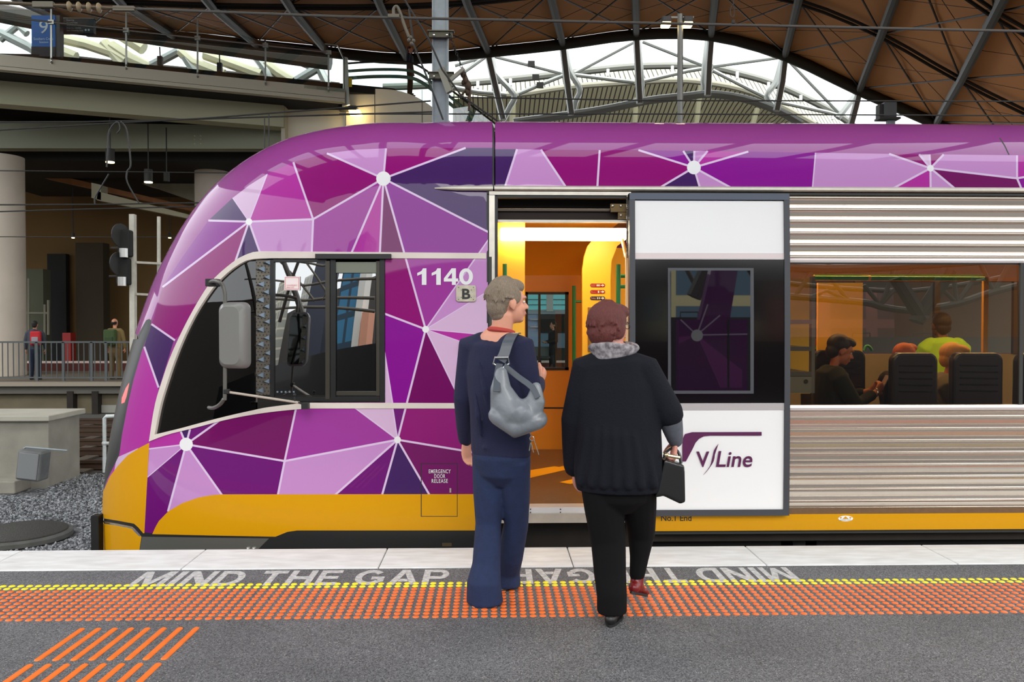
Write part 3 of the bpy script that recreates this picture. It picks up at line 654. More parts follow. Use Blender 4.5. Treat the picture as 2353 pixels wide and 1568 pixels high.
# ------------------------------------------------------------------ rear-view mirror
YM = 5.36
mp = [(478, 652, 5.62), (490, 646, 5.5), (503, 648, YM), (512, 657, YM), (516, 672, YM), (517, 700, YM), (517, 900, YM), (514, 918, YM), (504, 931, 5.42), (490, 938, 5.56), (480, 937, 5.66)]
b = MB(); b.tube(smoothpoly([tuple(at(*p)) for p in mp], 3), .0125, 10); arm = b.build('mirror_arm', mat('mirror_arm_grey', (92, 90, 84), .45, .2), TR, smooth=True)
b = MB()
a_ = at(541, 771, YM+.02); sec = []
def rr(cx, cz, w, h, r, y, n=6):
    o = []
    for k, (sx, sz) in enumerate(((1, 1), (-1, 1), (-1, -1), (1, -1))):
        for j in range(n+1):
            t = math.pi/2*k+math.pi/2*j/n; o.append(Vector((cx+sx*(w/2-r)+r*math.cos(t), y, cz+sz*(h/2-r)+r*math.sin(t))))
    return o
w_, h_ = 66*YM/1900, 152*YM/1900
rows = [rr(a_.x, a_.z, w_*.75, h_*.86, .05, YM-.055), rr(a_.x, a_.z, w_*.93, h_*.97, .05, YM-.03), rr(a_.x, a_.z, w_, h_, .045, YM+.02), rr(a_.x, a_.z, w_, h_, .045, YM+.05), rr(a_.x, a_.z, w_*.92, h_*.97, .04, YM+.055)]
c0 = [sum((p for p in rows[0]), Vector())/len(rows[0])]*len(rows[0])
Rm = Matrix.Rotation(math.radians(-14), 4, 'Z'); T0 = Matrix.Translation(a_); TT = T0@Rm@T0.inverted()
rows = [[TT@p for p in r] for r in rows]
b.grid(rows, closed=True); b.add(rows[0], [tuple(range(len(rows[0])))]); b.add(rows[-1], [tuple(range(len(rows[-1])))]); mh = b.build('mirror_housing', mat('mirror_housing_grey', (116, 116, 112), .38, coat=.2), arm, smooth=True)
rows2 = [TT@p for p in rr(a_.x, a_.z, w_*.88, h_*.93, .04, YM+.0565)]; b = MB(); b.add(rows2, [tuple(range(len(rows2)))]); b.build('mirror_glass', mat('mirror_silver', (200, 205, 205), .03, 1), mh)
b = MB(); b.box(at(515, 770, YM-.01), (.045, .04, .03)); b.tube([at(516, 770, YM-.03), at(540, 770, YM+.0)], .012); b.build('mirror_clamp', M['blk'], arm, bevel=.004)
b = MB(); b.tube([at(522, 901, YM), at(688, 926, 5.64)], .0085, 10); b.build('brace_rod', mat('rod_cream', (190, 180, 165), .4, .3), arm, smooth=True)
b = MB(); b.box(at(702, 933, 5.66), (.045, .06, .04)); b.tube([at(677, 924, 5.62), at(677, 912, 5.62)], .006); b.ball(at(677, 908, 5.62), .011, 10, 8); b.tube([at(685, 925, 5.63), at(700, 931, 5.65)], .006); b.build('brace_bracket', M['blk'], arm)
b = MB(); b.box(at(521, 900, YM), (.035, .035, .03)); b.box(at(489, 650, 5.60), (.08, .07, .05)); b.build('arm_bracket', M['blk'], arm, bevel=.004)
# coupler corner at the nose
b = MB(); b.beam(hit(238, 1183, .02)+Vector((-.03, 0, 0)), hit(238, 1183, .02)+Vector((-.03, 0, -.4)), .06, .08); b.build('nose_corner_post', mat('rubber_black'), TR)
# ================================================================== VESTIBULE AND SALOON
YB = 8.50; ZF = .215; ZC = 2.36
xl, xrr = xx(1140), xx(1452)
b = MB(); b.box(((xl+XEND)/2+0, 7.1, ZF-.02), (XEND-xl, 2.85, .04)); fl = b.build('vestibule_floor', mat('floor_brown', (110, 80, 50), .4, noise=.2, nscale=30), TR)
# yellow warning stripes on the floor, flat marks
b = MB()
for k_, (p0, p1) in enumerate((((1170, 1100), (1320, 1066)), ((1170, 1089), (1260, 1076)), ((1285, 1109), (1420, 1078)), ((1175, 1135), (1180, 1130)))):
    q = [onz(p0[0], p0[1], ZF+.002), onz(p0[0]+26, p0[1]+4, ZF+.002), onz(p1[0]+40, p1[1], ZF+.002), onz(p1[0]+14, p1[1]-4, ZF+.002)]
    b.add([v_+Vector((0, 0, .0006*k_)) for v_ in q], [(0, 1, 2, 3)])
b.build('floor_warning_stripes', mat('stripe_yellow', (240, 176, 20), .5), fl)
YIN = M['yint']
def pbox(name, x0, y0, x1_, y1, Y, d, m, par=TR, bevel=0):
    b = MB(); box_px(b, x0, y0, x1_, y1, Y, d); return b.build(name, m, par, bevel=bevel)
# left cabinet wall of the vestibule (return of the cab bulkhead)
pbox('vestibule_partition', 1130, 511, 1206, 1120, 6.55, .05, YIN)
b = MB(); b.box((xl-.06, 7.2, 1.3), (.04, 2.7, 2.3)); b.build('cab_bulkhead', M['ybr'], TR)
# far wall with the far door
def hole_wall(name, x0, x1_, z0, z1_, hx0, hx1, hz0, hz1, Y, d, m):
    b = MB()
    for a, c, e, f_ in ((x0, hx0, z0, z1_), (hx1, x1_, z0, z1_), (hx0, hx1, z0, hz0), (hx0, hx1, hz1, z1_)):
        b.box(((a+c)/2, Y+d/2, (e+f_)/2), (c-a, d, f_-e))
    return b.build(name, m, TR)
xa, xb = xx(1212, YB), xx(1303, YB); za, zb = zz(848, YB), zz(675, YB)
fd = hole_wall('far_door', xx(1145, YB), xx(1343, YB), ZF, 2.2, xa, xb, za, zb, YB, .05, M['ybr'])
b = MB()
for q in ((1208, 671, 1307, 677), (1208, 845, 1307, 851), (1208, 671, 1213, 851), (1299, 671, 1306, 851), (1237, 675, 1242, 846)): box_px(b, *q, YB-.01, .03)
b.build('far_door_window_frame', M['blk'], fd)
b = MB(); box_px(b, 1210, 673, 1304, 849, YB+.01, .006); b.build('far_door_window', glass('far_glass', (215, 225, 220), .02), fd)
for y in (938, 1040): pbox('far_door_groove', 1180, y-1.5, 1343, y+1.5, YB-.004, .004, M['blk'], fd)
pbox('far_wall_panel', 1343, 560, 1352, 1060, 8.3, .1, M['ybr'])
b = MB(); xw = xx(1343, YB)
# ceiling of the vestibule: flat panel then a cove down to the far wall
rows = [[(x, y, z) for (y, z) in ((5.95, 2.36), (7.6, 2.36), (8.1, 2.30), (8.4, 2.15), (8.52, 1.98))] for x in (xl-.1, xw+.12)]
b.grid(rows); b.build('vestibule_ceiling', mat('ceiling_amber', (226, 160, 44), .5), TR, smooth=True)
b = MB(); Yt = 6.45; a0, c0_ = at(1150, 523, Yt), at(1440, 551, Yt)
b.box(((a0.x+c0_.x)/2, Yt+.06, (a0.z+c0_.z)/2), (c0_.x-a0.x, .10, a0.z-c0_.z)); b.build('ceiling_light', mat('tube_light', (255, 250, 230), .5, emit=(255, 240, 205), estr=9), TR, bevel=.01)
# saloon-side wall of the vestibule, curved toward the ceiling
yr = MB(); Yp = 7.0
sec_ = [(1338, 1100), (1338, 620), (1342, 590), (1350, 566), (1364, 549), (1440, 549), (1418, 566), (1405, 600), (1403, 640), (1403, 1100)]
yr.prism([at(x, y, Yp) for x, y in sec_], (0, .06, 0)); pw = yr.build('vestibule_wall', mat('wall_yellow', (246, 190, 44), .4), TR)
for k, (c_, cc) in enumerate((((656, 'sticker_red'), (150, 20, 16)), ((671, 'sticker_red2'), (150, 18, 14)), ((685.5, 'sticker_navy'), (20, 24, 46)))):
    y, nm = c_; P_ = []
    for t in np.linspace(-90, 90, 9): P_.append((1386.5+4*math.cos(math.radians(t)), y-4*math.sin(math.radians(t))*-1))
    for t in np.linspace(90, 270, 9): P_.append((1360+4*math.cos(math.radians(t)), y+4*math.sin(math.radians(t))))
    b = MB(); b.prism([at(px, py, Yp-.002) for px, py in P_], (0, -.003, 0)); s_ = b.build('direction_sticker', mat(nm, cc, .4), pw)
    b = MB(); b.prism([at(px, py, Yp-.0055) for px, py in ((1380, y-.8), (1384, y-.8), (1384, y-3), (1389, y), (1384, y+3), (1384, y+.8), (1380, y+.8))], (0, -.001, 0)); 
    if k == 2: box_px(b, 1372, y-2, 1374, y+2, Yp-.006, .001); box_px(b, 1376, y-2, 1378, y+2, Yp-.006, .001)
    elif k == 1: box_px(b, 1374, y-2.5, 1377, y+2.5, Yp-.006, .001)
    else: box_px(b, 1371, y-2, 1374, y+2, Yp-.006, .001); box_px(b, 1375, y-2, 1378, y+2, Yp-.006, .001)
    b.build('sticker_symbol', M['white'], s_)
    text_px('sticker_lettering', ('Emergency\nintercom', 'Fire\nextinguisher', 'Toilets')[k], 1358, y-2, 1369, y+2, Yp-.006, mat('sticker_text', (225, 170, 150), .5), s_)
ip = pbox('intercom_panel', 1351, 706, 1393, 808, Yp-.02, .02, mat('panel_ochre', (150, 110, 40), .35, .3), pw, .003)
pbox('intercom_speaker', 1363, 720, 1381, 782, Yp-.03, .01, mat('speaker_dark', (52, 40, 24), .5), ip); text_px('panel_mark', 'E', 1368, 726, 1376, 740, Yp-.033, mat('mark_gold', (170, 140, 70), .5), ip)
b = MB(); b.ball(at(1354, 757, Yp-.022), .006, 10, 6); b.build('panel_lock', M['chrome'], ip)
# light side post between vestibule and door opening
b = MB(); b.tube(smoothpoly([tuple(at(*p)) for p in ((1430, 552, 6.4), (1438, 590, 6.2), (1441, 640, 6.1), (1441, 1165, 6.05))], 4), .014, 10); b.build('door_pillar_edge', mat('pillar_cream', (232, 214, 180), .4), TR, smooth=True)
pbox('saloon_partition', 1403, 570, 1452, 1165, 7.6, .04, YIN)
# green handrails
def rail(name, pts, r, par=TR, m=None): 
    b = MB(); b.tube(pts, r, 12); return b.build(name, m or M['grn'], par, smooth=True)
r1 = rail('handrail', [at(1160, 607, 6.4), at(1160, 1140, 6.4)], .018)
r2 = rail('handrail', [at(1319, 657, 7.9), at(1319, 1000, 7.9)], .018); rail('handrail_bracket', [at(1319, 693, 7.9), at(1338, 693, 7.95)], .012, r2)
r3 = rail('handrail', [at(1421, 608, 6.3), at(1421, 1000, 6.3)], .018); rail('handrail_bracket', [at(1421, 659, 6.3), at(1447, 659, 6.3)], .014, r3); rail('handrail_bracket', [at(1421, 635, 6.5), at(1440, 635, 6.5)], .014, r3)
# saloon lining (far side), floor to roof
def wbox(name, x0, x1_, y0, y1, z0, z1_, m, par=TR, bevel=0):
    b = MB(); b.box(((x0+x1_)/2, (y0+y1)/2, (z0+z1_)/2), (x1_-x0, y1-y0, z1_-z0)); return b.build(name, m, par, bevel=bevel)
xs0 = xx(1812)-.3
sg = mat('lining_grey', (120, 112, 96), .6); sd = mat('lining_dark', (52, 38, 28), .6)
wbox('saloon_lower_lining', xs0, XEND, 8.44, 8.48, ZF, 1.2, sg); wbox('saloon_upper_lining', xs0, XEND, 8.44, 8.48, 1.95, 2.36, mat('lining_amber', (112, 62, 14), .5))
wbox('saloon_ceiling', 1.0, XEND, 5.8, 8.5, 2.36, 2.40, mat('saloon_ceiling_brown', (110, 66, 24), .6))
for k in range(8): wbox('window_post', 2.9+k*.83, 2.96+k*.83, 8.43, 8.47, 1.2, 1.95, sd)
wbox('window_sill_lining', xs0, XEND, 5.76, 5.82, ZF, zz(934, 5.8), sd)
wbox('saloon_end_wall', XEND-.04, XEND, 5.8, 8.5, ZF, 2.36, sd)
# luggage rack with grey shelves
yk = 6.2
lr_ = pbox('luggage_rack', 1866, 636, 1872, 904, yk, .05, mat('rack_grey', (112, 116, 116), .45))
for y in (735, 797, 855): pbox('rack_shelf', 1800, y, 1866, y+10, yk, .45, mat('rack_shelf_grey', (92, 96, 98), .5), lr_)
lk = pbox('rack_locker', 1800, 866, 1866, 904, yk, .4, mat('locker_grey', (128, 132, 126), .5), lr_)
b = MB(); b.tube([at(1852, 877, yk), at(1852, 877, yk-.01)], .016, 14); b.build('locker_lock', M['dkgrey'], lk)
pbox('rack_back_panel', 1790, 640, 1862, 905, yk+.5, .03, mat('interior_yellow'), lr_)
# glazed draught screen with green rail
yk2 = 7.0
ds = pbox('draught_screen_panel', 1880, 650, 1981, 905, yk2, .03, mat('screen_yellow_glow', (248, 180, 36), .45, emit=(248, 170, 30), estr=.12))  # panel colour glows faintly, standing in for lamp light falling on it
rail('screen_rail', [at(1872, 639, yk2-.1), at(2262, 641, yk2-.1)], .018, ds, mat('rail_green_dark', (20, 170, 50), .35)); pbox('screen_frame', 1872, 631, 2264, 635, yk2-.05, .03, YIN, ds); pbox('screen_frame', 2261, 637, 2269, 903, yk2-.05, .03, mat('frame_ochre', (200, 150, 60), .5), ds)
b = MB(); b.tube([at(1994, 639.5, yk2-.1), at(2000, 639.5, yk2-.1)], .021, 12); b.build('rail_collar', YIN, ds)
# interior lamp over the saloon
sl = wbox('saloon_light', 2.0, XEND-.3, 7.1, 7.3, 2.33, 2.355, mat('saloon_tube', (255, 240, 210), .5, emit=(255, 205, 130), estr=15.0))
# seats
def seat(x0, y0, x1_, y1, Y, label):
    a_ = at(x0, y0, Y); c_ = at(x1_, y1, Y); w = c_.x-a_.x; cx = (a_.x+c_.x)/2
    L = mat('seat_leather', (34, 34, 46), .35, coat=.3); zt = a_.z; zb = .62; n = 12
    out = [(w/2-.07+.07*math.sin(math.pi/2*k/n), zt-.07+.07*math.cos(math.pi/2*k/n)) for k in range(n+1)]
    shape = [(-x, z) for x, z in out[::-1]]+out+[(w/2, zb), (-w/2, zb)]
    b = MB(); b.prism([(cx+x, Y, z) for x, z in shape], (0, .09, 0)); bk = b.build('seat_backrest', L, TR, bevel=.02); bk['label'] = label
    b = MB()
    for k in range(5):
        z = zt-.10-k*.05; b.tube([(cx-w/2+.05, Y-.004, z), (cx+w/2-.05, Y-.004, z-.005)], .006, 6)
    b.build('stitched_ribs', L, bk)
    b = MB(); b.box((cx, Y+.3, .62), (w, .46, .1)); b.build('seat_cushion', L, bk, bevel=.03)
    b = MB(); b.box((cx, Y+.3, .40), (.08, .3, .37)); b.build('seat_pedestal', M['dkgrey'], bk)
seat(2052, 811, 2156, 912, 6.35, 'dark ribbed seat back'); seat(2192, 811, 2306, 915, 6.45, 'dark ribbed seat back'); seat(2341, 812, 2440, 915, 6.4, 'dark seat back'); seat(1872, 805, 1990, 912, 6.95, 'dark seat back')
# red-green grips on the seats
for nm, px, py in (('seat_grip', 1994, 800), ('seat_grip', 1884, 797)):
    rail('seat_grip', smoothpoly([tuple(at(px-8, py+6, 7.2)), tuple(at(px-4, py-4, 7.2)), tuple(at(px+4, py-3, 7.2)), tuple(at(px+10, py+6, 7.2))], 3), .012)
# ================================================================== PLATFORM
def asphalt():
    m = bpy.data.materials.new('asphalt'); m.use_nodes = True; nt = m.node_tree; N = nt.nodes; L = nt.links; b = N['Principled BSDF']
    tc = N.new('ShaderNodeTexCoord')
    n1 = N.new('ShaderNodeTexNoise'); n1.inputs['Scale'].default_value = 260; n1.inputs['Detail'].default_value = 3
    r1 = N.new('ShaderNodeValToRGB'); r1.color_ramp.elements[0].position = .1; r1.color_ramp.elements[1].position = .9
    r1.color_ramp.elements[0].color = lin((50, 50, 52)); r1.color_ramp.elements[1].color = lin((120, 120, 122))
    v = N.new('ShaderNodeTexVoronoi'); v.inputs['Scale'].default_value = 90
    r2 = N.new('ShaderNodeValToRGB'); r2.color_ramp.elements[0].position = .14; r2.color_ramp.elements[1].position = .24
    r2.color_ramp.elements[0].color = (1, 1, 1, 1); r2.color_ramp.elements[1].color = (0, 0, 0, 1)
    n3 = N.new('ShaderNodeTexNoise'); n3.inputs['Scale'].default_value = 37; n3.inputs['Detail'].default_value = 1
    r3 = N.new('ShaderNodeValToRGB'); r3.color_ramp.elements[0].position = .5; r3.color_ramp.elements[1].position = .56
    mu = N.new('ShaderNodeMath'); mu.operation = 'MULTIPLY'
    mx = N.new('ShaderNodeMixRGB'); mx.inputs[2].default_value = lin((178, 176, 172))
    n2 = N.new('ShaderNodeTexNoise'); n2.inputs['Scale'].default_value = 1.3; n2.inputs['Detail'].default_value = 5
    r4 = N.new('ShaderNodeValToRGB'); r4.color_ramp.elements[0].color = (.8, .8, .8, 1); r4.color_ramp.elements[1].color = (1.12, 1.12, 1.12, 1); r4.color_ramp.elements[0].position = .35; r4.color_ramp.elements[1].position = .65
    m2 = N.new('ShaderNodeMixRGB'); m2.blend_type = 'MULTIPLY'; m2.inputs[0].default_value = 1
    for n in (n1, v, n3, n2): L.new(tc.outputs['Object'], n.inputs['Vector'])
    vg = N.new('ShaderNodeTexVoronoi'); vg.inputs['Scale'].default_value = 190; L.new(tc.outputs['Object'], vg.inputs['Vector']); L.new(vg.outputs['Color'], r1.inputs[0]); L.new(v.outputs['Distance'], r2.inputs[0]); L.new(n3.outputs[0], r3.inputs[0]); L.new(r2.outputs[0], mu.inputs[0]); L.new(r3.outputs[0], mu.inputs[1])
    L.new(mu.outputs[0], mx.inputs[0]); L.new(r1.outputs[0], mx.inputs[1]); L.new(n2.outputs[0], r4.inputs[0]); L.new(mx.outputs[0], m2.inputs[1]); L.new(r4.outputs[0], m2.inputs[2]); L.new(m2.outputs[0], b.inputs['Base Color'])
    b.inputs['Roughness'].default_value = .75
    bp = N.new('ShaderNodeBump'); bp.inputs['Strength'].default_value = .5; bp.inputs['Distance'].default_value = .003; L.new(n1.outputs[0], bp.inputs['Height']); L.new(bp.outputs[0], b.inputs['Normal'])
    return m
ASPH = asphalt()
def wb(name, x0, x1_, y0, y1, z0, z1_, m, par=None, bevel=0):
    b = MB(); b.box(((x0+x1_)/2, (y0+y1)/2, (z0+z1_)/2), (x1_-x0, y1-y0, z1_-z0)); return b.build(name, m, par, bevel=bevel)
YE = 5.505; YK = 5.06
o = wb('floor', -9, 11, -4.2, YK-.003, -1.1, 0, ASPH); struct(o, 'grey speckled asphalt platform in front of the train', 'platform')
slabm = mat('coping_stone', (228, 229, 228), .6, noise=.16, nscale=7, rgb2=(206, 205, 202), bump=.1, stretch=(.7, 2.5, 1))
js = [-9, -5.6, at(458, 1285, 5.3).x, at(888, 1285, 5.3).x, at(1317, 1285, 5.3).x, at(1745, 1285, 5.3).x, at(2160, 1285, 5.3).x, 5.3, 11]
js[2] = -1.90; js[3] = -.70; js[4] = .50; js[5] = 1.70; js[6] = 2.90; js[1] = -3.10; js[0] = -4.3
js = [-9, -5.5]+js[0:1]+[-3.10, -1.90, -.70, .50, 1.70, 2.90, 4.1, 5.3, 11]
tr = thing('trim_1', 'row of pale coping slabs along the platform edge', 'platform edge', (0, 5.3, 0)); tr['kind'] = 'structure'
for a, c in zip(js[:-1], js[1:]):
    b = MB(); b.box(((a+c)/2, (YK+YE)/2, -.055), (c-a-.006, YE-YK, .122)); b.build('coping_slab', slabm, tr, bevel=.006)
o = wb('wall_platform', -9, 11, YE-.12, YE-.03, -1.1, -.12, M['concd']); struct(o)
# lettering on the ground
lm = mat('ground_lettering_white', (208, 206, 202), .7, noise=.3, nscale=40, rgb2=(150, 150, 150))
yt0, yt1 = 4.725, 5.02
def strip2(o_, i_): return [[o_[k], o_[k+1], i_[k+1], i_[k]] for k in range(len(o_)-1)]
def arc2(cx, cy, rx, ry, a0, a1, n=12): return [(cx+rx*math.cos(math.radians(a0+(a1-a0)*k/n)), cy+ry*math.sin(math.radians(a0+(a1-a0)*k/n))) for k in range(n+1)]
rc_ = lambda a, b_, c, d: [(a, b_), (c, b_), (c, d), (a, d)]
GL = {
 'M': (1.2, [[(0, 0), (.19, 0), (.19, .62), (.42, .05), (.58, .05), (.81, .62), (.81, 0), (1, 0), (1, 1), (.75, 1), (.5, .38), (.25, 1), (0, 1)]]), 'I': (.26, [rc_(0, 0, 1, 1)]),
 'N': (1, [[(0, 0), (.23, 0), (.23, .62), (.73, 0), (1, 0), (1, 1), (.77, 1), (.77, .38), (.27, 1), (0, 1)]]),
 'D': (1, [rc_(0, 0, .25, 1)]+strip2([(.25, 1)]+arc2(.45, .5, .55, .5, 90, -90)+[(.25, 0)], [(.25, .8)]+arc2(.45, .5, .3, .3, 90, -90)+[(.25, .2)])),
 'T': (.9, [rc_(0, .8, 1, 1), rc_(.37, 0, .63, .8)]), 'H': (.95, [rc_(0, 0, .25, 1), rc_(.75, 0, 1, 1), rc_(.25, .4, .75, .6)]),
 'E': (.8, [rc_(0, 0, .28, 1), rc_(.28, .8, 1, 1), rc_(.28, .41, .92, .6), rc_(.28, 0, 1, .2)]),
 'G': (1.1, strip2(arc2(.5, .5, .5, .5, 40, 322, 22), arc2(.5, .5, .27, .3, 40, 322, 22))+[rc_(.55, .36, .98, .54), rc_(.78, .2, .98, .36)]),
 'A': (1.1, [[(0, 0), (.24, 0), (.5, .76), (.5, 1), (.37, 1)], [(1, 0), (.63, 1), (.5, 1), (.5, .76), (.76, 0)], [(.32, .2), (.68, .2), (.615, .38), (.385, .38)]]),
 'P': (.95, [rc_(0, 0, .26, 1)]+strip2([(.26, 1)]+arc2(.62, .68, .38, .32, 90, -90)+[(.26, .36)], [(.26, .82)]+arc2(.62, .68, .14, .14, 90, -90)+[(.26, .54)]))}
def gtext(name, x0, x1_, flip, label):
    if not flip: fn = lambda u, v: Vector((x0+(x1_-x0)*u, 4.735+(5.025-4.735)*v, .0015))
    else: fn = lambda u, v: Vector((x1_-(x1_-x0)*u, 5.025-(5.025-4.735)*v, .0015))
    W_ = sum(.42 if c == ' ' else GL[c][0]+.15 for c in 'MIND THE GAP')-.15; x = 0; b = MB()
    for c in 'MIND THE GAP':
        if c == ' ': x += .42; continue
        w, pl = GL[c]
        for k, p in enumerate(pl): b.add([fn((x+u*w)/W_, v)+Vector((0, 0, .00012*(k % 3))) for u, v in p], [tuple(range(len(p)))])
        x += w+.15
    o = b.build(name, lm, None, fix=False)
    return tag(o, label, 'marking')
gtext('ground_lettering', xx(296, 4.8), xx(1033, 5.0), False, 'white MIND THE GAP lettering readable from here, left of the people, on the asphalt')
gtext('ground_lettering', xx(1168, 4.9), xx(1840, 4.8), True, 'upside down white MIND THE GAP lettering behind and right of the people')
# tactile studs
def stud(name, m, label, cat, group):
    b = MB(); b.lathe([(.0185, 0), (.0182, .0012), (.0135, .0046), (.007, .0054), (.0, .0055)], (0, 0, 0), 14)
    o = b.build(name, m, None, smooth=True); tag(o, label, cat, group); return o
rowsY = [4.76-.05*k for k in range(12)]
colsX = [-3.06+.05*k+.018 for k in range(126)]
ys0 = stud('warning_stud', M['yelt'], 'small yellow tactile stud in the double row nearest the train', 'tactile stud', 'yellow tactile studs'); ys0.location = (colsX[0], rowsY[0], 0)
first = True
def vis(x, y): return -40 < 1131+x*1900/y < 2400
for r in (0, 1):
    for x in colsX:
        if not vis(x, rowsY[r]): continue
        if first: ys0.location = (x, rowsY[r], 0); first = False; continue
        c = ys0.copy(); c.location = (x, rowsY[r], 0); COL.objects.link(c)
os0 = stud('tactile_stud', M['ora'], 'small orange tactile stud in the three rows nearest the camera', 'tactile stud', 'orange tactile studs near the camera')
cand = [(x, rowsY[r]) for r in (11, 10, 9) for x in colsX if vis(x, rowsY[r])]
for i, (x, y) in enumerate(cand[:300]):
    if i == 0: os0.location = (x, y, 0); continue
    c = os0.copy(); c.location = (x, y, 0); COL.objects.link(c)
b = MB()
for (x, y) in [(colsX[0]-.05*k, rowsY[r]) for k in range(1, 90) for r in range(2, 12)]+[(colsX[-1]+.05*k, rowsY[r]) for k in range(1, 110) for r in range(2, 12)]+[(x, rowsY[r]) for x in colsX for r in range(2, 12) if not vis(x, rowsY[r])]+cand[300:]+[(x, rowsY[r]) for r in range(2, 9) for x in colsX if vis(x, rowsY[r])]:
    b.lathe([(.0185, 0), (.0182, .0012), (.0135, .0046), (.007, .0054), (.0, .0055)], (x, y, 0), 10)
o = b.build('tactile_stud_field', M['ora'], None, smooth=True, fix=False); tag(o, 'dense band of orange tactile studs across the platform behind the yellow rows', 'tactile paving', kind='stuff')
b = MB()
for (x, y) in [(colsX[0]-.05*k, rowsY[r]) for k in range(1, 90) for r in (0, 1)]+[(colsX[-1]+.05*k, rowsY[r]) for k in range(1, 110) for r in (0, 1)]+[(x, rowsY[r]) for x in colsX for r in (0, 1) if not vis(x, rowsY[r])]:
    b.lathe([(.0185, 0), (.0182, .0012), (.0135, .0046), (.007, .0054), (.0, .0055)], (x, y, 0), 10)
o = b.build('warning_stud_field', M['yelt'], None, smooth=True, fix=False); tag(o, 'rows of yellow studs running on past both sides of the photo', 'tactile paving', kind='stuff')
# orange guide bars
def gbar(L):
    b = MB(); n = 8; w = .0155; out = []
    for k in range(n+1):
        t = math.pi*k/n; out.append((w*math.cos(t), L/2-w+w*math.sin(t)))
    for k in range(n+1):
        t = math.pi+math.pi*k/n; out.append((w*math.cos(t), -L/2+w+w*math.sin(t)))
    rows = [[Vector((x*s, y-(1-s)*.02*(1 if y > 0 else -1), z)) for x, y in out] for s, z in ((1, 0), (1, .0015), (.72, .005))]
    b.grid(rows, closed=True); b.add(rows[-1], [tuple(range(len(out)))]); o = b.build('guide_bar', M['orb'], None); return o
g0 = gbar(.40)
for r, (ya, yb) in enumerate(((3.685, 4.09), (3.25, 3.66), (2.8, 3.225))):
    for k in range(8):
        x = -1.455-.0795*k
        if r == 0 and k == 0: g = g0
        else: g = g0.copy(); COL.objects.link(g)
        sh = -(4.09-(ya+yb)/2)*.03
        g.location = (x+sh, (ya+yb)/2, 0); g.rotation_euler[2] = -.03
        tag(g, ('orange guide bar in the row touching the studs', 'orange guide bar in the second row from the studs', 'orange guide bar in the row at the bottom edge of the photo')[r], 'guide bar', ('guide bars nearest the studs', 'guide bars of the second row', 'guide bars at the bottom edge')[r])
# ================================================================== TRACKBED
gr = mat('ballast', (128, 130, 132), .9, noise=.6, nscale=42, bump=1.0, bscale=42)
def gravelmat():
    m = bpy.data.materials.new('ballast_bed'); m.use_nodes = True; nt = m.node_tree; N = nt.nodes; L = nt.links; b = N['Principled BSDF']
    tc = N.new('ShaderNodeTexCoord'); v = N.new('ShaderNodeTexVoronoi'); v.inputs['Scale'].default_value = 22
    r = N.new('ShaderNodeValToRGB'); r.color_ramp.elements[0].color = lin((48, 49, 51)); r.color_ramp.elements[1].color = lin((150, 153, 156))
    L.new(tc.outputs['Object'], v.inputs['Vector']); L.new(v.outputs['Color'], r.inputs[0]); L.new(r.outputs[0], b.inputs['Base Color']); b.inputs['Roughness'].default_value = .9
    bp = N.new('ShaderNodeBump'); bp.inputs['Distance'].default_value = .05; bp.invert = True; L.new(v.outputs['Distance'], bp.inputs['Height']); L.new(bp.outputs[0], b.inputs['Normal']); return m
GV = gravelmat()
o = MB().box((0, 40, -1.36), (420, 420, .1)).build('floor_ground', mat('ground_dark', (70, 66, 60), .95)); struct(o, 'dark ground around the station')
b = MB(); b.box((0, 30, -1.25), (90, 50, .1)); o = b.build('floor_trackbed', mat('trackbed_dark', (56, 50, 44), .95, noise=.4, nscale=3, bump=.6, bscale=14)); struct(o, 'dark trackbed of the far tracks'); o.name = 'floor_trackbed'
b = MB()
nx, ny = 60, 34; rows = []
rnd = random.Random(3); MHC = onz(42, 1232, -1.08)
for j in range(ny): rows.append([(-15+30*i/(nx-1), 5.5+9.2*j/(ny-1), -1.12+rnd.uniform(-.015, .015)-(.08 if j == ny-1 else 0)) for i in range(nx)])
b.grid(rows); o = b.build('floor_ballast', GV, None); struct(o, 'grey gravel between the tracks')
b = MB()
for i in range(7500):
    y = rnd.uniform(9.0, 14.6); px = rnd.uniform(-60, 265); x = (px-1131)/1900*y
    if math.hypot(x-MHC.x, y-MHC.y) < .68 or (y > 12.7 and px < 118): continue
    s = rnd.uniform(.011, .026)
    R = Matrix.Rotation(rnd.uniform(0, 6.28), 3, 'Z')@Matrix.Rotation(rnd.uniform(0, 3), 3, 'X')
    c = Vector((x, y, -1.10+s*.3)); vs = [c+R@Vector((a*s*rnd.uniform(.7, 1.2), b_*s*rnd.uniform(.7, 1.2), d*s*rnd.uniform(.5, .9))) for a, b_, d in ((1, 0, 0), (-1, 0, 0), (0, 1, 0), (0, -1, 0), (0, 0, 1), (0, 0, -1))]
    b.add(vs, [(0, 2, 4), (2, 1, 4), (1, 3, 4), (3, 0, 4), (2, 0, 5), (1, 2, 5), (3, 1, 5), (0, 3, 5)])
mst = bpy.data.materials.new('loose_stone'); mst.use_nodes = True; nt = mst.node_tree; ng = nt.nodes.new('ShaderNodeNewGeometry'); rp_ = nt.nodes.new('ShaderNodeValToRGB')
rp_.color_ramp.elements[0].color = lin((62, 64, 67)); rp_.color_ramp.elements[1].color = lin((160, 163, 166)); nt.links.new(ng.outputs['Random Per Island'], rp_.inputs[0]); nt.links.new(rp_.outputs[0], nt.nodes['Principled BSDF'].inputs['Base Color']); nt.nodes['Principled BSDF'].inputs['Roughness'].default_value = .9
o = b.build('loose_gravel', mst, None, fix=False); tag(o, 'loose grey gravel left of the train nose', 'gravel', kind='stuff')
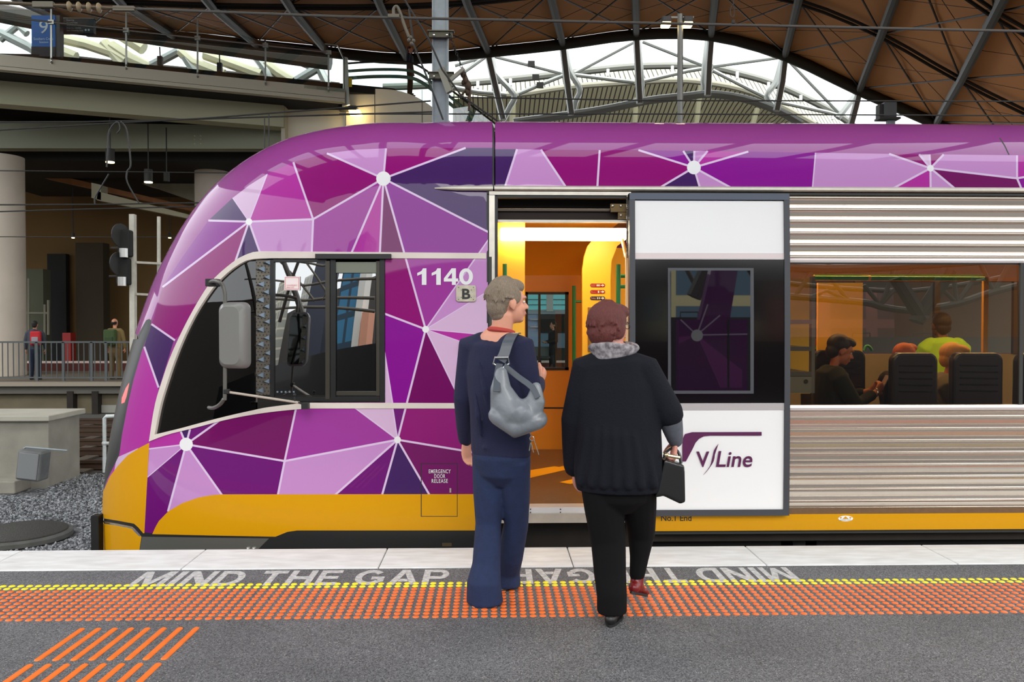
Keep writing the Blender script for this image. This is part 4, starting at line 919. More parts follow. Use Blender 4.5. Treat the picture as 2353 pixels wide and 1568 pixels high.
# own track under the train (hidden by the platform, real all the same)
def track(Y, names, z=-1.1, x0=-30, x1_=30, label=''):
    t = thing('railway_track', label, 'track', (0, Y, z))
    for dy in (-.8, .8):
        b = MB()
        b.box(((x0+x1_)/2, Y+dy, z+.155), (x1_-x0, .07, .05)); b.box(((x0+x1_)/2, Y+dy, z+.09), (x1_-x0, .02, .1)); b.box(((x0+x1_)/2, Y+dy, z+.03), (x1_-x0, .15, .02)); b.build('steel_rail', mat('rail_brown', (74, 56, 44), .5, .4), t)
    b = MB(); x = x0
    while x < x1_: b.box((x, Y, z), (.25, 2.5, .08)); x += .65
    b.build('sleeper_row', mat('sleeper', (84, 74, 62), .9, noise=.3, nscale=4), t)
    return t
track(16.4, None, -1.2, -16, 0, 'rusty track nearest behind the gravel at the left'); track(19.4, None, -1.2, -18, 0, 'middle rusty track left of the train nose'); track(21.9, None, -1.2, -20, 0, 'rusty track alongside the far platform')
# manhole slab
c = onz(42, 1232, -1.08); t = thing('manhole_cover', 'large round dark manhole cover lying on the gravel at the left', 'manhole cover', (c.x, c.y, -1.1))
b = MB(); b.lathe([(.56, -.02), (.60, .0), (.60, .05), (.57, .07)], (c.x, c.y, -1.1), 48); b.build('collar', mat('manhole_concrete', (88, 88, 84), .9, noise=.3, nscale=6, bump=.4), t, smooth=True)
b = MB(); b.lathe([(.54, .0), (.54, .085), (.53, .09)], (c.x, c.y, -1.1), 48); b.build('lid', mat('manhole_iron', (70, 68, 64), .6, .3, noise=.3, nscale=30, bump=.8, bscale=60), t, smooth=True)
# concrete platform end block with the grey box
t = thing('concrete_block', 'weathered concrete platform end at the left edge of the photo', 'concrete block', (-8.2, 14, -1.1))
a_ = at(112, 950, 13.3)
wb('top_slab', -12.5, a_.x, 13.3, 14.5, -.03, .06, mat('concrete_light', (176, 172, 158), .9, noise=.2, nscale=2), t, .015)
wb('side_wall', -12.5, a_.x-.06, 13.4, 14.4, -1.15, -.03, M['conc'], t, .01)
b = MB(); b.box((-8.3, 13.2, -1.02), (1.8, .5, .2)); b.build('footing', M['conc'], t, bevel=.02)
t = thing('junction_box', 'dented grey metal box leaning on the concrete block', 'junction box', tuple(onz(78, 1100, -1.1)))
R = Matrix.Rotation(.12, 3, 'Y'); c = at(77, 1068, 12.9)
b = MB(); b.box(c, (.36, .3, .46), R=R); b.build('housing', mat('box_grey', (112, 114, 114), .6, .2, noise=.3, nscale=6), t, bevel=.03)
b = MB(); b.box(c+Vector((0, -.16, .0)), (.3, .02, .4), R=R); b.build('lid', mat('box_lid_grey', (126, 128, 128), .6, .2), t, bevel=.01)
b = MB(); b.tube([at(55, 1031, 12.7), at(60, 1028, 12.7), at(155, 1036, 12.7)], .014, 8); b.build('pipe', M['mast'], t)
# white handrail
t = thing('white_handrail', 'short white pipe handrail left of the train nose', 'handrail', tuple(onz(240, 1086, -1.1)))
b = MB(); P0 = [at(240, 1086, 14.4), at(240, 962, 14.4), at(244, 957, 14.4), at(300, 955, 14.4)]; b.tube(P0, .032, 10); b.build('post', mat('white_paint', (205, 212, 210), .5, noise=.15, nscale=20), t, smooth=True)
b = MB(); b.tube([at(240, 1019, 14.4), at(300, 1019, 14.4)], .03, 10); b.ball(at(240, 1019, 14.4), .045, 10, 8); b.build('mid_rail', mat('white_paint'), t, smooth=True)
# ================================================================== FAR PLATFORM
FZ = -.10
t = thing('far_platform', 'concrete platform across the tracks with a dark edge', 'platform', (-6, 26, -1.2)); t['kind'] = 'structure'
wb('deck', -40, 30, 23.7, 40, -.32, FZ, mat('far_deck', (120, 108, 92), .8, noise=.2, nscale=1), t)
wb('edge_coping', -40, 30, 23.45, 23.7, -.2, FZ+.01, mat('far_coping', (150, 140, 124), .7), t)
wb('edge_fascia', -40, 30, 23.6, 23.7, -.42, -.2, mat('far_fascia', (96, 92, 84), .7), t)
wb('retaining_wall', -40, 30, 23.8, 23.95, -1.25, -.32, mat('far_wall', (120, 110, 88), .9, noise=.35, nscale=1.2), t)
wb('lower_ledge', -40, 30, 23.4, 23.8, -1.12, -1.0, mat('ledge_grey', (84, 82, 78), .8), t)
for px in (165, 222): wb('wall_support', xx(px-7, 23.7), xx(px+7, 23.7), 23.55, 23.8, -1.0, -.35, M['under'], t)
wb('wall_sign_plate', xx(228, 23.7), xx(268, 23.7), 23.76, 23.8, -.98, -.76, mat('wall_plate', (150, 148, 138), .7), t)
wb('back_platform_line', -40, 30, 30.0, 30.25, FZ+.25, FZ+.33, mat('far_line_pale', (216, 196, 186), .6), t); wb('back_platform_step', -40, 30, 29.6, 30.0, FZ, FZ+.26, mat('far_step_red', (82, 34, 26), .8), t)
# fence
ft = thing('platform_fence', 'dark grey steel bar fence along the far platform', 'fence', (-10, 24.2, FZ))
FG = mat('fence_grey', (92, 96, 96), .5, .4)
Yf = 24.2; zt, zb = zz(786, Yf), FZ+.1
b = MB(); b.beam((-16, Yf, zt), (-8.5, Yf, zt), .05, .05); b.build('top_rail', FG, ft); b = MB(); b.beam((-16, Yf, zb), (-8.5, Yf, zb), .04, .04); b.build('bottom_rail', FG, ft)
b = MB(); x = -16
while x < -8.5: b.tube([(x, Yf, zb), (x, Yf, zt)], .016, 6); x += .155
b.build('baluster_panel', FG, ft)
for px in (84, 145, 210, 243): b = MB(); X = xx(px, Yf); b.beam((X, Yf, FZ), (X, Yf, zt), .07, .05); b.build('fence_post', FG, ft)
# columns
colm = mat('column_concrete', (205, 194, 178), .85, noise=.18, nscale=.8, bump=.05)
def column(cx, Y, r, z1_, label):
    b = MB(); b.lathe([(r, FZ), (r, z1_)], (cx, Y, 0), 48); o = b.build('concrete_column', colm, None, smooth=True); o.location = (0, 0, 0); return tag(o, label, 'column')
Yc1 = 27.0; rc = .72; column(xx(54, Yc1)-rc, Yc1, rc, zz(366, Yc1), 'round concrete column at the left edge holding up the bridge')
Yc2 = 30.5; column(xx(490, Yc2), Yc2, 38*Yc2/1900, zz(366, Yc2), 'round concrete column behind the train nose under the bridge')
# dark station interior behind
cd = mat('back_wall_brown', (120, 92, 52), .9, noise=.2, nscale=.4); 
o = wb('wall_back', -40, -3, 38, 38.3, FZ, 10.5, cd); struct(o, 'dark brown wall deep under the bridge')
for i, (x0, x1_, y0, y1, Y, c) in enumerate(((175, 238, 560, 870, 36.5, (66, 56, 40)), (60, 100, 620, 870, 35, (90, 92, 74)))):
    wb('wall_pier', xx(x0, Y), xx(x1_, Y), Y, Y+.6, FZ, zz(y0, Y), mat('pier_%d' % i, c, .9, noise=.2, nscale=.6))['kind'] = 'structure'
wb('door_dark', xx(107, 37.5), xx(150, 37.5), 37.6, 37.9, FZ, zz(585, 37.5), M['black'])['kind'] = 'structure'
bpy.data.objects['door_dark'].name = 'door_1'
tag(wb('equipment_cabinet', xx(143, 33), xx(162, 33), 33, 33.4, FZ, zz(765, 33), mat('cabinet_red', (150, 22, 18), .5)), 'small red cabinet on the far platform between the two men', 'cabinet')
t = thing('wall_pipework', 'thin pale pipes on the dark wall by the left column', 'pipes', (xx(100, 34), 34, FZ))
for (x, y0, y1) in ((66, 640, 760), (111, 690, 770), (103, 700, 780)): b = MB(); b.tube([at(x, y0, 34), at(x, y1, 34)], .05, 8); b.build('pipe', mat('pipe_pale', (120, 116, 100), .6), t)
b = MB(); b.tube([at(60, 720, 34), at(112, 720, 34)], .05, 8); b.build('pipe', mat('pipe_pale'), t)
# sloping concrete ramp seen below the bridge
b = MB(); b.prism([at(250, 395, 33), at(452, 395, 33), at(452, 465, 33), at(340, 425, 33), at(240, 402, 33)], (0, 1.0, 0)); tag(b.build('concrete_ramp', mat('ramp_concrete', (165, 160, 138), .9, noise=.25, nscale=1)), 'sloping pale concrete ramp left of the round column', 'ramp')
b = MB(); b.prism([at(225, 440, 29), at(460, 500, 29), at(460, 508, 29), at(222, 460, 29)], (0, .5, 0)); b.beam(at(458, 504, 29.2), Vector((at(458, 504, 29.2).x, 29.2, FZ)), .2, .2); b.prism([at(210, 420, 29), at(232, 425, 29), at(232, 460, 29), at(210, 455, 29)], (0, .5, 0))
tag(b.build('support_girder', mat('girder_cream', (150, 144, 120), .7)), 'cream sloping girder under the bridge above the signals', 'girder')
b = MB(); b.prism([at(60, 400, 32), at(130, 402, 32), at(460, 480, 32), at(460, 490, 32)], (0, .4, 0)); b.beam(at(445, 486, 32.2), Vector((at(445, 486, 32.2).x, 32.2, FZ)), .2, .2); tag(b.build('timber_soffit_edge', mat('soffit_timber', (150, 96, 52), .7, noise=.3, nscale=3)), 'orange brown ceiling edge under the bridge', 'soffit')
# ================================================================== BRIDGE
bt = thing('concourse_bridge', 'grey steel concourse bridge with a glass parapet crossing at the upper left', 'bridge', (-9, 26, FZ))
def seg(px0, py0, px1, py1, Y0, Y1): return at(px0, py0, Y0), at(px1, py1, Y1)
YL, YR = 22.6, 26.2
def lineat(px, y0, y1): # depth along the fascia
    t = (px+200)/(792+200); return YL+(YR-YL)*t
def bar4(name, top, bot, d, m, x0=-200, x1_=792, dy=0):
    """top/bot: (y at x0, y at x1) pixel heights"""
    Y0, Y1 = lineat(x0, 0, 0)+dy, lineat(x1_, 0, 0)+dy
    a, b_, c, e = at(x0, top[0], Y0), at(x1_, top[1], Y1), at(x1_, bot[1], Y1), at(x0, bot[0], Y0)
    zt = (a.z+b_.z)/2; 
    mb = MB(); mb.prism([a, b_, c, e], (-.1*d, d, 0)); return mb.build(name, m, bt)
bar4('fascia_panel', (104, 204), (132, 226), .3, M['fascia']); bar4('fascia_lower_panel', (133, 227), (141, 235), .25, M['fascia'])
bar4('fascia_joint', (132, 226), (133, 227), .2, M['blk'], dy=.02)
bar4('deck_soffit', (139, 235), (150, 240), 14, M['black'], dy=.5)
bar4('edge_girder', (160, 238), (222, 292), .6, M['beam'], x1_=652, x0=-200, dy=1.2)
# deck that shades everything below it
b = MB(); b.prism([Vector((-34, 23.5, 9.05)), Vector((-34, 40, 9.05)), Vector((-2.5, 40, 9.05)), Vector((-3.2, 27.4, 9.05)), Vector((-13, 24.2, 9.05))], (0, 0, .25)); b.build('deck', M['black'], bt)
b = MB(); a, c = at(-260, 275, 27.5), at(648, 275, 27.5); b.prism([at(-260, 274, 27.5), at(646, 290, 27.5), at(646, 342, 27.5), at(-260, 340, 27.5)], (0, .5, 0)); g = b.build('cross_girder', mat('girder_dark', (146, 148, 128), .7), bt)
b = MB()
for dx in (0, 14):
    for dy in (0, 8, 18): b.ball(at(447+dx, 313+dy, 27.49), .03, 8, 5)
b.build('girder_bolts', M['beam'], g)
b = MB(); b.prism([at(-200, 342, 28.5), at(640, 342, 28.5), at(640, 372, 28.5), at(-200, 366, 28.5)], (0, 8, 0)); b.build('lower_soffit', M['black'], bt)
b = MB(); b.prism([at(646, 240, 27), at(655, 240, 27), at(655, 345, 27), at(646, 345, 27)], (0, .4, 0)); b.build('stiffener_post', M['fascia'], bt)
# grey cladding right of the girder and the curved escalator side
cl = mat('cladding_grey', (238, 232, 210), .6)
b = MB(); b.prism([at(655, 238, 27.4), at(790, 246, 27.4), at(790, 320, 27.4), at(655, 345, 27.4)], (0, .3, 0)); b.build('cladding_panel', cl, bt)
esc = thing('escalator', 'escalator with glass sides rising behind the steel mast', 'escalator', (-2.5, 27, FZ))
cp = smoothpoly([(795, 204), (860, 204), (912, 208), (950, 220), (985, 240), (1030, 275), (1060, 305)], 4)+[(1060, 345), (795, 345)]
b = MB(); b.prism([at(x, y, 27.2) for x, y in cp], (0, .3, 0)); b.build('side_cladding', cl, esc)
b = MB()
for x in (861, 970): box_px(b, x-.7, 206, x+.7, 330, 27.19, .01)
b.build('cladding_joint', M['blk'], esc)
hp = smoothpoly([(795, 146), (860, 142), (930, 143), (965, 153), (1000, 178), (1060, 225), (1125, 275), (1150, 295)], 4)
b = MB(); b.tube([at(x, y, 27.4) for x, y in hp], .035, 8); b.build('escalator_handrail', M['blk'], esc, smooth=True)
G_par = glass('parapet_glass', (242, 248, 248), .05)
b = MB(); lo = [(795, 204), (860, 204), (912, 208), (950, 220), (985, 240), (1030, 275), (1060, 305), (1085, 330)]
lo = smoothpoly(lo, 4); n = min(len(lo), len(hp)); b.grid([[at(x, y, 27.38) for x, y in hp[:n]], [at(x, y, 27.38) for x, y in lo[:n]]]); b.build('escalator_glass', glass('escalator_glass', (196, 216, 212), .10), esc, fix=False)
b = MB(); b.tube([at(x, y+18, 27.9) for x, y in hp], .05, 8); b.tube([at(x, y+34, 28.1) for x, y in hp], .06, 8); b.build('inner_rail', mat('teal_edge', (120, 160, 150), .4), esc)
# parapet: posts, handrail, panels
topg = [(-60, 36), (118, 25), (290, 28), (454, 46), (610, 98), (758, 116)]
postx = [(118, 147), (290, 162), (454, 180), (610, 196), (755, 212)]
def hr_y(px): return 38+(px)*(120-38)/750
def fa_y(px): return 124+(px)*(204-124)/792
def gl_y(px):
    X = [-200, 0, 118, 290, 454, 610, 755, 792]; Yv = [26, 22, 22, 29, 46, 97, 117, 122]; return float(np.interp(px, X, Yv))
SS = mat('stainless', (150, 150, 142), .3, .8)
pts = [(-200, ), (-20, ), (118, ), (290, ), (454, ), (610, ), (755, ), (792, )]
for (x0,), (x1_,) in zip(pts[:-1], pts[1:]):
    b = MB(); q = [at(x0, gl_y(x0), lineat(x0, 0, 0)-.05), at(x1_, gl_y(x1_), lineat(x1_, 0, 0)-.05), at(x1_, fa_y(x1_)+8, lineat(x1_, 0, 0)-.05), at(x0, fa_y(x0)+8, lineat(x0, 0, 0)-.05)]
    b.prism(q, (0, .015, 0)); b.build('glass_panel', G_par, bt)
for px, yb in postx:
    Y = lineat(px, 0, 0)-.12; b = MB(); b.beam(at(px, gl_y(px)-1, Y), at(px, yb, Y), .045, .03, up=(0, 1, 0)); b.ball(at(px, yb-4, Y-.03), .035, 8, 6); b.ball(at(px, yb-12, Y-.03), .03, 8, 6); b.box(at(px, hr_y(px), Y-.03), (.16, .06, .12)); b.build('parapet_post', SS, bt)
b = MB(); b.tube([at(px, hr_y(px), lineat(px, 0, 0)-.16) for px in (-200, 0, 200, 400, 600, 752)], .025, 8); b.build('parapet_handrail', SS, bt)
b = MB(); Y = YR+.2; b.tube([at(746, 118, YR), at(746, 101, Y), at(776, 104, Y), at(790, 135, Y), at(790, 205, Y)], .03, 8); b.prism([at(790, 130, Y), at(798, 132, Y), at(803, 240, Y), at(786, 245, Y)], (0, .1, 0)); b.build('end_frame', SS, bt)
b = MB(); b.prism([at(799, 179, 26.6), at(809, 180, 26.6), at(809, 200, 26.6), at(799, 200, 26.6)], (0, -.02, 0)); nt_ = b.build('yellow_notice', mat('notice_yellow', (222, 200, 20), .5), bt)
# platform sign behind the glass
sgn = thing('platform_sign', 'blue platform sign with a white 9 behind the bridge glass', 'sign', tuple(at(100, 130, 24.2)))
Ysg = 24.2; pbox('blue_panel', 72, 35, 127, 107, Ysg, .2, mat('sign_blue', (18, 84, 150), .5, emit=(18, 84, 150), estr=.15), sgn); pbox('plinth', 72, 107, 127, 130, Ysg, .2, mat('plinth_dark', (46, 50, 60), .6), sgn); pbox('side_panel', 127, 35, 138, 131, Ysg+.02, .2, mat('plinth_grey', (100, 104, 104), .6), sgn)
text_px('sign_number', '9', 90, 47, 110, 77, Ysg-.01, M['white'], sgn); text_px('sign_lettering', 'Southern Cross', 77, 86, 122, 92, Ysg-.01, M['white'], sgn); text_px('sign_lettering', 'Station', 90, 94, 111, 99, Ysg-.01, M['white'], sgn)
s2 = thing('destination_sign', 'dark destination sign right of the blue platform sign', 'sign', tuple(at(176, 130, 24.6)))
pbox('dark_panel', 139, 42, 215, 76, 24.6, .15, mat('sign_black', (30, 32, 34), .5), s2); pbox('frame', 137, 40, 217, 43, 24.58, .2, M['conc'], s2)
b = MB(); b.beam(at(142, 75, 24.7), at(142, 130, 24.7), .08, .08); b.build('post', M['mast'], s2)
for i, (tx, w) in enumerate((('Epping,', 18), ('Hurstbridge,', 26), ('Alamein,', 20), ('Belgrave, Lilydale,', 34), ('Glen Waverley lines', 38))): text_px('sign_lettering', tx, 153, 44+i*6, 153+w, 49+i*6, 24.59, mat('sign_text', (190, 190, 180), .5), s2)
b = MB()
for px in (197, 204): b.prism([at(px+2.4*math.cos(t), 69+2.4*math.sin(t), 24.59) for t in np.linspace(0, 6.28, 12, endpoint=False)], (0, -.005, 0))
b.build('sign_symbols', M['white'], s2)
# ================================================================== CANOPY ROOF
rim = [(200, 72, 40), (400, 84, 40), (590, 104, 40), (752, 120, 40), (935, 136, 40), (1122, 120, 40), (1293, 102, 40), (1462, 80, 40), (1634, 82, 40), (1804, 128, 40), (1975, 208, 40), (2151, 285, 40), (2340, 372, 40), (2520, 450, 40)]
row1 = [(40, 0), (280, 8), (487, 16), (668, 19), (876, 19), (1074, 10), (1265, -10), (1460, -28), (1646, -22), (1834, 7), (2024, 84), (2207, 187), (2420, 290), (2640, 380)]
NR = []
for (x, y, d), (x1_, y1) in zip(rim, row1):
    p0 = at(x, y, d); p1 = at(x1_, y1, 32); dd = (p1-p0)/8.0   # per metre toward the camera
    r = [p0, p1]
    for Y in (25, 18, 9.0, 4.2, -6.5): r.append(Vector((p1.x+dd.x*(32-Y), Y, p1.z+dd.z*(32-Y)*.35)))
    NR.append(r)
def interp_rows(n=3):
    cols = []
    for j in range(len(NR[0])):
        P = [r[j] for r in NR]; out = []
        for i in range(len(P)-1):
            p0, p1, p2, p3 = P[max(i-1, 0)], P[i], P[i+1], P[min(i+2, len(P)-1)]
            for k in range(n):
                t = k/n; out.append(.5*((2*p1)+(p2-p0)*t+(2*p0-5*p1+4*p2-p3)*t*t+(3*p1-p0-3*p2+p3)*t**3))
        out.append(P[-1]); cols.append(out)
    return cols
cr = interp_rows()
b = MB(); b.grid([[p+Vector((0, 0, .28)) for p in r] for r in cr[:5]]); b.grid([[p+Vector((0, 0, .28)) for p in r] for r in cr[5:]])
cm = mat('canopy_brown', (205, 140, 82), .85, noise=.12, nscale=.35)
ceil = b.build('ceiling', cm, None, smooth=True, fix=False); struct(ceil, 'brown panelled underside of the wavy station roof')
for i, r in enumerate(NR):
    b = MB(); b.tube(r, .17, 8); b.tube([p+Vector((0, 0, .16)) for p in r], .12, 6); b.build('roof_rib', M['tubed'], ceil, smooth=True)
b = MB(); b.tube(cr[0], .26, 10); b.build('rim_tube', M['tubed'], ceil, smooth=True)
for j in (1, 2, 3):
    b = MB(); b.tube([p+Vector((0, -.14, .05)) for p in cr[j]], .06, 6); b.tube([p+Vector((0, .16, .05)) for p in cr[j]], .06, 6); b.build('purlin_pair', M['cable'], ceil)
for i in range(len(NR)-1):
    b = MB()
    for j in range(0, 3):
        a, c, d, e = NR[i][j], NR[i+1][j], NR[i][j+1], NR[i+1][j+1]; up = Vector((0, 0, .1))
        b.tube([a+up, e+up], .035, 5); b.tube([c+up, d+up], .035, 5)
        m = (a+c)/2+Vector((0, 0, .2)); b.tube([a+(d-a)*.5+up, e+up*1.5], .012, 4); b.tube([c+(e-c)*.5+up, a+up*1.5], .012, 4); b.tube([d+up, c+(e-c)*.5+up], .012, 4)
    b.build('brace_cables', M['cable'], ceil)
# ------------------------------------------------------------------ trusses in the arch opening
tt = thing('arch_truss', 'silver tubular steel truss hanging under the arch opening of the roof', 'truss', (4, 42, 6))
def T(name, pts, r, d=43, m=None, par=None, sm=0):
    pl = [at(x, y, d) for x, y in (smoothpoly(pts, 3) if sm else pts)]
    b = MB(); b.tube(pl, r, 8); return b.build(name, m or M['tubel'], par or tt, smooth=True)
G_ = mat('truss_tube_grey', (120, 122, 114), .4, .2)
T('top_chord', [(880, 200), (950, 198), (1086, 190), (1200, 180), (1293, 170), (1380, 160), (1460, 153), (1560, 151), (1640, 156), (1700, 170), (1770, 190), (1850, 225), (1927, 265), (1960, 290)], .20, 46, G_, sm=1)
T('bottom_chord', [(1180, 281), (1314, 263), (1400, 249), (1473, 234), (1520, 227), (1580, 221), (1631, 216), (1706, 226), (1784, 253), (1840, 284)], .2, 41, M['tubel'], sm=1)
T('bottom_chord', [(1020, 195), (1100, 213), (1188, 217), (1307, 200), (1460, 189), (1553, 185), (1621, 190), (1699, 204), (1770, 231), (1872, 285)], .18, 48, mat('chord_pale', (150, 148, 130), .5), sm=1)
for p in ([(1120, 118), (1136, 190), (1156, 275)], [(1293, 104), (1302, 180), (1313, 264)], [(1462, 80), (1466, 160), (1470, 238)], [(1634, 84), (1629, 150), (1626, 220)], [(1804, 128), (1797, 190), (1784, 255)], [(1975, 207), (1966, 245), (1954, 290)]):
    T('hanger_post', p, .17, 40.15, M['tubel'])
for p in ([(1130, 132), (1140, 170), (1181, 218), (1172, 245), (1156, 276)], [(1300, 118), (1310, 165), (1332, 205), (1322, 235), (1316, 263)], [(1466, 90), (1474, 190), (1472, 234)], [(1627, 88), (1616, 190), (1626, 218)], [(1796, 140), (1782, 190), (1762, 222), (1784, 252)], [(1968, 215), (1950, 240), (1925, 272)]):
    T('fork_strut', p, .15, 42, M['tubel'], sm=1)
for p in ([(1045, 150), (1113, 130)], [(1137, 129), (1290, 168)], [(1320, 168), (1456, 96)], [(1477, 95), (1580, 136), (1621, 152)], [(1638, 152), (1794, 131)], [(1815, 141), (1934, 265)], [(1190, 216), (1240, 195), (1293, 174)], [(1320, 172), (1457, 189)], [(1477, 187), (1580, 163), (1617, 157)], [(1638, 162), (1760, 224)], [(1042, 200), (1100, 211), (1164, 217)], [(1770, 230), (1900, 258), (1935, 268)], [(1066, 165), (1118, 128)]):
    T('diagonal_brace', p, .11, 43)
for (x, y) in ((1098, 198), (1173, 192), (1397, 170), (1545, 163), (1694, 176), (1766, 200), (1840, 230), (1913, 270)):
    b = MB(); p = at(x, y, 43); b.tube([p+Vector((0, 0, -.12)), p+Vector((0, 0, .25))], .08, 8); b.build('clamp_stub', M['white'], tt)
for x, y in ((1221, 147), (1231, 178), (1241, 196)):
    b = MB(); b.box(at(x, y, 42.8), (.35, .1, .3)); b.build('pipe_clip', M['black'], tt)
# far vault beyond: ribbed underside
fv = thing('far_vault', 'second vaulted roof with ribbed grey underside beyond the arch truss', 'roof', (6, 60, 3))
def ribbedmat():
    m = bpy.data.materials.new('ribbed_underside'); m.use_nodes = True; nt = m.node_tree; N = nt.nodes; L = nt.links; b = N['Principled BSDF']
    tc = N.new('ShaderNodeTexCoord'); w = N.new('ShaderNodeTexWave'); w.inputs['Scale'].default_value = 1.0; w.bands_direction = 'X'; w.inputs['Distortion'].default_value = 0
    r = N.new('ShaderNodeValToRGB'); r.color_ramp.elements[0].color = lin((60, 60, 50)); r.color_ramp.elements[1].color = lin((210, 206, 172)); r.color_ramp.elements[0].position = .1; r.color_ramp.elements[1].position = .2
    L.new(tc.outputs['Object'], w.inputs['Vector']); L.new(w.outputs[0], r.inputs[0]); L.new(r.outputs[0], b.inputs['Base Color']); b.inputs['Roughness'].default_value = .7; return m
RB = ribbedmat()
top_ = smoothpoly([(1040, 196), (1188, 186), (1307, 172), (1460, 158), (1553, 155), (1640, 160), (1700, 173), (1780, 200), (1900, 262), (1950, 292)], 3)
rows = [[at(x, y, 56) for x, y in top_], [at(x*1.0+1, y+32, 54) for x, y in top_], [at(x, max(y+60, 300), 60) for x, y in top_]]
b = MB(); b.grid(rows); b.build('ribbed_panel', RB, fv, fix=False)
for p in ([(1180, 225), (1178, 290)], [(1610, 195), (1600, 285)], [(1462, 225), (1458, 290)], [(1740, 250), (1728, 290)]):
    T('panel_rib', p, .18, 53, mat('panel_rib_olive', (104, 102, 76), .6), fv)
# trusses seen through the bridge parapet
t2 = thing('far_left_truss', 'pale thick tube truss seen through the bridge glass at the upper left', 'truss', (-14, 46, 6))
CR = mat('tube_cream', (206, 200, 168), .5)
for p, r in (([(0, 75), (70, 110), (80, 118)], .25), ([(0, 92), (40, 60), (62, 78)], .2), ([(140, 88), (200, 102), (260, 122), (290, 140)], .3), ([(140, 118), (175, 132)], .3), ([(190, 20), (225, 50), (280, 80), (330, 112)], .35), ([(255, 105), (300, 135), (345, 155)], .3), ([(238, 98), (262, 125), (282, 148)], .3), ([(415, 118), (445, 145), (515, 172)], .3), ([(470, 125), (540, 150), (600, 172)], .3), ([(420, 120), (440, 150), (452, 168)], .28), ([(590, 130), (612, 160), (622, 185)], .28), ([(610, 145), (640, 168), (672, 188)], .3), ([(740, 150), (680, 186)], .25), ([(410, 118), (340, 155)], .25), ([(640, 110), (700, 145), (735, 160), (752, 195)], .25)):
    T('truss_tube', p, r, 46, CR if r >= .3 else M['tubel'], t2)
T('truss_tube', [(0, 30), (100, 50), (250, 66), (420, 92), (600, 118), (760, 140)], .5, 44, M['tubed'], t2)
T('truss_tube', [(140, 130), (300, 148), (500, 166), (700, 186), (780, 195)], .14, 47, M['tubed'], t2)
for (x, y) in ((368, 140), (505, 155)):
    l = thing('hanging_speaker', 'dark hanging speaker behind the bridge glass, '+('left' if x < 400 else 'right')+' of the pair', 'speaker', tuple(at(x, y, 32)))
    b = MB(); b.box(at(x, y, 32), (.18, .18, .34)); b.build('housing', M['dkgrey'], l, bevel=.02); b = MB(); b.tube([at(x, y-8, 32), at(x-1, y-32, 32)], .025, 6); b.build('hanger', M['wire'], l)
# ================================================================== MASTS, LAMPS, WIRES
YMt = 10.8; t = thing('catenary_mast', 'galvanised steel mast standing behind the train with clamps and chain', 'mast', (xx(1013, YMt), YMt, -1.1))
b = MB(); zt = zz(-120, YMt); X = xx(1013, YMt); hw = 18*YMt/1900
for dx in (-hw+.01, hw-.01): b.box((X+dx, YMt, (zt-1.1)/2), (.02, .2, zt+1.1))
b.box((X, YMt-.0, (zt-1.1)/2), (hw*2-.02, .16, zt+1.1)); b.build('post', M['mast'], t, bevel=.004)
for y in (0, 92, 178): 
    pass
for y in (81, 176):
    b = MB(); b.box(at(1013, y, YMt-.13), (.30, .06, .07)); b.box(at(1013, y-8, YMt-.13), (.34, .1, .015)); c_ = b.build('clamp_band', mat('clamp_olive', (96, 94, 78), .5, .4), t, bevel=.003)
    b = MB()
    for dx in (-16, 14): b.ball(at(1013+dx, y, YMt-.17), .018, 8, 6)
    b.build('clamp_bolt', M['chrome'], c_)
b = MB(); b.beam(at(1014, 158, YMt-.25), at(1034, 212, YMt-.3), .06, .08); b.beam(at(1034, 185, YMt-.3), at(1066, 158, YMt-.3), .07, .04); b.build('insulator_arm', mat('arm_pale', (140, 138, 124), .5, .3), t)
# chain
b = MB(); P = smoothpoly([(1033, 78), (1042, 105), (1052, 130), (1062, 158), (1070, 172)], 4)
for i, (x, y) in enumerate(P):
    c = at(x, y, YMt-.2); rr_ = .014; ax = (i % 2)
    b.tube([c+Vector((rr_*math.cos(u)*(1 if ax else .3), rr_*math.cos(u)*(0 if ax else 1), 1.5*rr_*math.sin(u))) for u in np.linspace(0, 2*math.pi, 8, endpoint=False)], .005, 5, closed=True)
b.build('chain', mat('chain_black', (26, 26, 26), .4, .6), t)
b = MB(); 
for (x, y, r) in ((1063, 170, .05), (1070, 185, .06), (1076, 198, .07), (1074, 212, .05), (1078, 228, .045), (1078, 240, .03), (1064, 190, .035), (1058, 222, .03)): b.ball(at(x, y, YMt-.25), (r*.6, r*.6, r), 8, 6)
b.tube([at(1068, 170, YMt-.25), at(1080, 200, YMt-.25), at(1078, 255, YMt-.25)], .018, 6); b.tube([at(1064, 175, YMt-.25), at(1072, 205, YMt-.25), at(1058, 222, YMt-.25)], .016, 6)
b.build('turnbuckle', mat('turnbuckle_rust', (74, 58, 44), .6, .4), t, smooth=True)
# light pole with two floodlights
YP = 14.5; t = thing('platform_light_pole', 'slim grey pole with two lit floodlights under the arch', 'light pole', (xx(1563, YP), YP, -1.1))
b = MB(); b.tube([(xx(1563, YP), YP, -1.1), tuple(at(1563, 33, YP))], .05, 14); b.build('pole', mat('pole_grey', (110, 110, 106), .4, .4), t, smooth=True)
b = MB(); b.beam(at(1530, 40, YP), at(1594, 40, YP), .03, .03); b.build('cross_arm', mat('pole_grey'), t)
lampm = mat('lamp_lit', (255, 240, 200), .5, emit=(255, 225, 160), estr=5)
for x in (1530, 1580):
    b = MB(); b.box(at(x, 47, YP), (.16, .2, .10)); h_ = b.build('lamp_head', M['dkgrey'], t, bevel=.02); b = MB(); b.box(at(x, 60, YP)+Vector((0, -.0, .02)), (.15, .18, .06)); b.build('lamp_lens', lampm, h_, bevel=.01)
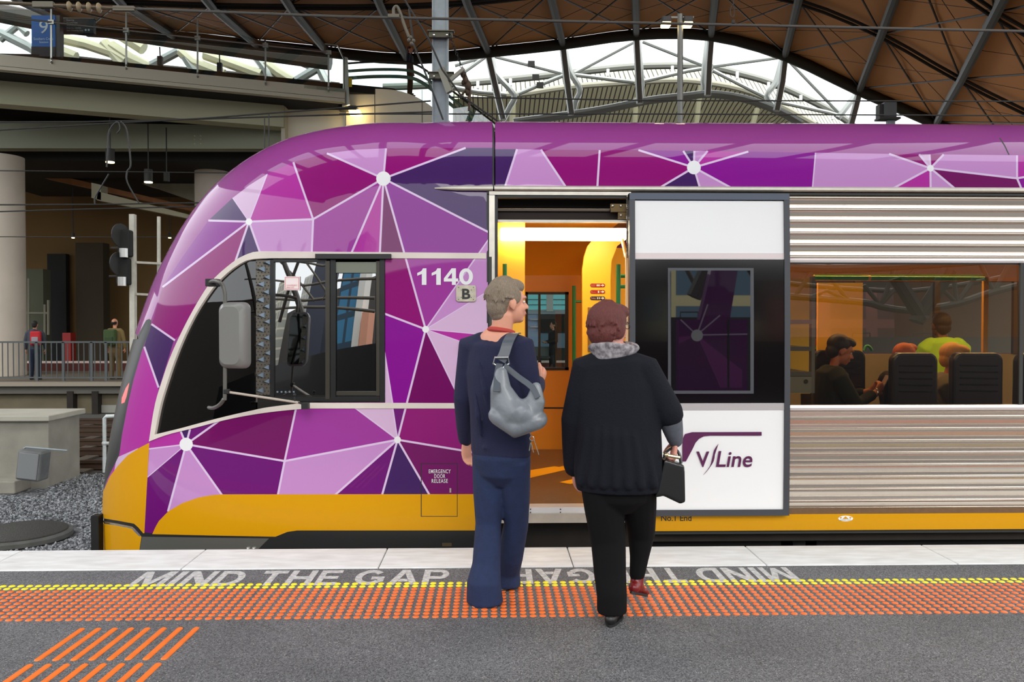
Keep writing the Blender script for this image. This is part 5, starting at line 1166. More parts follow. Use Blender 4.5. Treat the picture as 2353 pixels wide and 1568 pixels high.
# bridge lamp and pendants
t = thing('bulkhead_lamp', 'small lit lamp under the right end of the bridge', 'lamp', tuple(at(814, 262, 26.9)))
b = MB(); b.box(at(800, 250, 26.9), (.6, .3, .14)); b.build('housing', M['dkgrey'], t, bevel=.03); b = MB(); b.prism([at(800, 250, 26.8), at(826, 252, 26.8), at(832, 264, 26.8), at(804, 264, 26.8)], (0, .15, 0)); b.build('lens', mat('lamp_warm', (255, 235, 190), .5, emit=(255, 220, 150), estr=7), t)
for i, (x, y, d, on, sz, lb) in enumerate(((253, 366, 26, 1, 1.1, 'lit downlight pendant hanging by the looped cables'), (341, 412, 27, 1, 1.1, 'lit downlight hanging over the sloping ramp'), (383, 411, 27.5, 0, .8, 'unlit downlight right of the lit one over the ramp'), (168, 540, 34, 1, .5, 'small far downlight left of the signals'), (390, 540, 34, 1, .5, 'small far downlight just left of the train nose'), (57, 412, 34, 1, .5, 'small far downlight beside the left column'))):
    t = thing('downlight', lb, 'lamp', tuple(at(x, y, d))); b = MB(); r = .12*sz
    q_ = at(x, y+6, d); b.lathe([(r, 0), (r, .36*sz)], tuple(q_), 16); b.tube([q_+Vector((0, 0, .3*sz)), Vector((q_.x, q_.y, 9.0 if d > 30 else 8.0))], .02, 6); b.build('shade', M['dkgrey'], t, smooth=True)
    if on: b = MB(); b.lathe([(r*.95, -.03), (r*.95, .01)], tuple(at(x, y+6, d)), 16); b.build('lens', lampm, t)
# overhead wires
def wire(label, pts, r, d, name='overhead_wire', m=None):
    b = MB(); n = len(pts); ds = d if isinstance(d, (list, tuple)) else [d]*n
    b.tube([at(x, y, dd) for (x, y), dd in zip(pts, ds)], r, 6); return tag(b.build(name, m or M['wire'], None, smooth=True), label, 'wire')
wire('thick overhead wire crossing the top from the insulator to the right edge', [(310, 20), (780, 38), (1580, 55), (2400, 73)], .016, 10.2, m=mat('wire_galv', (84, 82, 76), .5))
wire('thin upper wire crossing just above the train roof at the right', [(1030, 223), (1500, 231), (2400, 233)], .010, 12)
wire('thin lower wire skimming the train roof', [(780, 262), (1500, 262), (2400, 266)], .010, 12)
wire('wire rising left to right across the bridge girder', [(-50, 302), (260, 283), (470, 272), (990, 232)], .013, 14)
wire('nearly level wire across the bridge girder', [(-50, 281), (200, 280), (480, 273), (1000, 257)], .013, 14.2)
wire('level wire over the looped cables at the left', [(-50, 392), (300, 395), (560, 398)], .010, 16)
wire('wire below the cable loop at the left', [(-50, 471), (220, 470), (470, 466)], .012, 14)
wire('lowest of the pair of wires below the cable loop', [(-50, 488), (150, 482), (470, 474)], .011, 14)
wire('single thin wire at the height of the signals', [(-50, 544), (200, 545), (450, 545)], .008, 16)
wire('black stay cable running down across the mast', [(930, 0), (985, 90), (1016, 160), (1060, 220), (1160, 290)], .012, 10.4)
wire('black stay cable left of the mast', [(940, 20), (950, 100), (990, 200), (1018, 275)], .012, 10.5)
wire('looped cable hanging from the wires at the left', smoothpoly([(245, 384), (248, 340), (250, 305), (262, 285), (272, 281), (276, 296), (269, 306)], 4), .014, 14, 'cable_loop')
wire('long looped cable at the left, right-hand strand', smoothpoly([(277, 279), (290, 295), (296, 330), (300, 380), (292, 395), (293, 420), (320, 468)], 4), .014, 14, 'cable_loop')
wire('cable running down from the pendant to the lower wire', smoothpoly([(250, 400), (232, 430), (218, 455), (218, 470)], 4), .012, 14, 'cable_loop')
# contact wire dropper pieces
for (x, y0, y1) in ((608, 272, 345), (618, 262, 340)):
    wire('thin dropper above the nose, '+('left' if x < 610 else 'right')+' of the pair', [(x, y0), (x, y1)], .010, 14.1, 'wire_dropper')
t = thing('wire_insulator', 'ribbed insulator on the wire at the top left corner', 'insulator', tuple(at(190, 16, 10.2)))
IM = mat('insulator_brown', (150, 134, 104), .4)
b = MB(); b.tube([at(-40, 4, 10.2), at(75, 10, 10.2), at(150, 14, 10.2), at(250, 19, 10.2), at(312, 20, 10.2)], .022, 8); b.build('rod', mat('rod_brown', (96, 84, 66), .5, .4), t)
for x in (160, 182, 205, 228):
    b = MB(); a_ = at(x, 15+(x-160)*.05, 10.2); Rr_ = Matrix.Rotation(math.pi/2, 3, 'Y'); b.lathe([(.02, -.03), (.058, -.012), (.062, 0), (.05, .012), (.02, .03)], a_, 16, Rr_); b.build('shed_disc', IM, t, smooth=True)
b = MB(); b.box(at(285, 20, 10.2), (.26, .04, .06)); b.box(at(100, 11, 10.2), (.25, .05, .07)); b.build('clevis', mat('clevis_grey', (110, 104, 90), .5, .4), t, bevel=.005)
t = thing('wire_clamp_bracket', 'hooked grey wire bracket left of the mast', 'bracket', tuple(at(905, 40, 10.2)))
b = MB(); b.tube(smoothpoly([tuple(at(905, 35, 10.2)), tuple(at(905, 20, 10.2)), tuple(at(912, 15, 10.2)), tuple(at(920, 30, 10.2)), tuple(at(930, 60, 10.2)), tuple(at(940, 85, 10.2))], 4), .02, 8); b.box(at(905, 37, 10.2), (.14, .05, .04)); b.build('hook', mat('clevis_grey'), t)
b = MB(); 
for (x, y) in ((940, 92), (946, 100), (950, 94), (943, 86)): b.ball(at(x, y, 10.2), .025, 8, 6)
b.build('wire_knot', mat('knot_grey', (100, 96, 84), .6), t)
t = thing('weight_hook', 'small looped wire hook hanging at the top right', 'hook', tuple(at(1685, 50, 10.2))); b = MB(); b.tube([at(1685, -20, 10.2), at(1685, 12, 10.2)], .006, 6); b.tube([at(1683+5*math.sin(u), 26-14*math.cos(u), 10.2) for u in np.linspace(0, 2*math.pi, 14, endpoint=False)], .005, 5, closed=True); b.box(at(1685, 50, 10.2), (.035, .03, .04)); b.build('loop', M['wire'], t)
# junction box seen above the roof at the right
t = thing('roof_equipment_box', 'grey equipment box on a post above the roof at the right', 'equipment box', tuple(at(2045, 290, 20)))
b = MB(); box_px(b, 2032, 234, 2061, 268, 20, .3); b.build('housing', mat('equip_grey', (92, 96, 98), .5, .3), t, bevel=.01); b = MB(); box_px(b, 2021, 239, 2032, 272, 20.05, .2); box_px(b, 2022, 268, 2070, 273, 19.95, .3); b.build('bracket', M['dkgrey'], t); b = MB(); box_px(b, 2040, 273, 2056, 420, 20.1, .1); b.build('post', M['mast'], t)
# signal post
YS = 15.2; t = thing('signal_post', 'white post with two black signal heads left of the train nose', 'signal', (xx(305, YS), YS, -1.1))
WP = mat('signal_white', (196, 192, 178), .6, noise=.2, nscale=8)
b = MB(); b.beam((xx(305, YS), YS, -1.1), tuple(at(305, 493, YS)), .11, .09); b.build('post', WP, t)
b = MB(); b.beam(at(365, 498, YS+.5), at(365, 900, YS+.5), .05, .05); 
for y in (606, 679): b.beam(at(312, y-3, YS), at(370, y, YS+.5), .05, .04)
b.build('ladder_frame', WP, t)
for (x, y) in ((285, 560), (281, 625)):
    b = MB(); c = at(x+2, y, YS-.1); b.box(c+Vector((.02, 0, 0)), (.22, .22, .48)); h_ = b.build('signal_head', M['black'], t, bevel=.03)
    b = MB(); b.lathe([(.21, -.01), (.21, .01)], c+Vector((-.03, -.1, .14)), 20, Matrix.Rotation(1.2, 3, 'Z')@Matrix.Rotation(math.pi/2, 3, 'X')); b.build('signal_backboard', mat('backboard_black', (34, 34, 32), .6), h_)
    b = MB(); b.lathe([(.07, -.08), (.07, .08)], c+Vector((.04, -.14, -.18)), 14); b.build('bright_canister', mat('canister', (190, 190, 186), .3, .6), h_, smooth=True)
    b = MB(); b.tube([c+Vector((-.25, 0, -.08)), c+Vector((-.1, 0, -.08))], .02, 6); b.build('hood', M['dkgrey'], h_)
# ================================================================== WHAT THE FAR DOOR WINDOW AND THE GLASS SHOW
b = MB(); b.beam(at(1178, 240, 56), Vector((at(1178, 240, 56).x, 56, -1.3)), .4, .4); b.beam(at(1900, 268, 56), Vector((at(1900, 268, 56).x, 56, -1.3)), .4, .4); b.build('vault_column', M['tubel'], fv)
t = thing('teal_building', 'teal glazed station building seen through the far door window', 'building', (2, 36, FZ))
def fb(name, x0, y0, x1_, y1, Y, m, d=.2): 
    b = MB(); box_px(b, x0, y0, x1_, y1, Y, d); return b.build(name, m, t)
fb('lower_wall', 1150, 800, 1420, 836, 36, M['dkgrey']); fb('glass_wall', 1150, 600, 1420, 712, 36, mat('teal_glass_glow', (120, 176, 180), .3, emit=(110, 190, 200), estr=.3)); fb('white_band', 1150, 712, 1420, 722, 35.8, mat('band_white', (190, 205, 220), .5)); fb('dark_band', 1238, 722, 1420, 765, 35.8, mat('dark_brown_band', (40, 30, 26), .6)); fb('blue_wall', 1150, 722, 1238, 800, 35.9, mat('blue_wall', (180, 200, 240), .5)); fb('blue_wall', 1238, 765, 1420, 800, 35.9, mat('blue_wall2', (120, 150, 175), .5))  # faint glow put into the teal glazing to brighten it under the canopy
fb('white_post', 1256, 600, 1271, 716, 35.5, M['white']); fb('wall_slot', 1218, 733, 1236, 736, 35.7, M['white']); fb('wall_slot', 1218, 750, 1236, 753, 35.7, M['white'])
for y in (688, 700): fb('glazing_bar', 1150, y, 1420, y+1.5, 35.8, M['dkgrey'])
t = thing('platform_bench', 'dark bench on the far platform seen through the door windows', 'bench', tuple(at(1240, 838, 25)))
b = MB(); box_px(b, 1205, 797, 1264, 820, 25.3, .06); b.build('backrest', mat('bench_grey', (84, 88, 88), .5, .3), t); b = MB(); box_px(b, 1205, 820, 1264, 824, 24.8, .5); b.build('seat', M['dkgrey'], t); b = MB(); box_px(b, 1240, 824, 1244, 838, 25, .05); box_px(b, 1214, 824, 1218, 838, 25, .05); b.build('leg', M['dkgrey'], t)
tag(wb('wall_back_right', -3, 30, 38, 38.3, FZ, 4.2, mat('back_wall_right', (84, 80, 72), .9)), None, None, kind='structure')
# ---- behind the camera: what the glass reflects
def mir(px, py, B):
    p = at(px, py, 11.4+B); p.y = 11.4-p.y; return p
o = wb('wall_opposite', -26, 26, -10.6, -10.2, -1.2, 1.72, mat('opposite_dark', (40, 38, 40), .4, coat=.3)); struct(o, 'dark low wall along the tracks behind the camera')
o = wb('floor_behind', -40, 40, -40, -4.25, -1.3, -1.2, mat('trackbed_dark')); struct(o)
def refl(px, py, Yb):
    """where the mirrored line of sight off the train side meets the plane Y=Yb"""
    x, z = hitxz(px, py); n = nrm(x, z); p = Vector((x, float(Sf(x, z)), z)); d = (p-Vector(CAMP)).normalized(); r = d-n*2*d.dot(n)
    return p+r*((Yb-p.y)/r.y)
def facade(name, label, x0, x1_, B, py, m, z0=-1.2):
    a = refl(x0, 690, -B); c = refl(x1_, 690, -B); zt = refl((x0+x1_)/2, py, -B).z; xa_, xb_ = sorted((a.x, c.x)); o = wb(name, xa_, xb_, -B-3, -B, z0, zt, m); tag(o, label, 'building'); return o
def winmat(nm, c1, c2, s):
    m = bpy.data.materials.new(nm); m.use_nodes = True; nt = m.node_tree; N = nt.nodes; L = nt.links; b = N['Principled BSDF']; tc = N.new('ShaderNodeTexCoord'); mp = N.new('ShaderNodeMapping'); mp.inputs['Rotation'].default_value = (math.pi/2, 0, 0)
    br = N.new('ShaderNodeTexBrick'); br.offset = 0; br.inputs['Scale'].default_value = s; br.inputs['Color1'].default_value = lin(c2); br.inputs['Color2'].default_value = lin(c2); br.inputs['Mortar'].default_value = lin(c1); br.inputs['Mortar Size'].default_value = .14; br.inputs['Brick Width'].default_value = 1.1; br.inputs['Row Height'].default_value = 1.3
    L.new(tc.outputs['Object'], mp.inputs[0]); L.new(mp.outputs[0], br.inputs['Vector']); L.new(br.outputs[0], b.inputs['Base Color']); b.inputs['Roughness'].default_value = .4; return m
facade('office_tower', 'blue glass office tower behind the camera', 776, 817, 36, 560, winmat('tower_blue', (40, 70, 90), (60, 130, 170), .5))
facade('office_tower', 'white rendered tower beside the blue one behind the camera', 818, 833, 34, 560, mat('tower_white', (232, 230, 222), .6))
facade('apartment_block', 'narrow peach coloured block behind the camera', 834, 850, 33, 715, mat('peach_block', (226, 160, 130), .6))
facade('office_tower', 'dark grey tower behind the camera', 706, 752, 37, 600, mat('tower_dark', (60, 64, 80), .4))
facade('office_tower', 'white tower behind the camera, beside the dark grey one', 688, 704, 40.5, 640, winmat('tower_white2', (236, 232, 220), (200, 200, 196), 1.2))
facade('office_tower', 'cream tower behind the camera, farthest left of the row', 630, 650, 35, 650, winmat('tower_cream', (236, 228, 206), (180, 180, 170), 1.2))
facade('apartment_block', 'cream block with blue windows behind the camera', 1500, 1740, 34, 672, winmat('cream_block', (226, 214, 160), (90, 120, 140), .45))
facade('apartment_block', 'pink brick block behind the camera', 1790, 2110, 36, 660, winmat('pink_block', (206, 140, 128), (150, 110, 110), .4))
facade('warehouse', 'dark brown warehouse behind the camera', 2120, 2500, 30, 640, mat('warehouse_brown', (110, 64, 34), .7))
o = wb('wall_reflection_shade', -90, 60, -62, -60, -1.2, 11.5, mat('reflection_shade_grey', (84, 80, 76), .8)); struct(o, 'added dark wall far behind the camera that darkens the train reflections')  # unseen dark wall added so the door glass mirrors less sky
o = wb('wall_reflection_shade_left', -64, -62, -60, 34, -1.2, 15, mat('reflection_shade_grey')); struct(o, 'added dark wall far to the left that darkens the cab reflections')  # added out of view to darken what the cab glass and nose mirror
bt2 = thing('opposite_truss', 'dark tubular roof truss behind the camera mirrored in the train glass', 'truss', (3, -12, 3))
DK = mat('truss_bronze', (104, 96, 84), .5, .2)
def TM(pts, r, B=13, sm=0, m=DK, name='truss_tube'):
    b = MB(); b.tube([refl(x, y, -B) for x, y in (smoothpoly(pts, 3) if sm else pts)], r, 8); return b.build(name, m, bt2, smooth=True)
TM([(1500, 640), (1660, 668), (1825, 682), (1984, 695), (2024, 705), (2075, 713), (2106, 712), (2198, 698), (2284, 670), (2400, 640), (2600, 570)], .13, sm=1)
TM([(1500, 600), (1700, 612), (1900, 622), (2100, 614), (2300, 600), (2500, 570)], .16, sm=1)
TM([(1300, 612), (1500, 622), (1700, 640), (1900, 660), (2100, 668), (2300, 640)], .1, 15, sm=1)
for p in ([(2024, 703), (1985, 655)], [(2024, 703), (2048, 640), (2060, 605)], [(2022, 703), (2070, 650), (2110, 618)], [(2106, 710), (2065, 655)], [(2198, 696), (2165, 665)], [(2198, 696), (2192, 640)], [(2198, 698), (2240, 640)], [(1825, 682), (1870, 620)], [(1860, 684), (1900, 668), (1950, 690)], [(1950, 690), (1900, 630)], [(1905, 612), (1880, 640)], [(1700, 670), (1740, 612)], [(1700, 670), (1650, 620)], [(1600, 655), (1560, 612)], [(1600, 655), (1640, 610)], [(2284, 670), (2320, 610)], [(2284, 670), (2250, 606)], [(1545, 650), (1600, 730)], [(1625, 650), (1600, 640)], [(1680, 650), (1725, 705)]):
    TM(p, .07)
for p in ([(2060, 640), (2120, 735)], [(2180, 625), (2105, 740)], [(1660, 620), (1590, 740)], [(1690, 620), (1760, 740)], [(700, 560), (640, 740)], [(640, 560), (700, 740)], [(560, 560), (600, 760)]):
    TM(p, .22, 12, m=mat('strut_dark', (60, 52, 44), .5), name='inclined_column')
for p in ([(560, 640), (700, 655), (860, 640), (1000, 610)], [(560, 600), (740, 610), (900, 600)], [(560, 690), (700, 690), (860, 685)], [(700, 600), (760, 690)], [(640, 600), (720, 690)], [(780, 600), (740, 690)], [(560, 720), (860, 716)]):
    TM(p, .07, 14)
b = MB(); 
for x in (1560, 1720, 1960, 2100): b.tube([(xx(x, 21.8), -10.4, 1.72), (xx(x, 21.8), -10.4, 1.86), (xx(x+40, 21.8), -10.4, 1.86), (xx(x+40, 21.8), -10.4, 1.72)], .02, 6)
b.build('opposite_handrails', M['dkgrey'], None); tag(bpy.data.objects['opposite_handrails'], 'small dark loops of handrail on the low wall behind the camera', 'handrail'); bpy.data.objects['opposite_handrails'].name = 'wall_handrail'
t = thing('purple_train_end', 'purple patterned doors of a second train behind the camera', 'train', (6, -8, -1.2))
b = MB(); b.prism([mir(x, y, 8) for x, y in ((1556, 735), (1604, 735), (1632, 612), (1692, 612), (1672, 735), (1712, 735), (1712, 910), (1556, 910))], (0, -.3, 0)); pe = b.build('door_panel', M['pur'], t)
b = MB(); b.prism([mir(x, y, 7.99) for x, y in ((1597, 770), (1700, 850), (1700, 890), (1650, 890))], (0, -.005, 0)); b.prism([mir(x, y, 7.99) for x, y in ((1556, 775), (1597, 770), (1556, 790))], (0, -.005, 0)); b.build('pattern_wedge', M['mid'], pe)
b = MB(); b.prism([mir(1597.5+13.5*math.cos(u), 771+13.5*math.sin(u), 7.98) for u in np.linspace(0, 6.28, 24, endpoint=False)], (0, -.005, 0)); b.build('pattern_dot', M['dot'], pe)
b = MB(); 
for a_, c_ in (((1597, 770), (1622, 700)), ((1597, 770), (1560, 735)), ((1597, 770), (1650, 725)), ((1597, 770), (1712, 768))): q = lquad(a_, c_, 3); b.prism([mir(x, y, 7.985) for x, y in q], (0, -.004, 0))
b.build('pattern_lines', M['line'], pe)
b = MB(); b.prism([mir(x, y, 7.985) for x, y in ((1667, 735), (1671, 735), (1671, 890), (1667, 890))], (0, -.004, 0)); b.build('door_gap', M['black'], pe)
# ================================================================== PEOPLE
class Blob(MB):
    """overlapping closed solids that are fused into one continuous skin"""
    def limb(s, P, r, n=16, flat=1.0, side=None, caps=True):
        P = [Vector(p) for p in P]; r = list(r)
        if caps:
            d0 = (P[0]-P[1]).normalized(); d1 = (P[-1]-P[-2]).normalized()
            P = [P[0]+d0*r[0]*.9, P[0]+d0*r[0]*.55]+P+[P[-1]+d1*r[-1]*.55, P[-1]+d1*r[-1]*.9]; r = [r[0]*.35, r[0]*.8]+r+[r[-1]*.8, r[-1]*.35]
        k = len(P); vs = []; nr = Vector(side).normalized() if side is not None else None
        for i, p in enumerate(P):
            t = (P[min(i+1, k-1)]-P[max(i-1, 0)]).normalized()
            if nr is None: nr = t.orthogonal().normalized()
            u = (nr-t*nr.dot(t)).normalized(); w = t.cross(u)
            if side is None: nr = u
            f = flat[i] if isinstance(flat, (list, tuple)) and len(flat) == k else (flat if not isinstance(flat, (list, tuple)) else flat[min(i, len(flat)-1)])
            for j in range(n):
                a = 2*math.pi*j/n; vs.append(p+u*math.cos(a)*r[i]+w*math.sin(a)*r[i]*f)
        fs = [(i*n+j, i*n+(j+1) % n, (i+1)*n+(j+1) % n, (i+1)*n+j) for i in range(k-1) for j in range(n)]
        fs += [tuple(range(n-1, -1, -1)), tuple((k-1)*n+j for j in range(n))]
        return s.add(vs, fs)
    def fuse(s, name, m, parent, vox=.008, smooth=4):
        me = bpy.data.meshes.new(name); me.from_pydata(s.v, [], s.f)
        bm = bmesh.new(); bm.from_mesh(me); bmesh.ops.remove_doubles(bm, verts=bm.verts, dist=1e-6); bmesh.ops.recalc_face_normals(bm, faces=bm.faces); bm.to_mesh(me); bm.free()
        o = bpy.data.objects.new(name, me); COL.objects.link(o)
        r = o.modifiers.new('r', 'REMESH'); r.mode = 'VOXEL'; r.voxel_size = vox; r.adaptivity = 0
        sm = o.modifiers.new('s', 'SMOOTH'); sm.factor = .5; sm.iterations = smooth
        dg = bpy.context.evaluated_depsgraph_get(); m2 = bpy.data.meshes.new_from_object(o.evaluated_get(dg)); o.modifiers.clear(); o.data = m2
        m2.name = name; m2.materials.clear(); m2.materials.append(m); m2.polygons.foreach_set('use_smooth', [True]*len(m2.polygons))
        if parent is not None: adopt(o, parent)
        return o
def frame(ang, tilt=0):
    f = Vector((math.cos(ang), math.sin(ang), math.sin(tilt))).normalized(); l = Vector((-math.sin(ang), math.cos(ang), 0)); u = f.cross(l).normalized(); return f, l, u
def Rfl(f, l, u): return Matrix((f, l, u)).transposed()
def head(bl, c, f, l, u, s=1.0):
    """c = centre of the skull, height about .23*s"""
    R = Rfl(f, l, u); P = lambda a, b_, d: c+(f*a+l*b_+u*d)*s
    bl.ball(P(-.012, 0, .025), (.096*s, .077*s, .092*s), 20, 14, R); bl.ball(P(.03, 0, -.04), (.062*s, .058*s, .072*s), 18, 12, R); bl.ball(P(.058, 0, -.088), (.03*s, .034*s, .022*s), 12, 8, R)
    bl.ball(P(.078, 0, .028), (.02*s, .052*s, .014*s), 10, 8, R)
    bl.limb([P(.084, 0, .01), P(.104, 0, -.018), P(.108, 0, -.026)], [.008*s, .011*s, .013*s], 10); bl.ball(P(.092, 0, -.028), (.016*s, .019*s, .009*s), 10, 8, R)
    bl.ball(P(.088, 0, -.056), (.014*s, .024*s, .007*s), 10, 8, R); bl.ball(P(.085, 0, -.067), (.014*s, .021*s, .007*s), 10, 8, R)
    for sd in (-1, 1):
        bl.ball(P(.06, sd*.036, -.03), (.026*s, .02*s, .024*s), 10, 8, R); bl.ball(P(-.006, sd*.078, -.006), (.021*s, .010*s, .033*s), 12, 8, R); bl.ball(P(-.004, sd*.076, -.032), (.011*s, .008*s, .012*s), 10, 8, R)
def face_bits(par, c, f, l, u, s=1.0):
    P = lambda a, b_, d: c+(f*a+l*b_+u*d)*s; R = Rfl(f, l, u)
    for sd in (-1, 1):
        b = MB(); b.ball(P(.077, sd*.030, .003), (.008*s, .013*s, .007*s), 12, 8, R); e = b.build('eye', mat('eye_white', (230, 226, 220), .3), par, smooth=True)
        b = MB(); b.ball(P(.0843, sd*.030, .003), (.0025*s, .005*s, .005*s), 10, 6, R); b.build('iris', mat('iris_dark', (40, 30, 24), .2), e, smooth=True)
        b = MB(); b.tube([P(.092, sd*.018, .022), P(.092, sd*.034, .027), P(.082, sd*.05, .02)], .0035*s, 6); b.build('eyebrow', mat('brow_brown', (90, 74, 60), .8), par)
    b = MB(); b.tube([P(.094, -.02, -.061), P(.102, 0, -.060), P(.094, .02, -.061)], .003*s, 6); b.build('mouth', mat('lip', (170, 90, 84), .5), par)
def hand(bl, w, d, palm_n, s=1.0, curl=.5, thumb_side=1):
    """w wrist, d direction of the fingers, palm_n the way the palm faces"""
    d = Vector(d).normalized(); n = Vector(palm_n); n = (n-d*n.dot(d)).normalized(); x = d.cross(n)
    w = Vector(w)
    bl.limb([w, w+d*.03*s, w+d*.075*s, w+d*.088*s], [.026*s, .034*s, .040*s, .038*s], 14, flat=.45, side=x)
    for k, (off, L) in enumerate(((-.030, .062), (-.010, .074), (.010, .080), (.030, .070))):
        p = w+d*.085*s+x*off*s*thumb_side*-1; a = curl*(.9+.12*k); q = [p]; dr = Vector(d)
        for seg, fr in enumerate((.42, .32, .26)):
            th = a*(.8 if seg == 0 else 1.15)*(seg+1)/1.5; dr = (d*math.cos(th)+n*math.sin(th)).normalized(); q.append(q[-1]+dr*L*fr*s)
        bl.limb(q, [.0095*s, .009*s, .0083*s, .0075*s], 10)
    tb = w+d*.025*s+x*.028*s*thumb_side; t1 = tb+(d*.5+x*thumb_side*.75+n*.35).normalized()*.035*s; t2 = t1+(d*.8+x*thumb_side*.35+n*.45).normalized()*.03*s; t3 = t2+(d*.9+n*.5).normalized()*.022*s
    bl.limb([tb, t1, t2, t3], [.014*s, .012*s, .0105*s, .009*s], 10)
def shoe(name, ank, fdir, pitch, m, par, s=1.0, z=None):
    """ankle position, horizontal heading, pitch>0 toes down"""
    f = Vector((fdir[0], fdir[1], 0)).normalized(); l = Vector((-f.y, f.x, 0)); f2 = (f*math.cos(pitch)-Vector((0, 0, 1))*math.sin(pitch)); u = f2.cross(l).normalized(); u = u if u.z > 0 else -u
    a = Vector(ank); P = lambda x, y, z_: a+(f2*x+l*y+u*z_)*s; R = Rfl(f2, l, u)
    b = Blob(); b.ball(P(-.035, 0, -.045), (.045*s, .036*s, .036*s), 14, 10, R); b.ball(P(.03, 0, -.035), (.06*s, .038*s, .045*s), 14, 10, R); b.ball(P(.10, 0, -.052), (.065*s, .044*s, .026*s), 16, 10, R); b.ball(P(.15, 0, -.056), (.042*s, .038*s, .020*s), 14, 8, R); b.limb([P(-.005, 0, -.03), P(-.005, 0, .03)], [.04*s, .042*s], 14)
    o = b.fuse(name, m, par, .006, 3)
    b = MB(); out = []
    for t in np.linspace(0, 2*math.pi, 24, endpoint=False):
        x = .055+.125*math.cos(t); y = .042*math.sin(t)*(1.08 if x > .05 else .9); out.append(P(x, y, -.082))
    b.prism(out, u*.014*s); b.build('sole', mat('sole_black', (16, 14, 14), .6), o); return o
def V3(t): return at(*t)
# ---------------------------------------------------------------- MAN in navy jumper
skin1 = mat('skin_ruddy', (214, 150, 124), .55); jeans = mat('jeans_navy', (24, 40, 76), .85, noise=.25, nscale=30, bump=.2, bscale=120)
navy = mat('jumper_navy', (24, 27, 58), .9, bump=.3, bscale=160)
man = thing('person', 'grey haired man in a navy jumper and blue jeans standing at the open door', 'person', (V3((1128, 1392, 4.4)).x, 4.4, 0))
mf, ml, mu_ = frame(math.radians(58)); hf, hl, hu = frame(math.radians(22), .02)
N = dict(hl=V3((1124, 1050, 4.46)), hr=V3((1180, 1052, 4.36)), kl=V3((1122, 1205, 4.47)), kr=V3((1186, 1205, 4.50)), al=V3((1114, 1372, 4.40)), ar=V3((1162, 1336, 4.66)),
 pel=V3((1151, 1022, 4.41)), wa=V3((1146, 945, 4.41)), ch=V3((1144, 860, 4.42)), ub=V3((1142, 800, 4.43)), nk=V3((1152, 768, 4.43)), hd=V3((1168, 696, 4.43)),
 sl=V3((1084, 796, 4.53)), sr=V3((1197, 800, 4.33)), er=V3((1222, 906, 4.30)), wr=V3((1236, 880, 4.50)), el=V3((1066, 915, 4.55)), wl=V3((1070, 1010, 4.64)))
sk = Blob(); head(sk, N['hd'], hf, hl, hu, 1.0); face_c = N['hd']
sk.limb([N['hd']-hu*.06-hf*.03, N['nk'], N['ub']], [.056, .058, .07]); sk.limb([N['ub'], N['ch'], N['wa'], N['pel']], [.13, .14, .125, .13], side=ml, flat=.6)
for a, c, w in (('sr', 'er', 'wr'), ('sl', 'el', 'wl')): sk.limb([N['ub'], N[a], N[c], N[w]], [.06, .04, .034, .026])
for a, c, w in (('hl', 'kl', 'al'), ('hr', 'kr', 'ar')): sk.limb([N['pel'], N[a], N[c], N[w]+Vector((0, 0, .02))], [.09, .06, .045, .034])
hand(sk, N['wr']+(Vector((.25, .9, .25))).normalized()*.01, (.35, .85, .35), (-.8, .3, .3), 1.0, .75, 1); hand(sk, N['wl'], (.05, .1, -1), (.6, -.5, 0), 1.0, .45, -1)
body = sk.fuse('body', skin1, man, .006, 3); face_bits(man, N['hd'], hf, hl, hu)
j = Blob()
j.limb([N['nk']+Vector((0, 0, -.035)), N['ub']+Vector((0, 0, .005)), N['ch'], N['wa'], N['pel'], N['pel']+Vector((0, 0, -.06))], [.082, .165, .185, .172, .178, .172], 24, flat=.64, side=ml, caps=False)
for a, c, w in (('sr', 'er', 'wr'), ('sl', 'el', 'wl')):
    m_ = (N[a]*.6+N['ub']*.4); j.limb([m_, N[a], N[a]*.5+N[c]*.5, N[c], N[w]*.7+N[c]*.3, N[w]], [.085, .078, .066, .058, .050, .042])
for (x0, y0, x1_, y1) in ((1100, 830, 1130, 960), (1118, 1005, 1185, 985), (1112, 1030, 1190, 1012), (1092, 905, 1105, 1000), (1185, 850, 1200, 900)):
    Yb_ = 4.31; j.limb([at(x0, y0, Yb_+.02), at((x0+x1_)/2, (y0+y1)/2+4, Yb_), at(x1_, y1, Yb_+.02)], [.008, .018, .008], 8)
j.fuse('navy_jumper', navy, man, .008, 5)
b = MB(); b.tube([N['nk']+Vector((.064*math.cos(t), .06*math.sin(t), .016-.012*math.sin(t+1))) for t in np.linspace(0, 2*math.pi, 20, endpoint=False)], .013, 8, closed=True); b.build('red_collar', mat('collar_red', (176, 62, 56), .8), man, smooth=True)
tr_ = Blob()
tr_.limb([N['wa']*.15+N['pel']*.85, N['pel']+Vector((0, 0, -.07))], [.158, .17], 24, flat=.66, side=ml)
tr_.limb([N['hl'], N['hl']*.5+N['kl']*.5, N['kl'], N['kl']*.45+N['al']*.55, N['al']+Vector((-.005, 0, .075)), N['al']+Vector((0, .01, -.03))], [.098, .09, .074, .080, .096, .104], flat=.85, side=ml, caps=False)
tr_.limb([N['hr'], N['hr']*.5+N['kr']*.5, N['kr'], N['kr']*.45+N['ar']*.55, N['ar']+Vector((0, 0, .07)), N['ar']+Vector((0, .01, -.02))], [.095, .086, .07, .074, .085, .09], flat=.85, side=ml, caps=False)
tr_.fuse('flared_jeans', jeans, man, .008, 4)
bsh = mat('shoe_black', (20, 18, 18), .4); shoe('shoe', N['al']+Vector((.0, .02, .0)), (.7, .7), .05, bsh, man, .95); shoe('shoe', N['ar']+Vector((.01, 0, .0)), (.75, .66), .1, bsh, man, .95)
h = Blob(); R = Rfl(hf, hl, hu); P = lambda a, b_, d: N['hd']+hf*a+hl*b_+hu*d
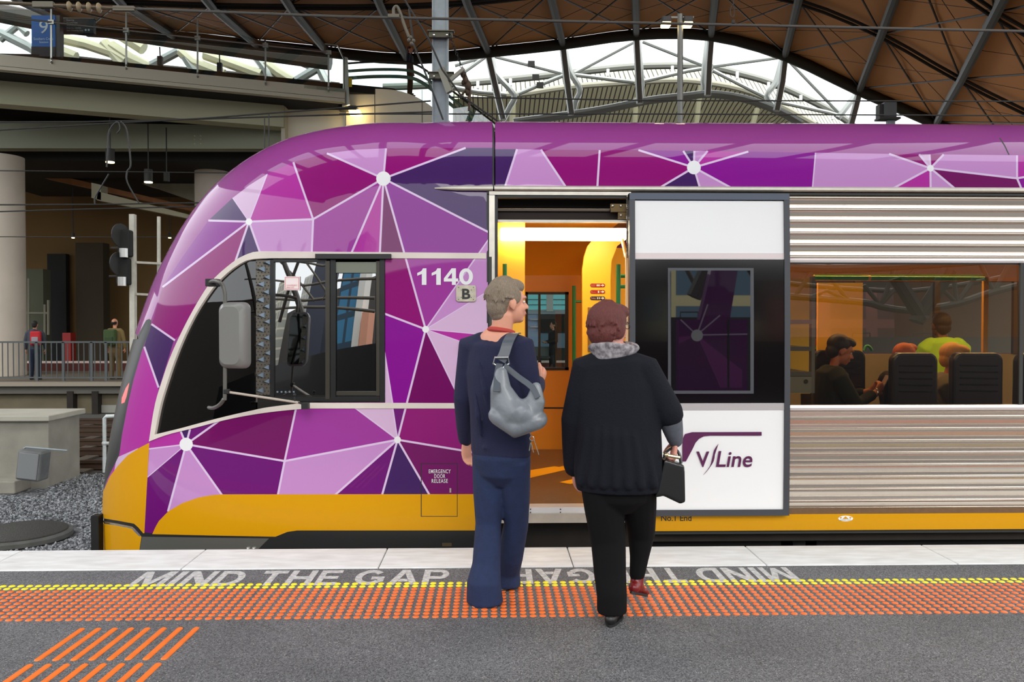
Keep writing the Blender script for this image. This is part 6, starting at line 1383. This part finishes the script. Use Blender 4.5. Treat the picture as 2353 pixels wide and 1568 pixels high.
h.ball(P(-.03, 0, .04), (.098, .086, .094), 20, 14, R); h.ball(P(-.062, 0, -.015), (.06, .07, .075), 18, 12, R); h.ball(P(.02, 0, .085), (.072, .066, .045), 16, 10, R); h.ball(P(-.06, 0, -.06), (.042, .055, .045), 14, 10, R)
for sd in (-1, 1): h.ball(P(.012, sd*.07, .035), (.035, .014, .045), 12, 8, R)
rn = random.Random(5)
for i in range(110):
    t = rn.uniform(0, 6.28); e = rn.uniform(-.35, 1.5); d = Vector((math.cos(e)*math.cos(t), math.cos(e)*math.sin(t), math.sin(e)))
    if d.x > .55 and e < .9: continue
    p = P(-.03+d.x*.092, d.y*.082, .04+d.z*.09); tg = (hf*-.4+hu*-.5+hl*d.y*.5).normalized(); h.limb([p-tg*.012, p+tg*.022], [.009, .005], 6)
h.fuse('grey_hair', mat('hair_grey', (142, 126, 108), .8, noise=.35, nscale=60, bump=.6, bscale=90, stretch=(3, 3, 1)), man, .005, 2)
# shoulder bag
bag = thing('shoulder_bag', 'slouchy grey leather bag hanging from the man\'s shoulder', 'bag', tuple(V3((1185, 1010, 4.14))))
gl_ = mat('bag_grey_leather', (118, 124, 130), .42, noise=.35, nscale=7, bump=.4, bscale=18, coat=.2)
bb = Blob(); bx = Vector((.93, -.36, 0)).normalized()
ctr = [(1150, 880), (1142, 920), (1150, 960), (1178, 985), (1215, 985), (1240, 962), (1245, 930)]
bb.limb([at(1152, 858, 4.16), at(1150, 890, 4.15), at(1160, 930, 4.14), at(1180, 955, 4.12), at(1195, 962, 4.12)], [.035, .055, .085, .098, .095], 20, flat=.62, side=bx)
bb.limb([at(1232, 890, 4.10), at(1232, 918, 4.10), at(1218, 945, 4.11), at(1195, 962, 4.12)], [.028, .05, .075, .085], 20, flat=.62, side=bx)
bb.limb([at(1143, 955, 4.14), at(1185, 982, 4.12), at(1236, 965, 4.10)], [.05, .06, .052], 18, flat=.9)
bb.fuse('bag_body', gl_, bag, .007, 5)
def strap(name, pts, w, th, m, par, side):
    P_ = [Vector(p) for p in pts]; b = MB(); rows = []; S_ = Vector(side)
    for i, p in enumerate(P_):
        t = (P_[min(i+1, len(P_)-1)]-P_[max(i-1, 0)]).normalized(); x = (S_-t*S_.dot(t)).normalized()*w/2; n_ = t.cross(x).normalized()*th/2; rows.append([p+x+n_, p-x+n_, p-x-n_, p+x-n_])
    b.grid(rows, closed=True); b.add(rows[0], [(0, 1, 2, 3)]); b.add(rows[-1], [(3, 2, 1, 0)]); return b.build(name, m, par, smooth=False, bevel=.002)
sm_ = mat('strap_leather', (70, 76, 84), .45)
strap('shoulder_strap', smoothpoly([tuple(at(1186, 766, 4.40)), tuple(at(1178, 768, 4.30)), tuple(at(1168, 785, 4.235)), tuple(at(1158, 815, 4.21)), tuple(at(1150, 830, 4.205))], 4), .055, .006, sm_, bag, (1, 0, 0))
b = MB(); b.tube([at(x, y, 4.195) for x, y in ((1137, 822), (1168, 822), (1170, 836), (1152, 848), (1134, 836))], .006, 8, closed=True); b.build('strap_ring', mat('ring_silver', (170, 172, 174), .25, .9), bag, smooth=True)
strap('strap_lower', [at(1148, 836, 4.195), at(1143, 862, 4.16), at(1141, 900, 4.09)], .035, .006, sm_, bag, (1, 0, 0)); strap('strap_lower', smoothpoly([tuple(at(1158, 840, 4.195)), tuple(at(1190, 866, 4.15)), tuple(at(1222, 890, 4.08)), tuple(at(1236, 915, 4.05))], 3), .03, .006, sm_, bag, (.6, 0, .8))
# keys at his hip
kt = thing('key_bunch', 'bunch of keys and a clear tag dangling at the man\'s hip under the bag', 'keys', tuple(at(1225, 1050, 4.2)))
b = MB()
for (x0, y0, x1_, y1) in ((1218, 1008, 1226, 1040), (1226, 1008, 1238, 1045), (1220, 1012, 1216, 1036)): b.beam(at(x0, y0, 4.2), at(x1_, y1, 4.2), .014, .004)
b.build('key', mat('key_metal', (190, 186, 170), .25, .9), kt); b = MB(); b.tube([at(1222+5*math.cos(u), 1008+5*math.sin(u), 4.2) for u in np.linspace(0, 6.28, 12, endpoint=False)], .002, 5, closed=True); b.tube([at(1222, 1003, 4.2), at(1212, 985, 4.22)], .002, 5); b.build('key_ring', M['chrome'], kt)
# ---------------------------------------------------------------- WOMAN in black jacket
blkc = mat('jacket_black', (15, 17, 26), .88, bump=.3, bscale=90, spec=.25); blkt = mat('trousers_black', (9, 9, 11), .9, spec=.2)
wo = thing('person', 'red haired woman in loose black clothes and grey scarf, seen from behind', 'person', (V3((1405, 1436, 4.13)).x, 4.13, 0))
wf_, wl_, wu = frame(math.radians(78)); kf, kl, ku = frame(math.radians(32), -.03)
Q = dict(hl=V3((1378, 1090, 4.17)), hr=V3((1462, 1092, 4.14)), kl=V3((1398, 1245, 4.18)), kr=V3((1474, 1228, 4.30)), al=V3((1406, 1400, 4.10)), ar=V3((1464, 1335, 4.28)),
 pel=V3((1420, 1050, 4.16)), wa=V3((1420, 970, 4.16)), ch=V3((1418, 895, 4.17)), ub=V3((1414, 840, 4.18)), nk=V3((1410, 800, 4.19)), hd=V3((1402, 750, 4.19)),
 sl=V3((1350, 846, 4.22)), sr=V3((1480, 852, 4.15)), el=V3((1322, 965, 4.24)), wl=V3((1322, 1072, 4.30)), er=V3((1538, 952, 4.12)), wr=V3((1552, 1012, 4.16)))
sk = Blob(); head(sk, Q['hd'], kf, kl, ku, .92)
sk.limb([Q['hd']-ku*.06-kf*.02, Q['nk'], Q['ub']], [.050, .052, .06]); sk.limb([Q['ub'], Q['ch'], Q['wa'], Q['pel']], [.13, .14, .14, .15], side=wl_, flat=.6)
for a, c, w in (('sr', 'er', 'wr'), ('sl', 'el', 'wl')): sk.limb([Q['ub'], Q[a], Q[c], Q[w]], [.06, .04, .034, .025])
for a, c, w in (('hl', 'kl', 'al'), ('hr', 'kr', 'ar')): sk.limb([Q['pel'], Q[a], Q[c], Q[w]+Vector((0, 0, .02))], [.09, .06, .042, .032])
hand(sk, Q['wl'], (.06, .1, -1), (.6, -.3, 0), .92, .4, -1); hand(sk, Q['wr'], (-.12, .05, -1), (-.8, 0, -.1), .92, 1.15, 1)
sk.fuse('body', mat('skin_pink', (205, 140, 124), .55), wo, .006, 3); face_bits(wo, Q['hd'], kf, kl, ku, .92)
j = Blob()
j.limb([Q['nk']+Vector((0, 0, -.03)), Q['ub']+Vector((0, 0, .01)), Q['ch'], Q['wa'], Q['pel'], Q['pel']+Vector((0, 0, -.08)), Q['pel']+Vector((0, 0, -.17))], [.09, .17, .205, .215, .222, .225, .21], 28, flat=[.7, .66, .62, .64, .68, .68, .66], side=wl_, caps=False)
for a, c, w in (('sr', 'er', 'wr'), ('sl', 'el', 'wl')):
    m_ = (Q[a]*.6+Q['ub']*.4); e = .72 if a == 'sr' else 1; j.limb([m_, Q[a], Q[a]*.5+Q[c]*.5, Q[c]]+([Q[w]*.5+Q[c]*.5, Q[w]] if a == 'sl' else []), [.085, .085, .078, .074]+([.07, .062] if a == 'sl' else []))
# loose folds falling from the shoulders
for k in range(7):
    t = -.9+k*.3; a = Q['ub']+wl_*-.1*t-wf_*(.085*math.sqrt(max(0, 1-t*t*.7)))+Vector((0, 0, -.1)); c = Q['pel']+wl_*(-.2*t)-wf_*(.142*math.sqrt(max(0, 1-t*t*.8)))+Vector((0, 0, -.12)); j.limb([a, (a+c)/2-wf_*.03, c], [.010, .022, .026], 8)
j.fuse('loose_jacket', blkc, wo, .008, 4)
c2 = Blob(); c2.limb([Q['er']*.75+Q['sr']*.25, Q['er'], Q['er']*.4+Q['wr']*.6, Q['wr']], [.062, .066, .052, .040]); c2.fuse('grey_sleeve', mat('sleeve_grey', (92, 94, 104), .8, noise=.4, nscale=14), wo, .007, 4)
tr_ = Blob(); tr_.limb([Q['pel'], Q['pel']+Vector((0, 0, -.12))], [.18, .185], 24, flat=.72, side=wl_)
tr_.limb([Q['hl'], Q['hl']*.5+Q['kl']*.5, Q['kl'], Q['kl']*.5+Q['al']*.5, Q['al']+Vector((0, 0, .07)), Q['al']+Vector((0, 0, -.015))], [.108, .104, .092, .084, .078, .078], flat=.95, caps=False)
tr_.limb([Q['hr'], Q['hr']*.5+Q['kr']*.5, Q['kr'], Q['kr']*.5+Q['ar']*.5, Q['ar']+Vector((0, 0, .03))], [.108, .095, .074, .052, .042], flat=.95)
tr_.fuse('black_trousers', blkt, wo, .008, 4)
rsh = mat('shoe_dark_red', (110, 20, 22), .35); shoe('shoe', Q['al']+Vector((0, -.01, .005)), (.35, .93), .0, bsh, wo, .9)
shoe('shoe', Q['ar']+Vector((.0, .0, 0)), (.5, .86), .35, rsh, wo, .85)
h = Blob(); R = Rfl(kf, kl, ku); P = lambda a, b_, d: Q['hd']+(kf*a+kl*b_+ku*d)*.92
h.ball(P(-.026, 0, .035), (.106, .094, .098), 20, 14, R); h.ball(P(-.06, 0, -.03), (.066, .084, .08), 18, 12, R); h.ball(P(.03, 0, .08), (.078, .075, .045), 16, 10, R)
for sd in (-1, 1): h.ball(P(-.0, sd*.074, -.01), (.045, .02, .06), 12, 8, R)
for i in range(120):
    t = rn.uniform(0, 6.28); e = rn.uniform(-.7, 1.5); d = Vector((math.cos(e)*math.cos(t), math.cos(e)*math.sin(t), math.sin(e)))
    if d.x > .5 and e < .8: continue
    p = P(-.03+d.x*.1, d.y*.092, .025+d.z*.1); tg = (kf*-.25+ku*-.8+kl*d.y*.3).normalized(); h.limb([p-tg*.015, p+tg*.03], [.010, .006], 6)
h.fuse('auburn_hair', mat('hair_auburn', (104, 46, 40), .65, noise=.4, nscale=50, bump=.6, bscale=80, stretch=(3, 3, 1)), wo, .005, 2)
# scarf
s_ = Blob(); rs = random.Random(2)
for k in range(5):
    pts = []
    for t in np.linspace(0, 2*math.pi, 18, endpoint=False): pts.append(Q['nk']+wl_*(.088+.006*k)*math.cos(t)+wf_*(.078+.005*k)*math.sin(t)+Vector((0, 0, -.045+.013*k+.008*math.sin(2*t+k))))
    s_.tube(pts, .020, 8, closed=True)
s_.fuse('scarf', mat('scarf_grey', (176, 170, 172), .9, noise=.6, nscale=38, rgb2=(70, 62, 70)), wo, .006, 2)
# spectacles arm and earring kept tiny
b = MB(); b.tube([P(.02, -.082, .01), P(.085, -.062, .012)], .002, 6); b.tube([P(.098+.0*math.cos(u), -.032+.022*math.cos(u), .004+.016*math.sin(u)) for u in np.linspace(0, 6.28, 14, endpoint=False)], .0018, 5, closed=True); b.build('spectacles', M['blk'], wo)
# handbag
hb = thing('handbag', 'black leather handbag with pale clasp hanging from the red haired woman\'s right hand', 'bag', tuple(at(1540, 1155, 4.12)))
hbm = mat('handbag_black', (14, 14, 16), .35, coat=.3)
bb = Blob(); q = [at(x, y, 4.14) for x, y in ((1522, 1052), (1568, 1066), (1570, 1150), (1558, 1154), (1520, 1136), (1500, 1140))]; bb.prism([p+Vector((0, .045, 0)) for p in q], (0, -.10, 0)); bb.fuse('bag_body', hbm, hb, .007, 6)
b = MB(); b.tube(smoothpoly([tuple(at(1526, 1056, 4.14)), tuple(at(1530, 1040, 4.15)), tuple(at(1546, 1030, 4.16)), tuple(at(1560, 1042, 4.15)), tuple(at(1565, 1066, 4.14))], 4), .008, 8); b.build('handle', hbm, hb, smooth=True)
b = MB(); b.tube([at(1526, 1046, 4.07), at(1562, 1052, 4.07)], .009, 8); b.ball(at(1530, 1046, 4.065), .013, 10, 6); b.build('clasp', mat('clasp_gold', (200, 180, 140), .25, .9), hb, smooth=True)
# ---------------------------------------------------------------- standing figures far away
def stander(label, px, foot_y, Y, z, hgt, ang, cols, hair, vox=.02, balding=False, pose='down', part=None):
    X = xx(px, Y) if part is None else part; o = thing('person', label, 'person', (X, Y, z)); s = hgt/1.75; f, l, u = frame(ang)
    def p(a, b_, c): return Vector((X, Y, z))+(f*a+l*b_)*s+Vector((0, 0, c*s))
    hc = p(.0, 0, 1.64)
    sk = Blob(); head(sk, hc, f, l, Vector((0, 0, 1)), s*1.02); sk.limb([p(0, 0, 1.56), p(0, 0, 1.45), p(0, 0, 1.3), p(0, 0, 1.0)], [.055*s, .058*s, .13*s, .13*s], flat=.6, side=l)
    hands = {'down': (p(.02, .27, 1.15), p(.06, .26, .90)), 'front': (p(.02, .26, 1.14), p(.26, .12, 1.14))}[pose]
    for sd in (-1, 1):
        e = p(.0, sd*.26, 1.15); w = p(.05, sd*.26, .9) if pose == 'down' else p(.24, sd*.1, 1.12)
        sk.limb([p(0, sd*.17, 1.42), e, w], [.04*s, .035*s, .026*s]); hand(sk, w, (w-e), (0, 0, 1) if pose != 'down' else -l*sd, s, .5, sd); sk.limb([p(0, sd*.09, .92), p(.02, sd*.1, .5), p(0, sd*.11, .08)], [.07*s, .05*s, .035*s])
    sk.fuse('body', cols[0], o, max(vox*.6, .01), 2)
    j = Blob(); j.limb([p(0, 0, 1.49), p(0, 0, 1.42), p(0, 0, 1.25), p(0, 0, 1.05), p(0, 0, .9)], [.08*s, .19*s, .2*s, .18*s, .185*s], flat=.62, side=l, caps=False)
    for sd in (-1, 1):
        e = p(.0, sd*.26, 1.15); w = p(.05, sd*.26, .93) if pose == 'down' else p(.22, sd*.11, 1.12); j.limb([p(0, sd*.15, 1.42), p(0, sd*.2, 1.38), e, w], [.075*s, .07*s, .058*s, .045*s])
    j.fuse('jacket', cols[1], o, vox, 3)
    t_ = Blob(); t_.limb([p(0, 0, .98), p(0, 0, .88)], [.165*s, .17*s], flat=.66, side=l)
    for sd in (-1, 1): t_.limb([p(0, sd*.085, .9), p(.015, sd*.1, .5), p(-.01, sd*.11, .07)], [.1*s, .075*s, .062*s])
    t_.fuse('trousers', cols[2], o, vox, 3)
    for sd in (-1, 1): shoe('shoe', p(-.01, sd*.11, .096), (f.x, f.y), 0, bsh, o, s)
    hb_ = Blob(); R = Rfl(f, l, Vector((0, 0, 1))); 
    if not balding: hb_.ball(hc+f*-.02*s+Vector((0, 0, .035*s)), (.1*s, .086*s, .09*s), 14, 10, R); hb_.ball(hc-f*.05*s-Vector((0, 0, .02*s)), (.06*s, .075*s, .07*s), 14, 10, R)
    else: hb_.ball(hc-f*.045*s+Vector((0, 0, .005*s)), (.068*s, .086*s, .062*s), 14, 10, R)
    hb_.fuse('hair', hair, o, .012, 2)
    return o, p
dkh = mat('hair_dark', (24, 18, 14), .7)
o1, p1 = stander('man in a grey hoodie with a red backpack by the left column, seen from behind', 80, 871, 24.7, FZ, 1.74, math.radians(100), (mat('skin_mid', (190, 130, 105), .6), mat('hoodie_grey', (62, 66, 76), .9), mat('jeans_dark', (30, 40, 62), .9)), dkh)
hd_ = Blob(); hd_.ball(p1(-.09, 0, 1.46), (.09, .12, .06), 12, 8); hd_.fuse('hood', mat('hoodie_grey'), o1, .02, 2)
t = thing('backpack', 'red and grey backpack on the back of the man by the column', 'backpack', tuple(p1(-.2, -.1, 1.1)))
b = MB(); c = p1(-.2, -.09, 1.24); b.box(c, (.28, .16, .42), rz=.17); b.build('pack_body', mat('pack_red', (186, 26, 34), .7), t, bevel=.04); b = MB(); b.box(c+Vector((.02, -.09, -.06)), (.18, .05, .2), rz=.17); b.build('front_pocket', mat('pack_grey', (150, 140, 146), .7), t, bevel=.02)
o2, p2 = stander('balding man in an olive jacket and khaki trousers at the far fence', 264, 871, 24.9, FZ, 1.80, math.radians(85), (mat('skin_warm', (206, 140, 108), .6), mat('jacket_olive', (124, 104, 62), .9), mat('trousers_khaki', (112, 92, 58), .9)), dkh, balding=True)
t = thing('backpack', 'olive green backpack worn by the balding man at the fence', 'backpack', tuple(p2(-.2, 0, 1.1)))
b = MB(); c = p2(-.2, .03, 1.22); b.box(c, (.36, .18, .48), rz=-.08); b.build('pack_body', mat('pack_green', (62, 84, 40), .8, noise=.3, nscale=20), t, bevel=.05); b = MB(); b.box(c+Vector((0, -.1, -.08)), (.24, .05, .2), rz=-.08); b.build('front_pocket', mat('pack_green2', (48, 66, 34), .8), t, bevel=.02)
stander('dark dressed person on the far platform framed in the far door window', 1271, 832, 25.2, FZ, 1.72, math.radians(200), (mat('skin_mid'), mat('coat_black', (26, 24, 24), .9), mat('trousers_black2', (20, 20, 22), .9)), dkh, pose='front')
# figure riding the escalator
eo, ep = stander('person in a dark coat with a red top stepping on to the escalator', 943, 210, 28.6, zz(222, 28.6), 1.68, math.radians(-10), (mat('skin_mid'), mat('coat_navy_dark', (30, 36, 50), .9), mat('trousers_black2')), mat('hair_reddish', (70, 30, 24), .7))
# ---------------------------------------------------------------- passengers in the saloon
def sitter(label, px, py, Y, ang, cols, hair, s=1.0, lean=0.0, phone=False, bulk=1.0):
    """px,py = centre of the head"""
    hc = at(px, py, Y); f, l, u = frame(ang); o = thing('person', label, 'person', (hc.x, hc.y, ZF))
    hf_ = (f*math.cos(lean)-Vector((0, 0, 1))*math.sin(lean)); hu_ = hf_.cross(l); hu_ = hu_ if hu_.z > 0 else -hu_
    def p(a, b_, c): return hc+(f*a+l*b_)*s+Vector((0, 0, c*s))
    sk = Blob(); head(sk, hc, hf_, l, hu_, s*1.0); sk.limb([hc-hu_*.07-hf_*.02, p(-.06, 0, -.16), p(-.08, 0, -.3), p(-.1, 0, -.62)], [.052, .056, .13, .14], flat=.6, side=l)
    E_, W_ = [], []
    for sd in (-1, 1):
        e = p(.04, sd*.25, -.42); w = p(.26, sd*.07, -.34) if phone else p(.2, sd*.14, -.5); E_.append(e); W_.append(w)
        sk.limb([p(-.07, sd*.16, -.2), e, w], [.04, .036, .027]); hand(sk, w, (w-e)+Vector((0, 0, .12)), l*-sd+Vector((0, 0, .3)), s, .7, sd)
        sk.limb([p(-.08, sd*.09, -.64), p(.36, sd*.1, -.64), p(.38, sd*.1, -1.05)], [.075, .055, .04])
    sk.fuse('body', cols[0], o, .008, 3); face_bits(o, hc, hf_, l, hu_, s)
    j = Blob(); j.limb([p(-.06, 0, -.125), p(-.07, 0, -.18), p(-.08, 0, -.35), p(-.08, 0, -.62)], [.085, .19*bulk, .2*bulk, .19*bulk], flat=.66, side=l, caps=False)
    for sd in (-1, 1): e = E_[(sd+1)//2]; w = W_[(sd+1)//2]; j.limb([p(-.07, sd*.13, -.19), p(-.07, sd*.19*bulk, -.23), e, e*.25+w*.75], [.075, .075, .062, .046])
    j.fuse('jacket', cols[1], o, .01, 4)
    t_ = Blob()
    for sd in (-1, 1): t_.limb([p(-.08, sd*.09, -.66), p(.36, sd*.1, -.66), p(.38, sd*.1, -1.1)], [.1, .078, .06])
    t_.fuse('trousers', cols[2], o, .012, 3)
    h_ = Blob(); R = Rfl(hf_, l, hu_); Z = lambda a, b_, d: hc+(hf_*a+l*b_+hu_*d)*s
    h_.ball(Z(-.03, 0, .042), (.1*s, .088*s, .09*s), 18, 12, R); h_.ball(Z(-.06, 0, -.02), (.058*s, .075*s, .07*s), 16, 10, R); h_.ball(Z(.03, 0, .085), (.07*s, .066*s, .04*s), 14, 8, R); h_.fuse('hair', hair, o, .007, 3)
    return o, W_
so, W_ = sitter('dark haired passenger in a dark jacket looking down at a phone', 1932, 806, 6.75, math.radians(-5), (mat('skin_amber', (196, 120, 88), .6), mat('jacket_green_black', (28, 32, 26), .9), mat('trousers_black2')), mat('hair_dark_brown', (36, 20, 14), .6), lean=.35, phone=True)
b = MB(); b.box(W_[0]*.5+W_[1]*.5+Vector((.09, .0, .07)), (.012, .075, .15), R=Matrix.Rotation(.5, 3, 'Y')); tag(b.build('mobile_phone', mat('phone_pale', (150, 130, 130), .3), None, bevel=.005), 'phone held by the passenger behind the train window', 'phone')
b = MB(); w = W_[0]; b.tube([w+Vector((.0, .034*math.cos(u), .034*math.sin(u))) for u in np.linspace(0, 6.28, 14, endpoint=False)], .006, 6, closed=True); tag(b.build('bracelet', M['chrome'], None), 'pale bracelet on the wrist of the passenger with the phone', 'bracelet')
sitter('orange haired passenger mostly hidden by a seat back', 2083, 822, 6.75, math.radians(20), (mat('skin_amber'), mat('top_dark', (40, 30, 28), .9), mat('trousers_black2')), mat('hair_orange', (196, 92, 30), .6), bulk=.82, s=.95)
sitter('blond passenger in a pale grey jacket leaning between the seats', 2194, 824, 6.85, math.radians(-25), (mat('skin_amber'), mat('jacket_pale', (120, 112, 96), .9), mat('trousers_black2')), mat('hair_blond', (196, 140, 60), .6), lean=.2)
sitter('passenger with dark hair behind the one with the phone', 1896, 806, 7.8, math.radians(10), (mat('skin_amber'), mat('top_dark'), mat('trousers_black2')), mat('hair_auburn_dark', (90, 34, 20), .6))
hv, _w = sitter('person in a lime green vest further inside the saloon', 2161, 748, 8.2, math.radians(90), (mat('skin_deep', (90, 56, 40), .6), mat('vest_lime', (150, 200, 30), .8), mat('trousers_black2')), dkh)
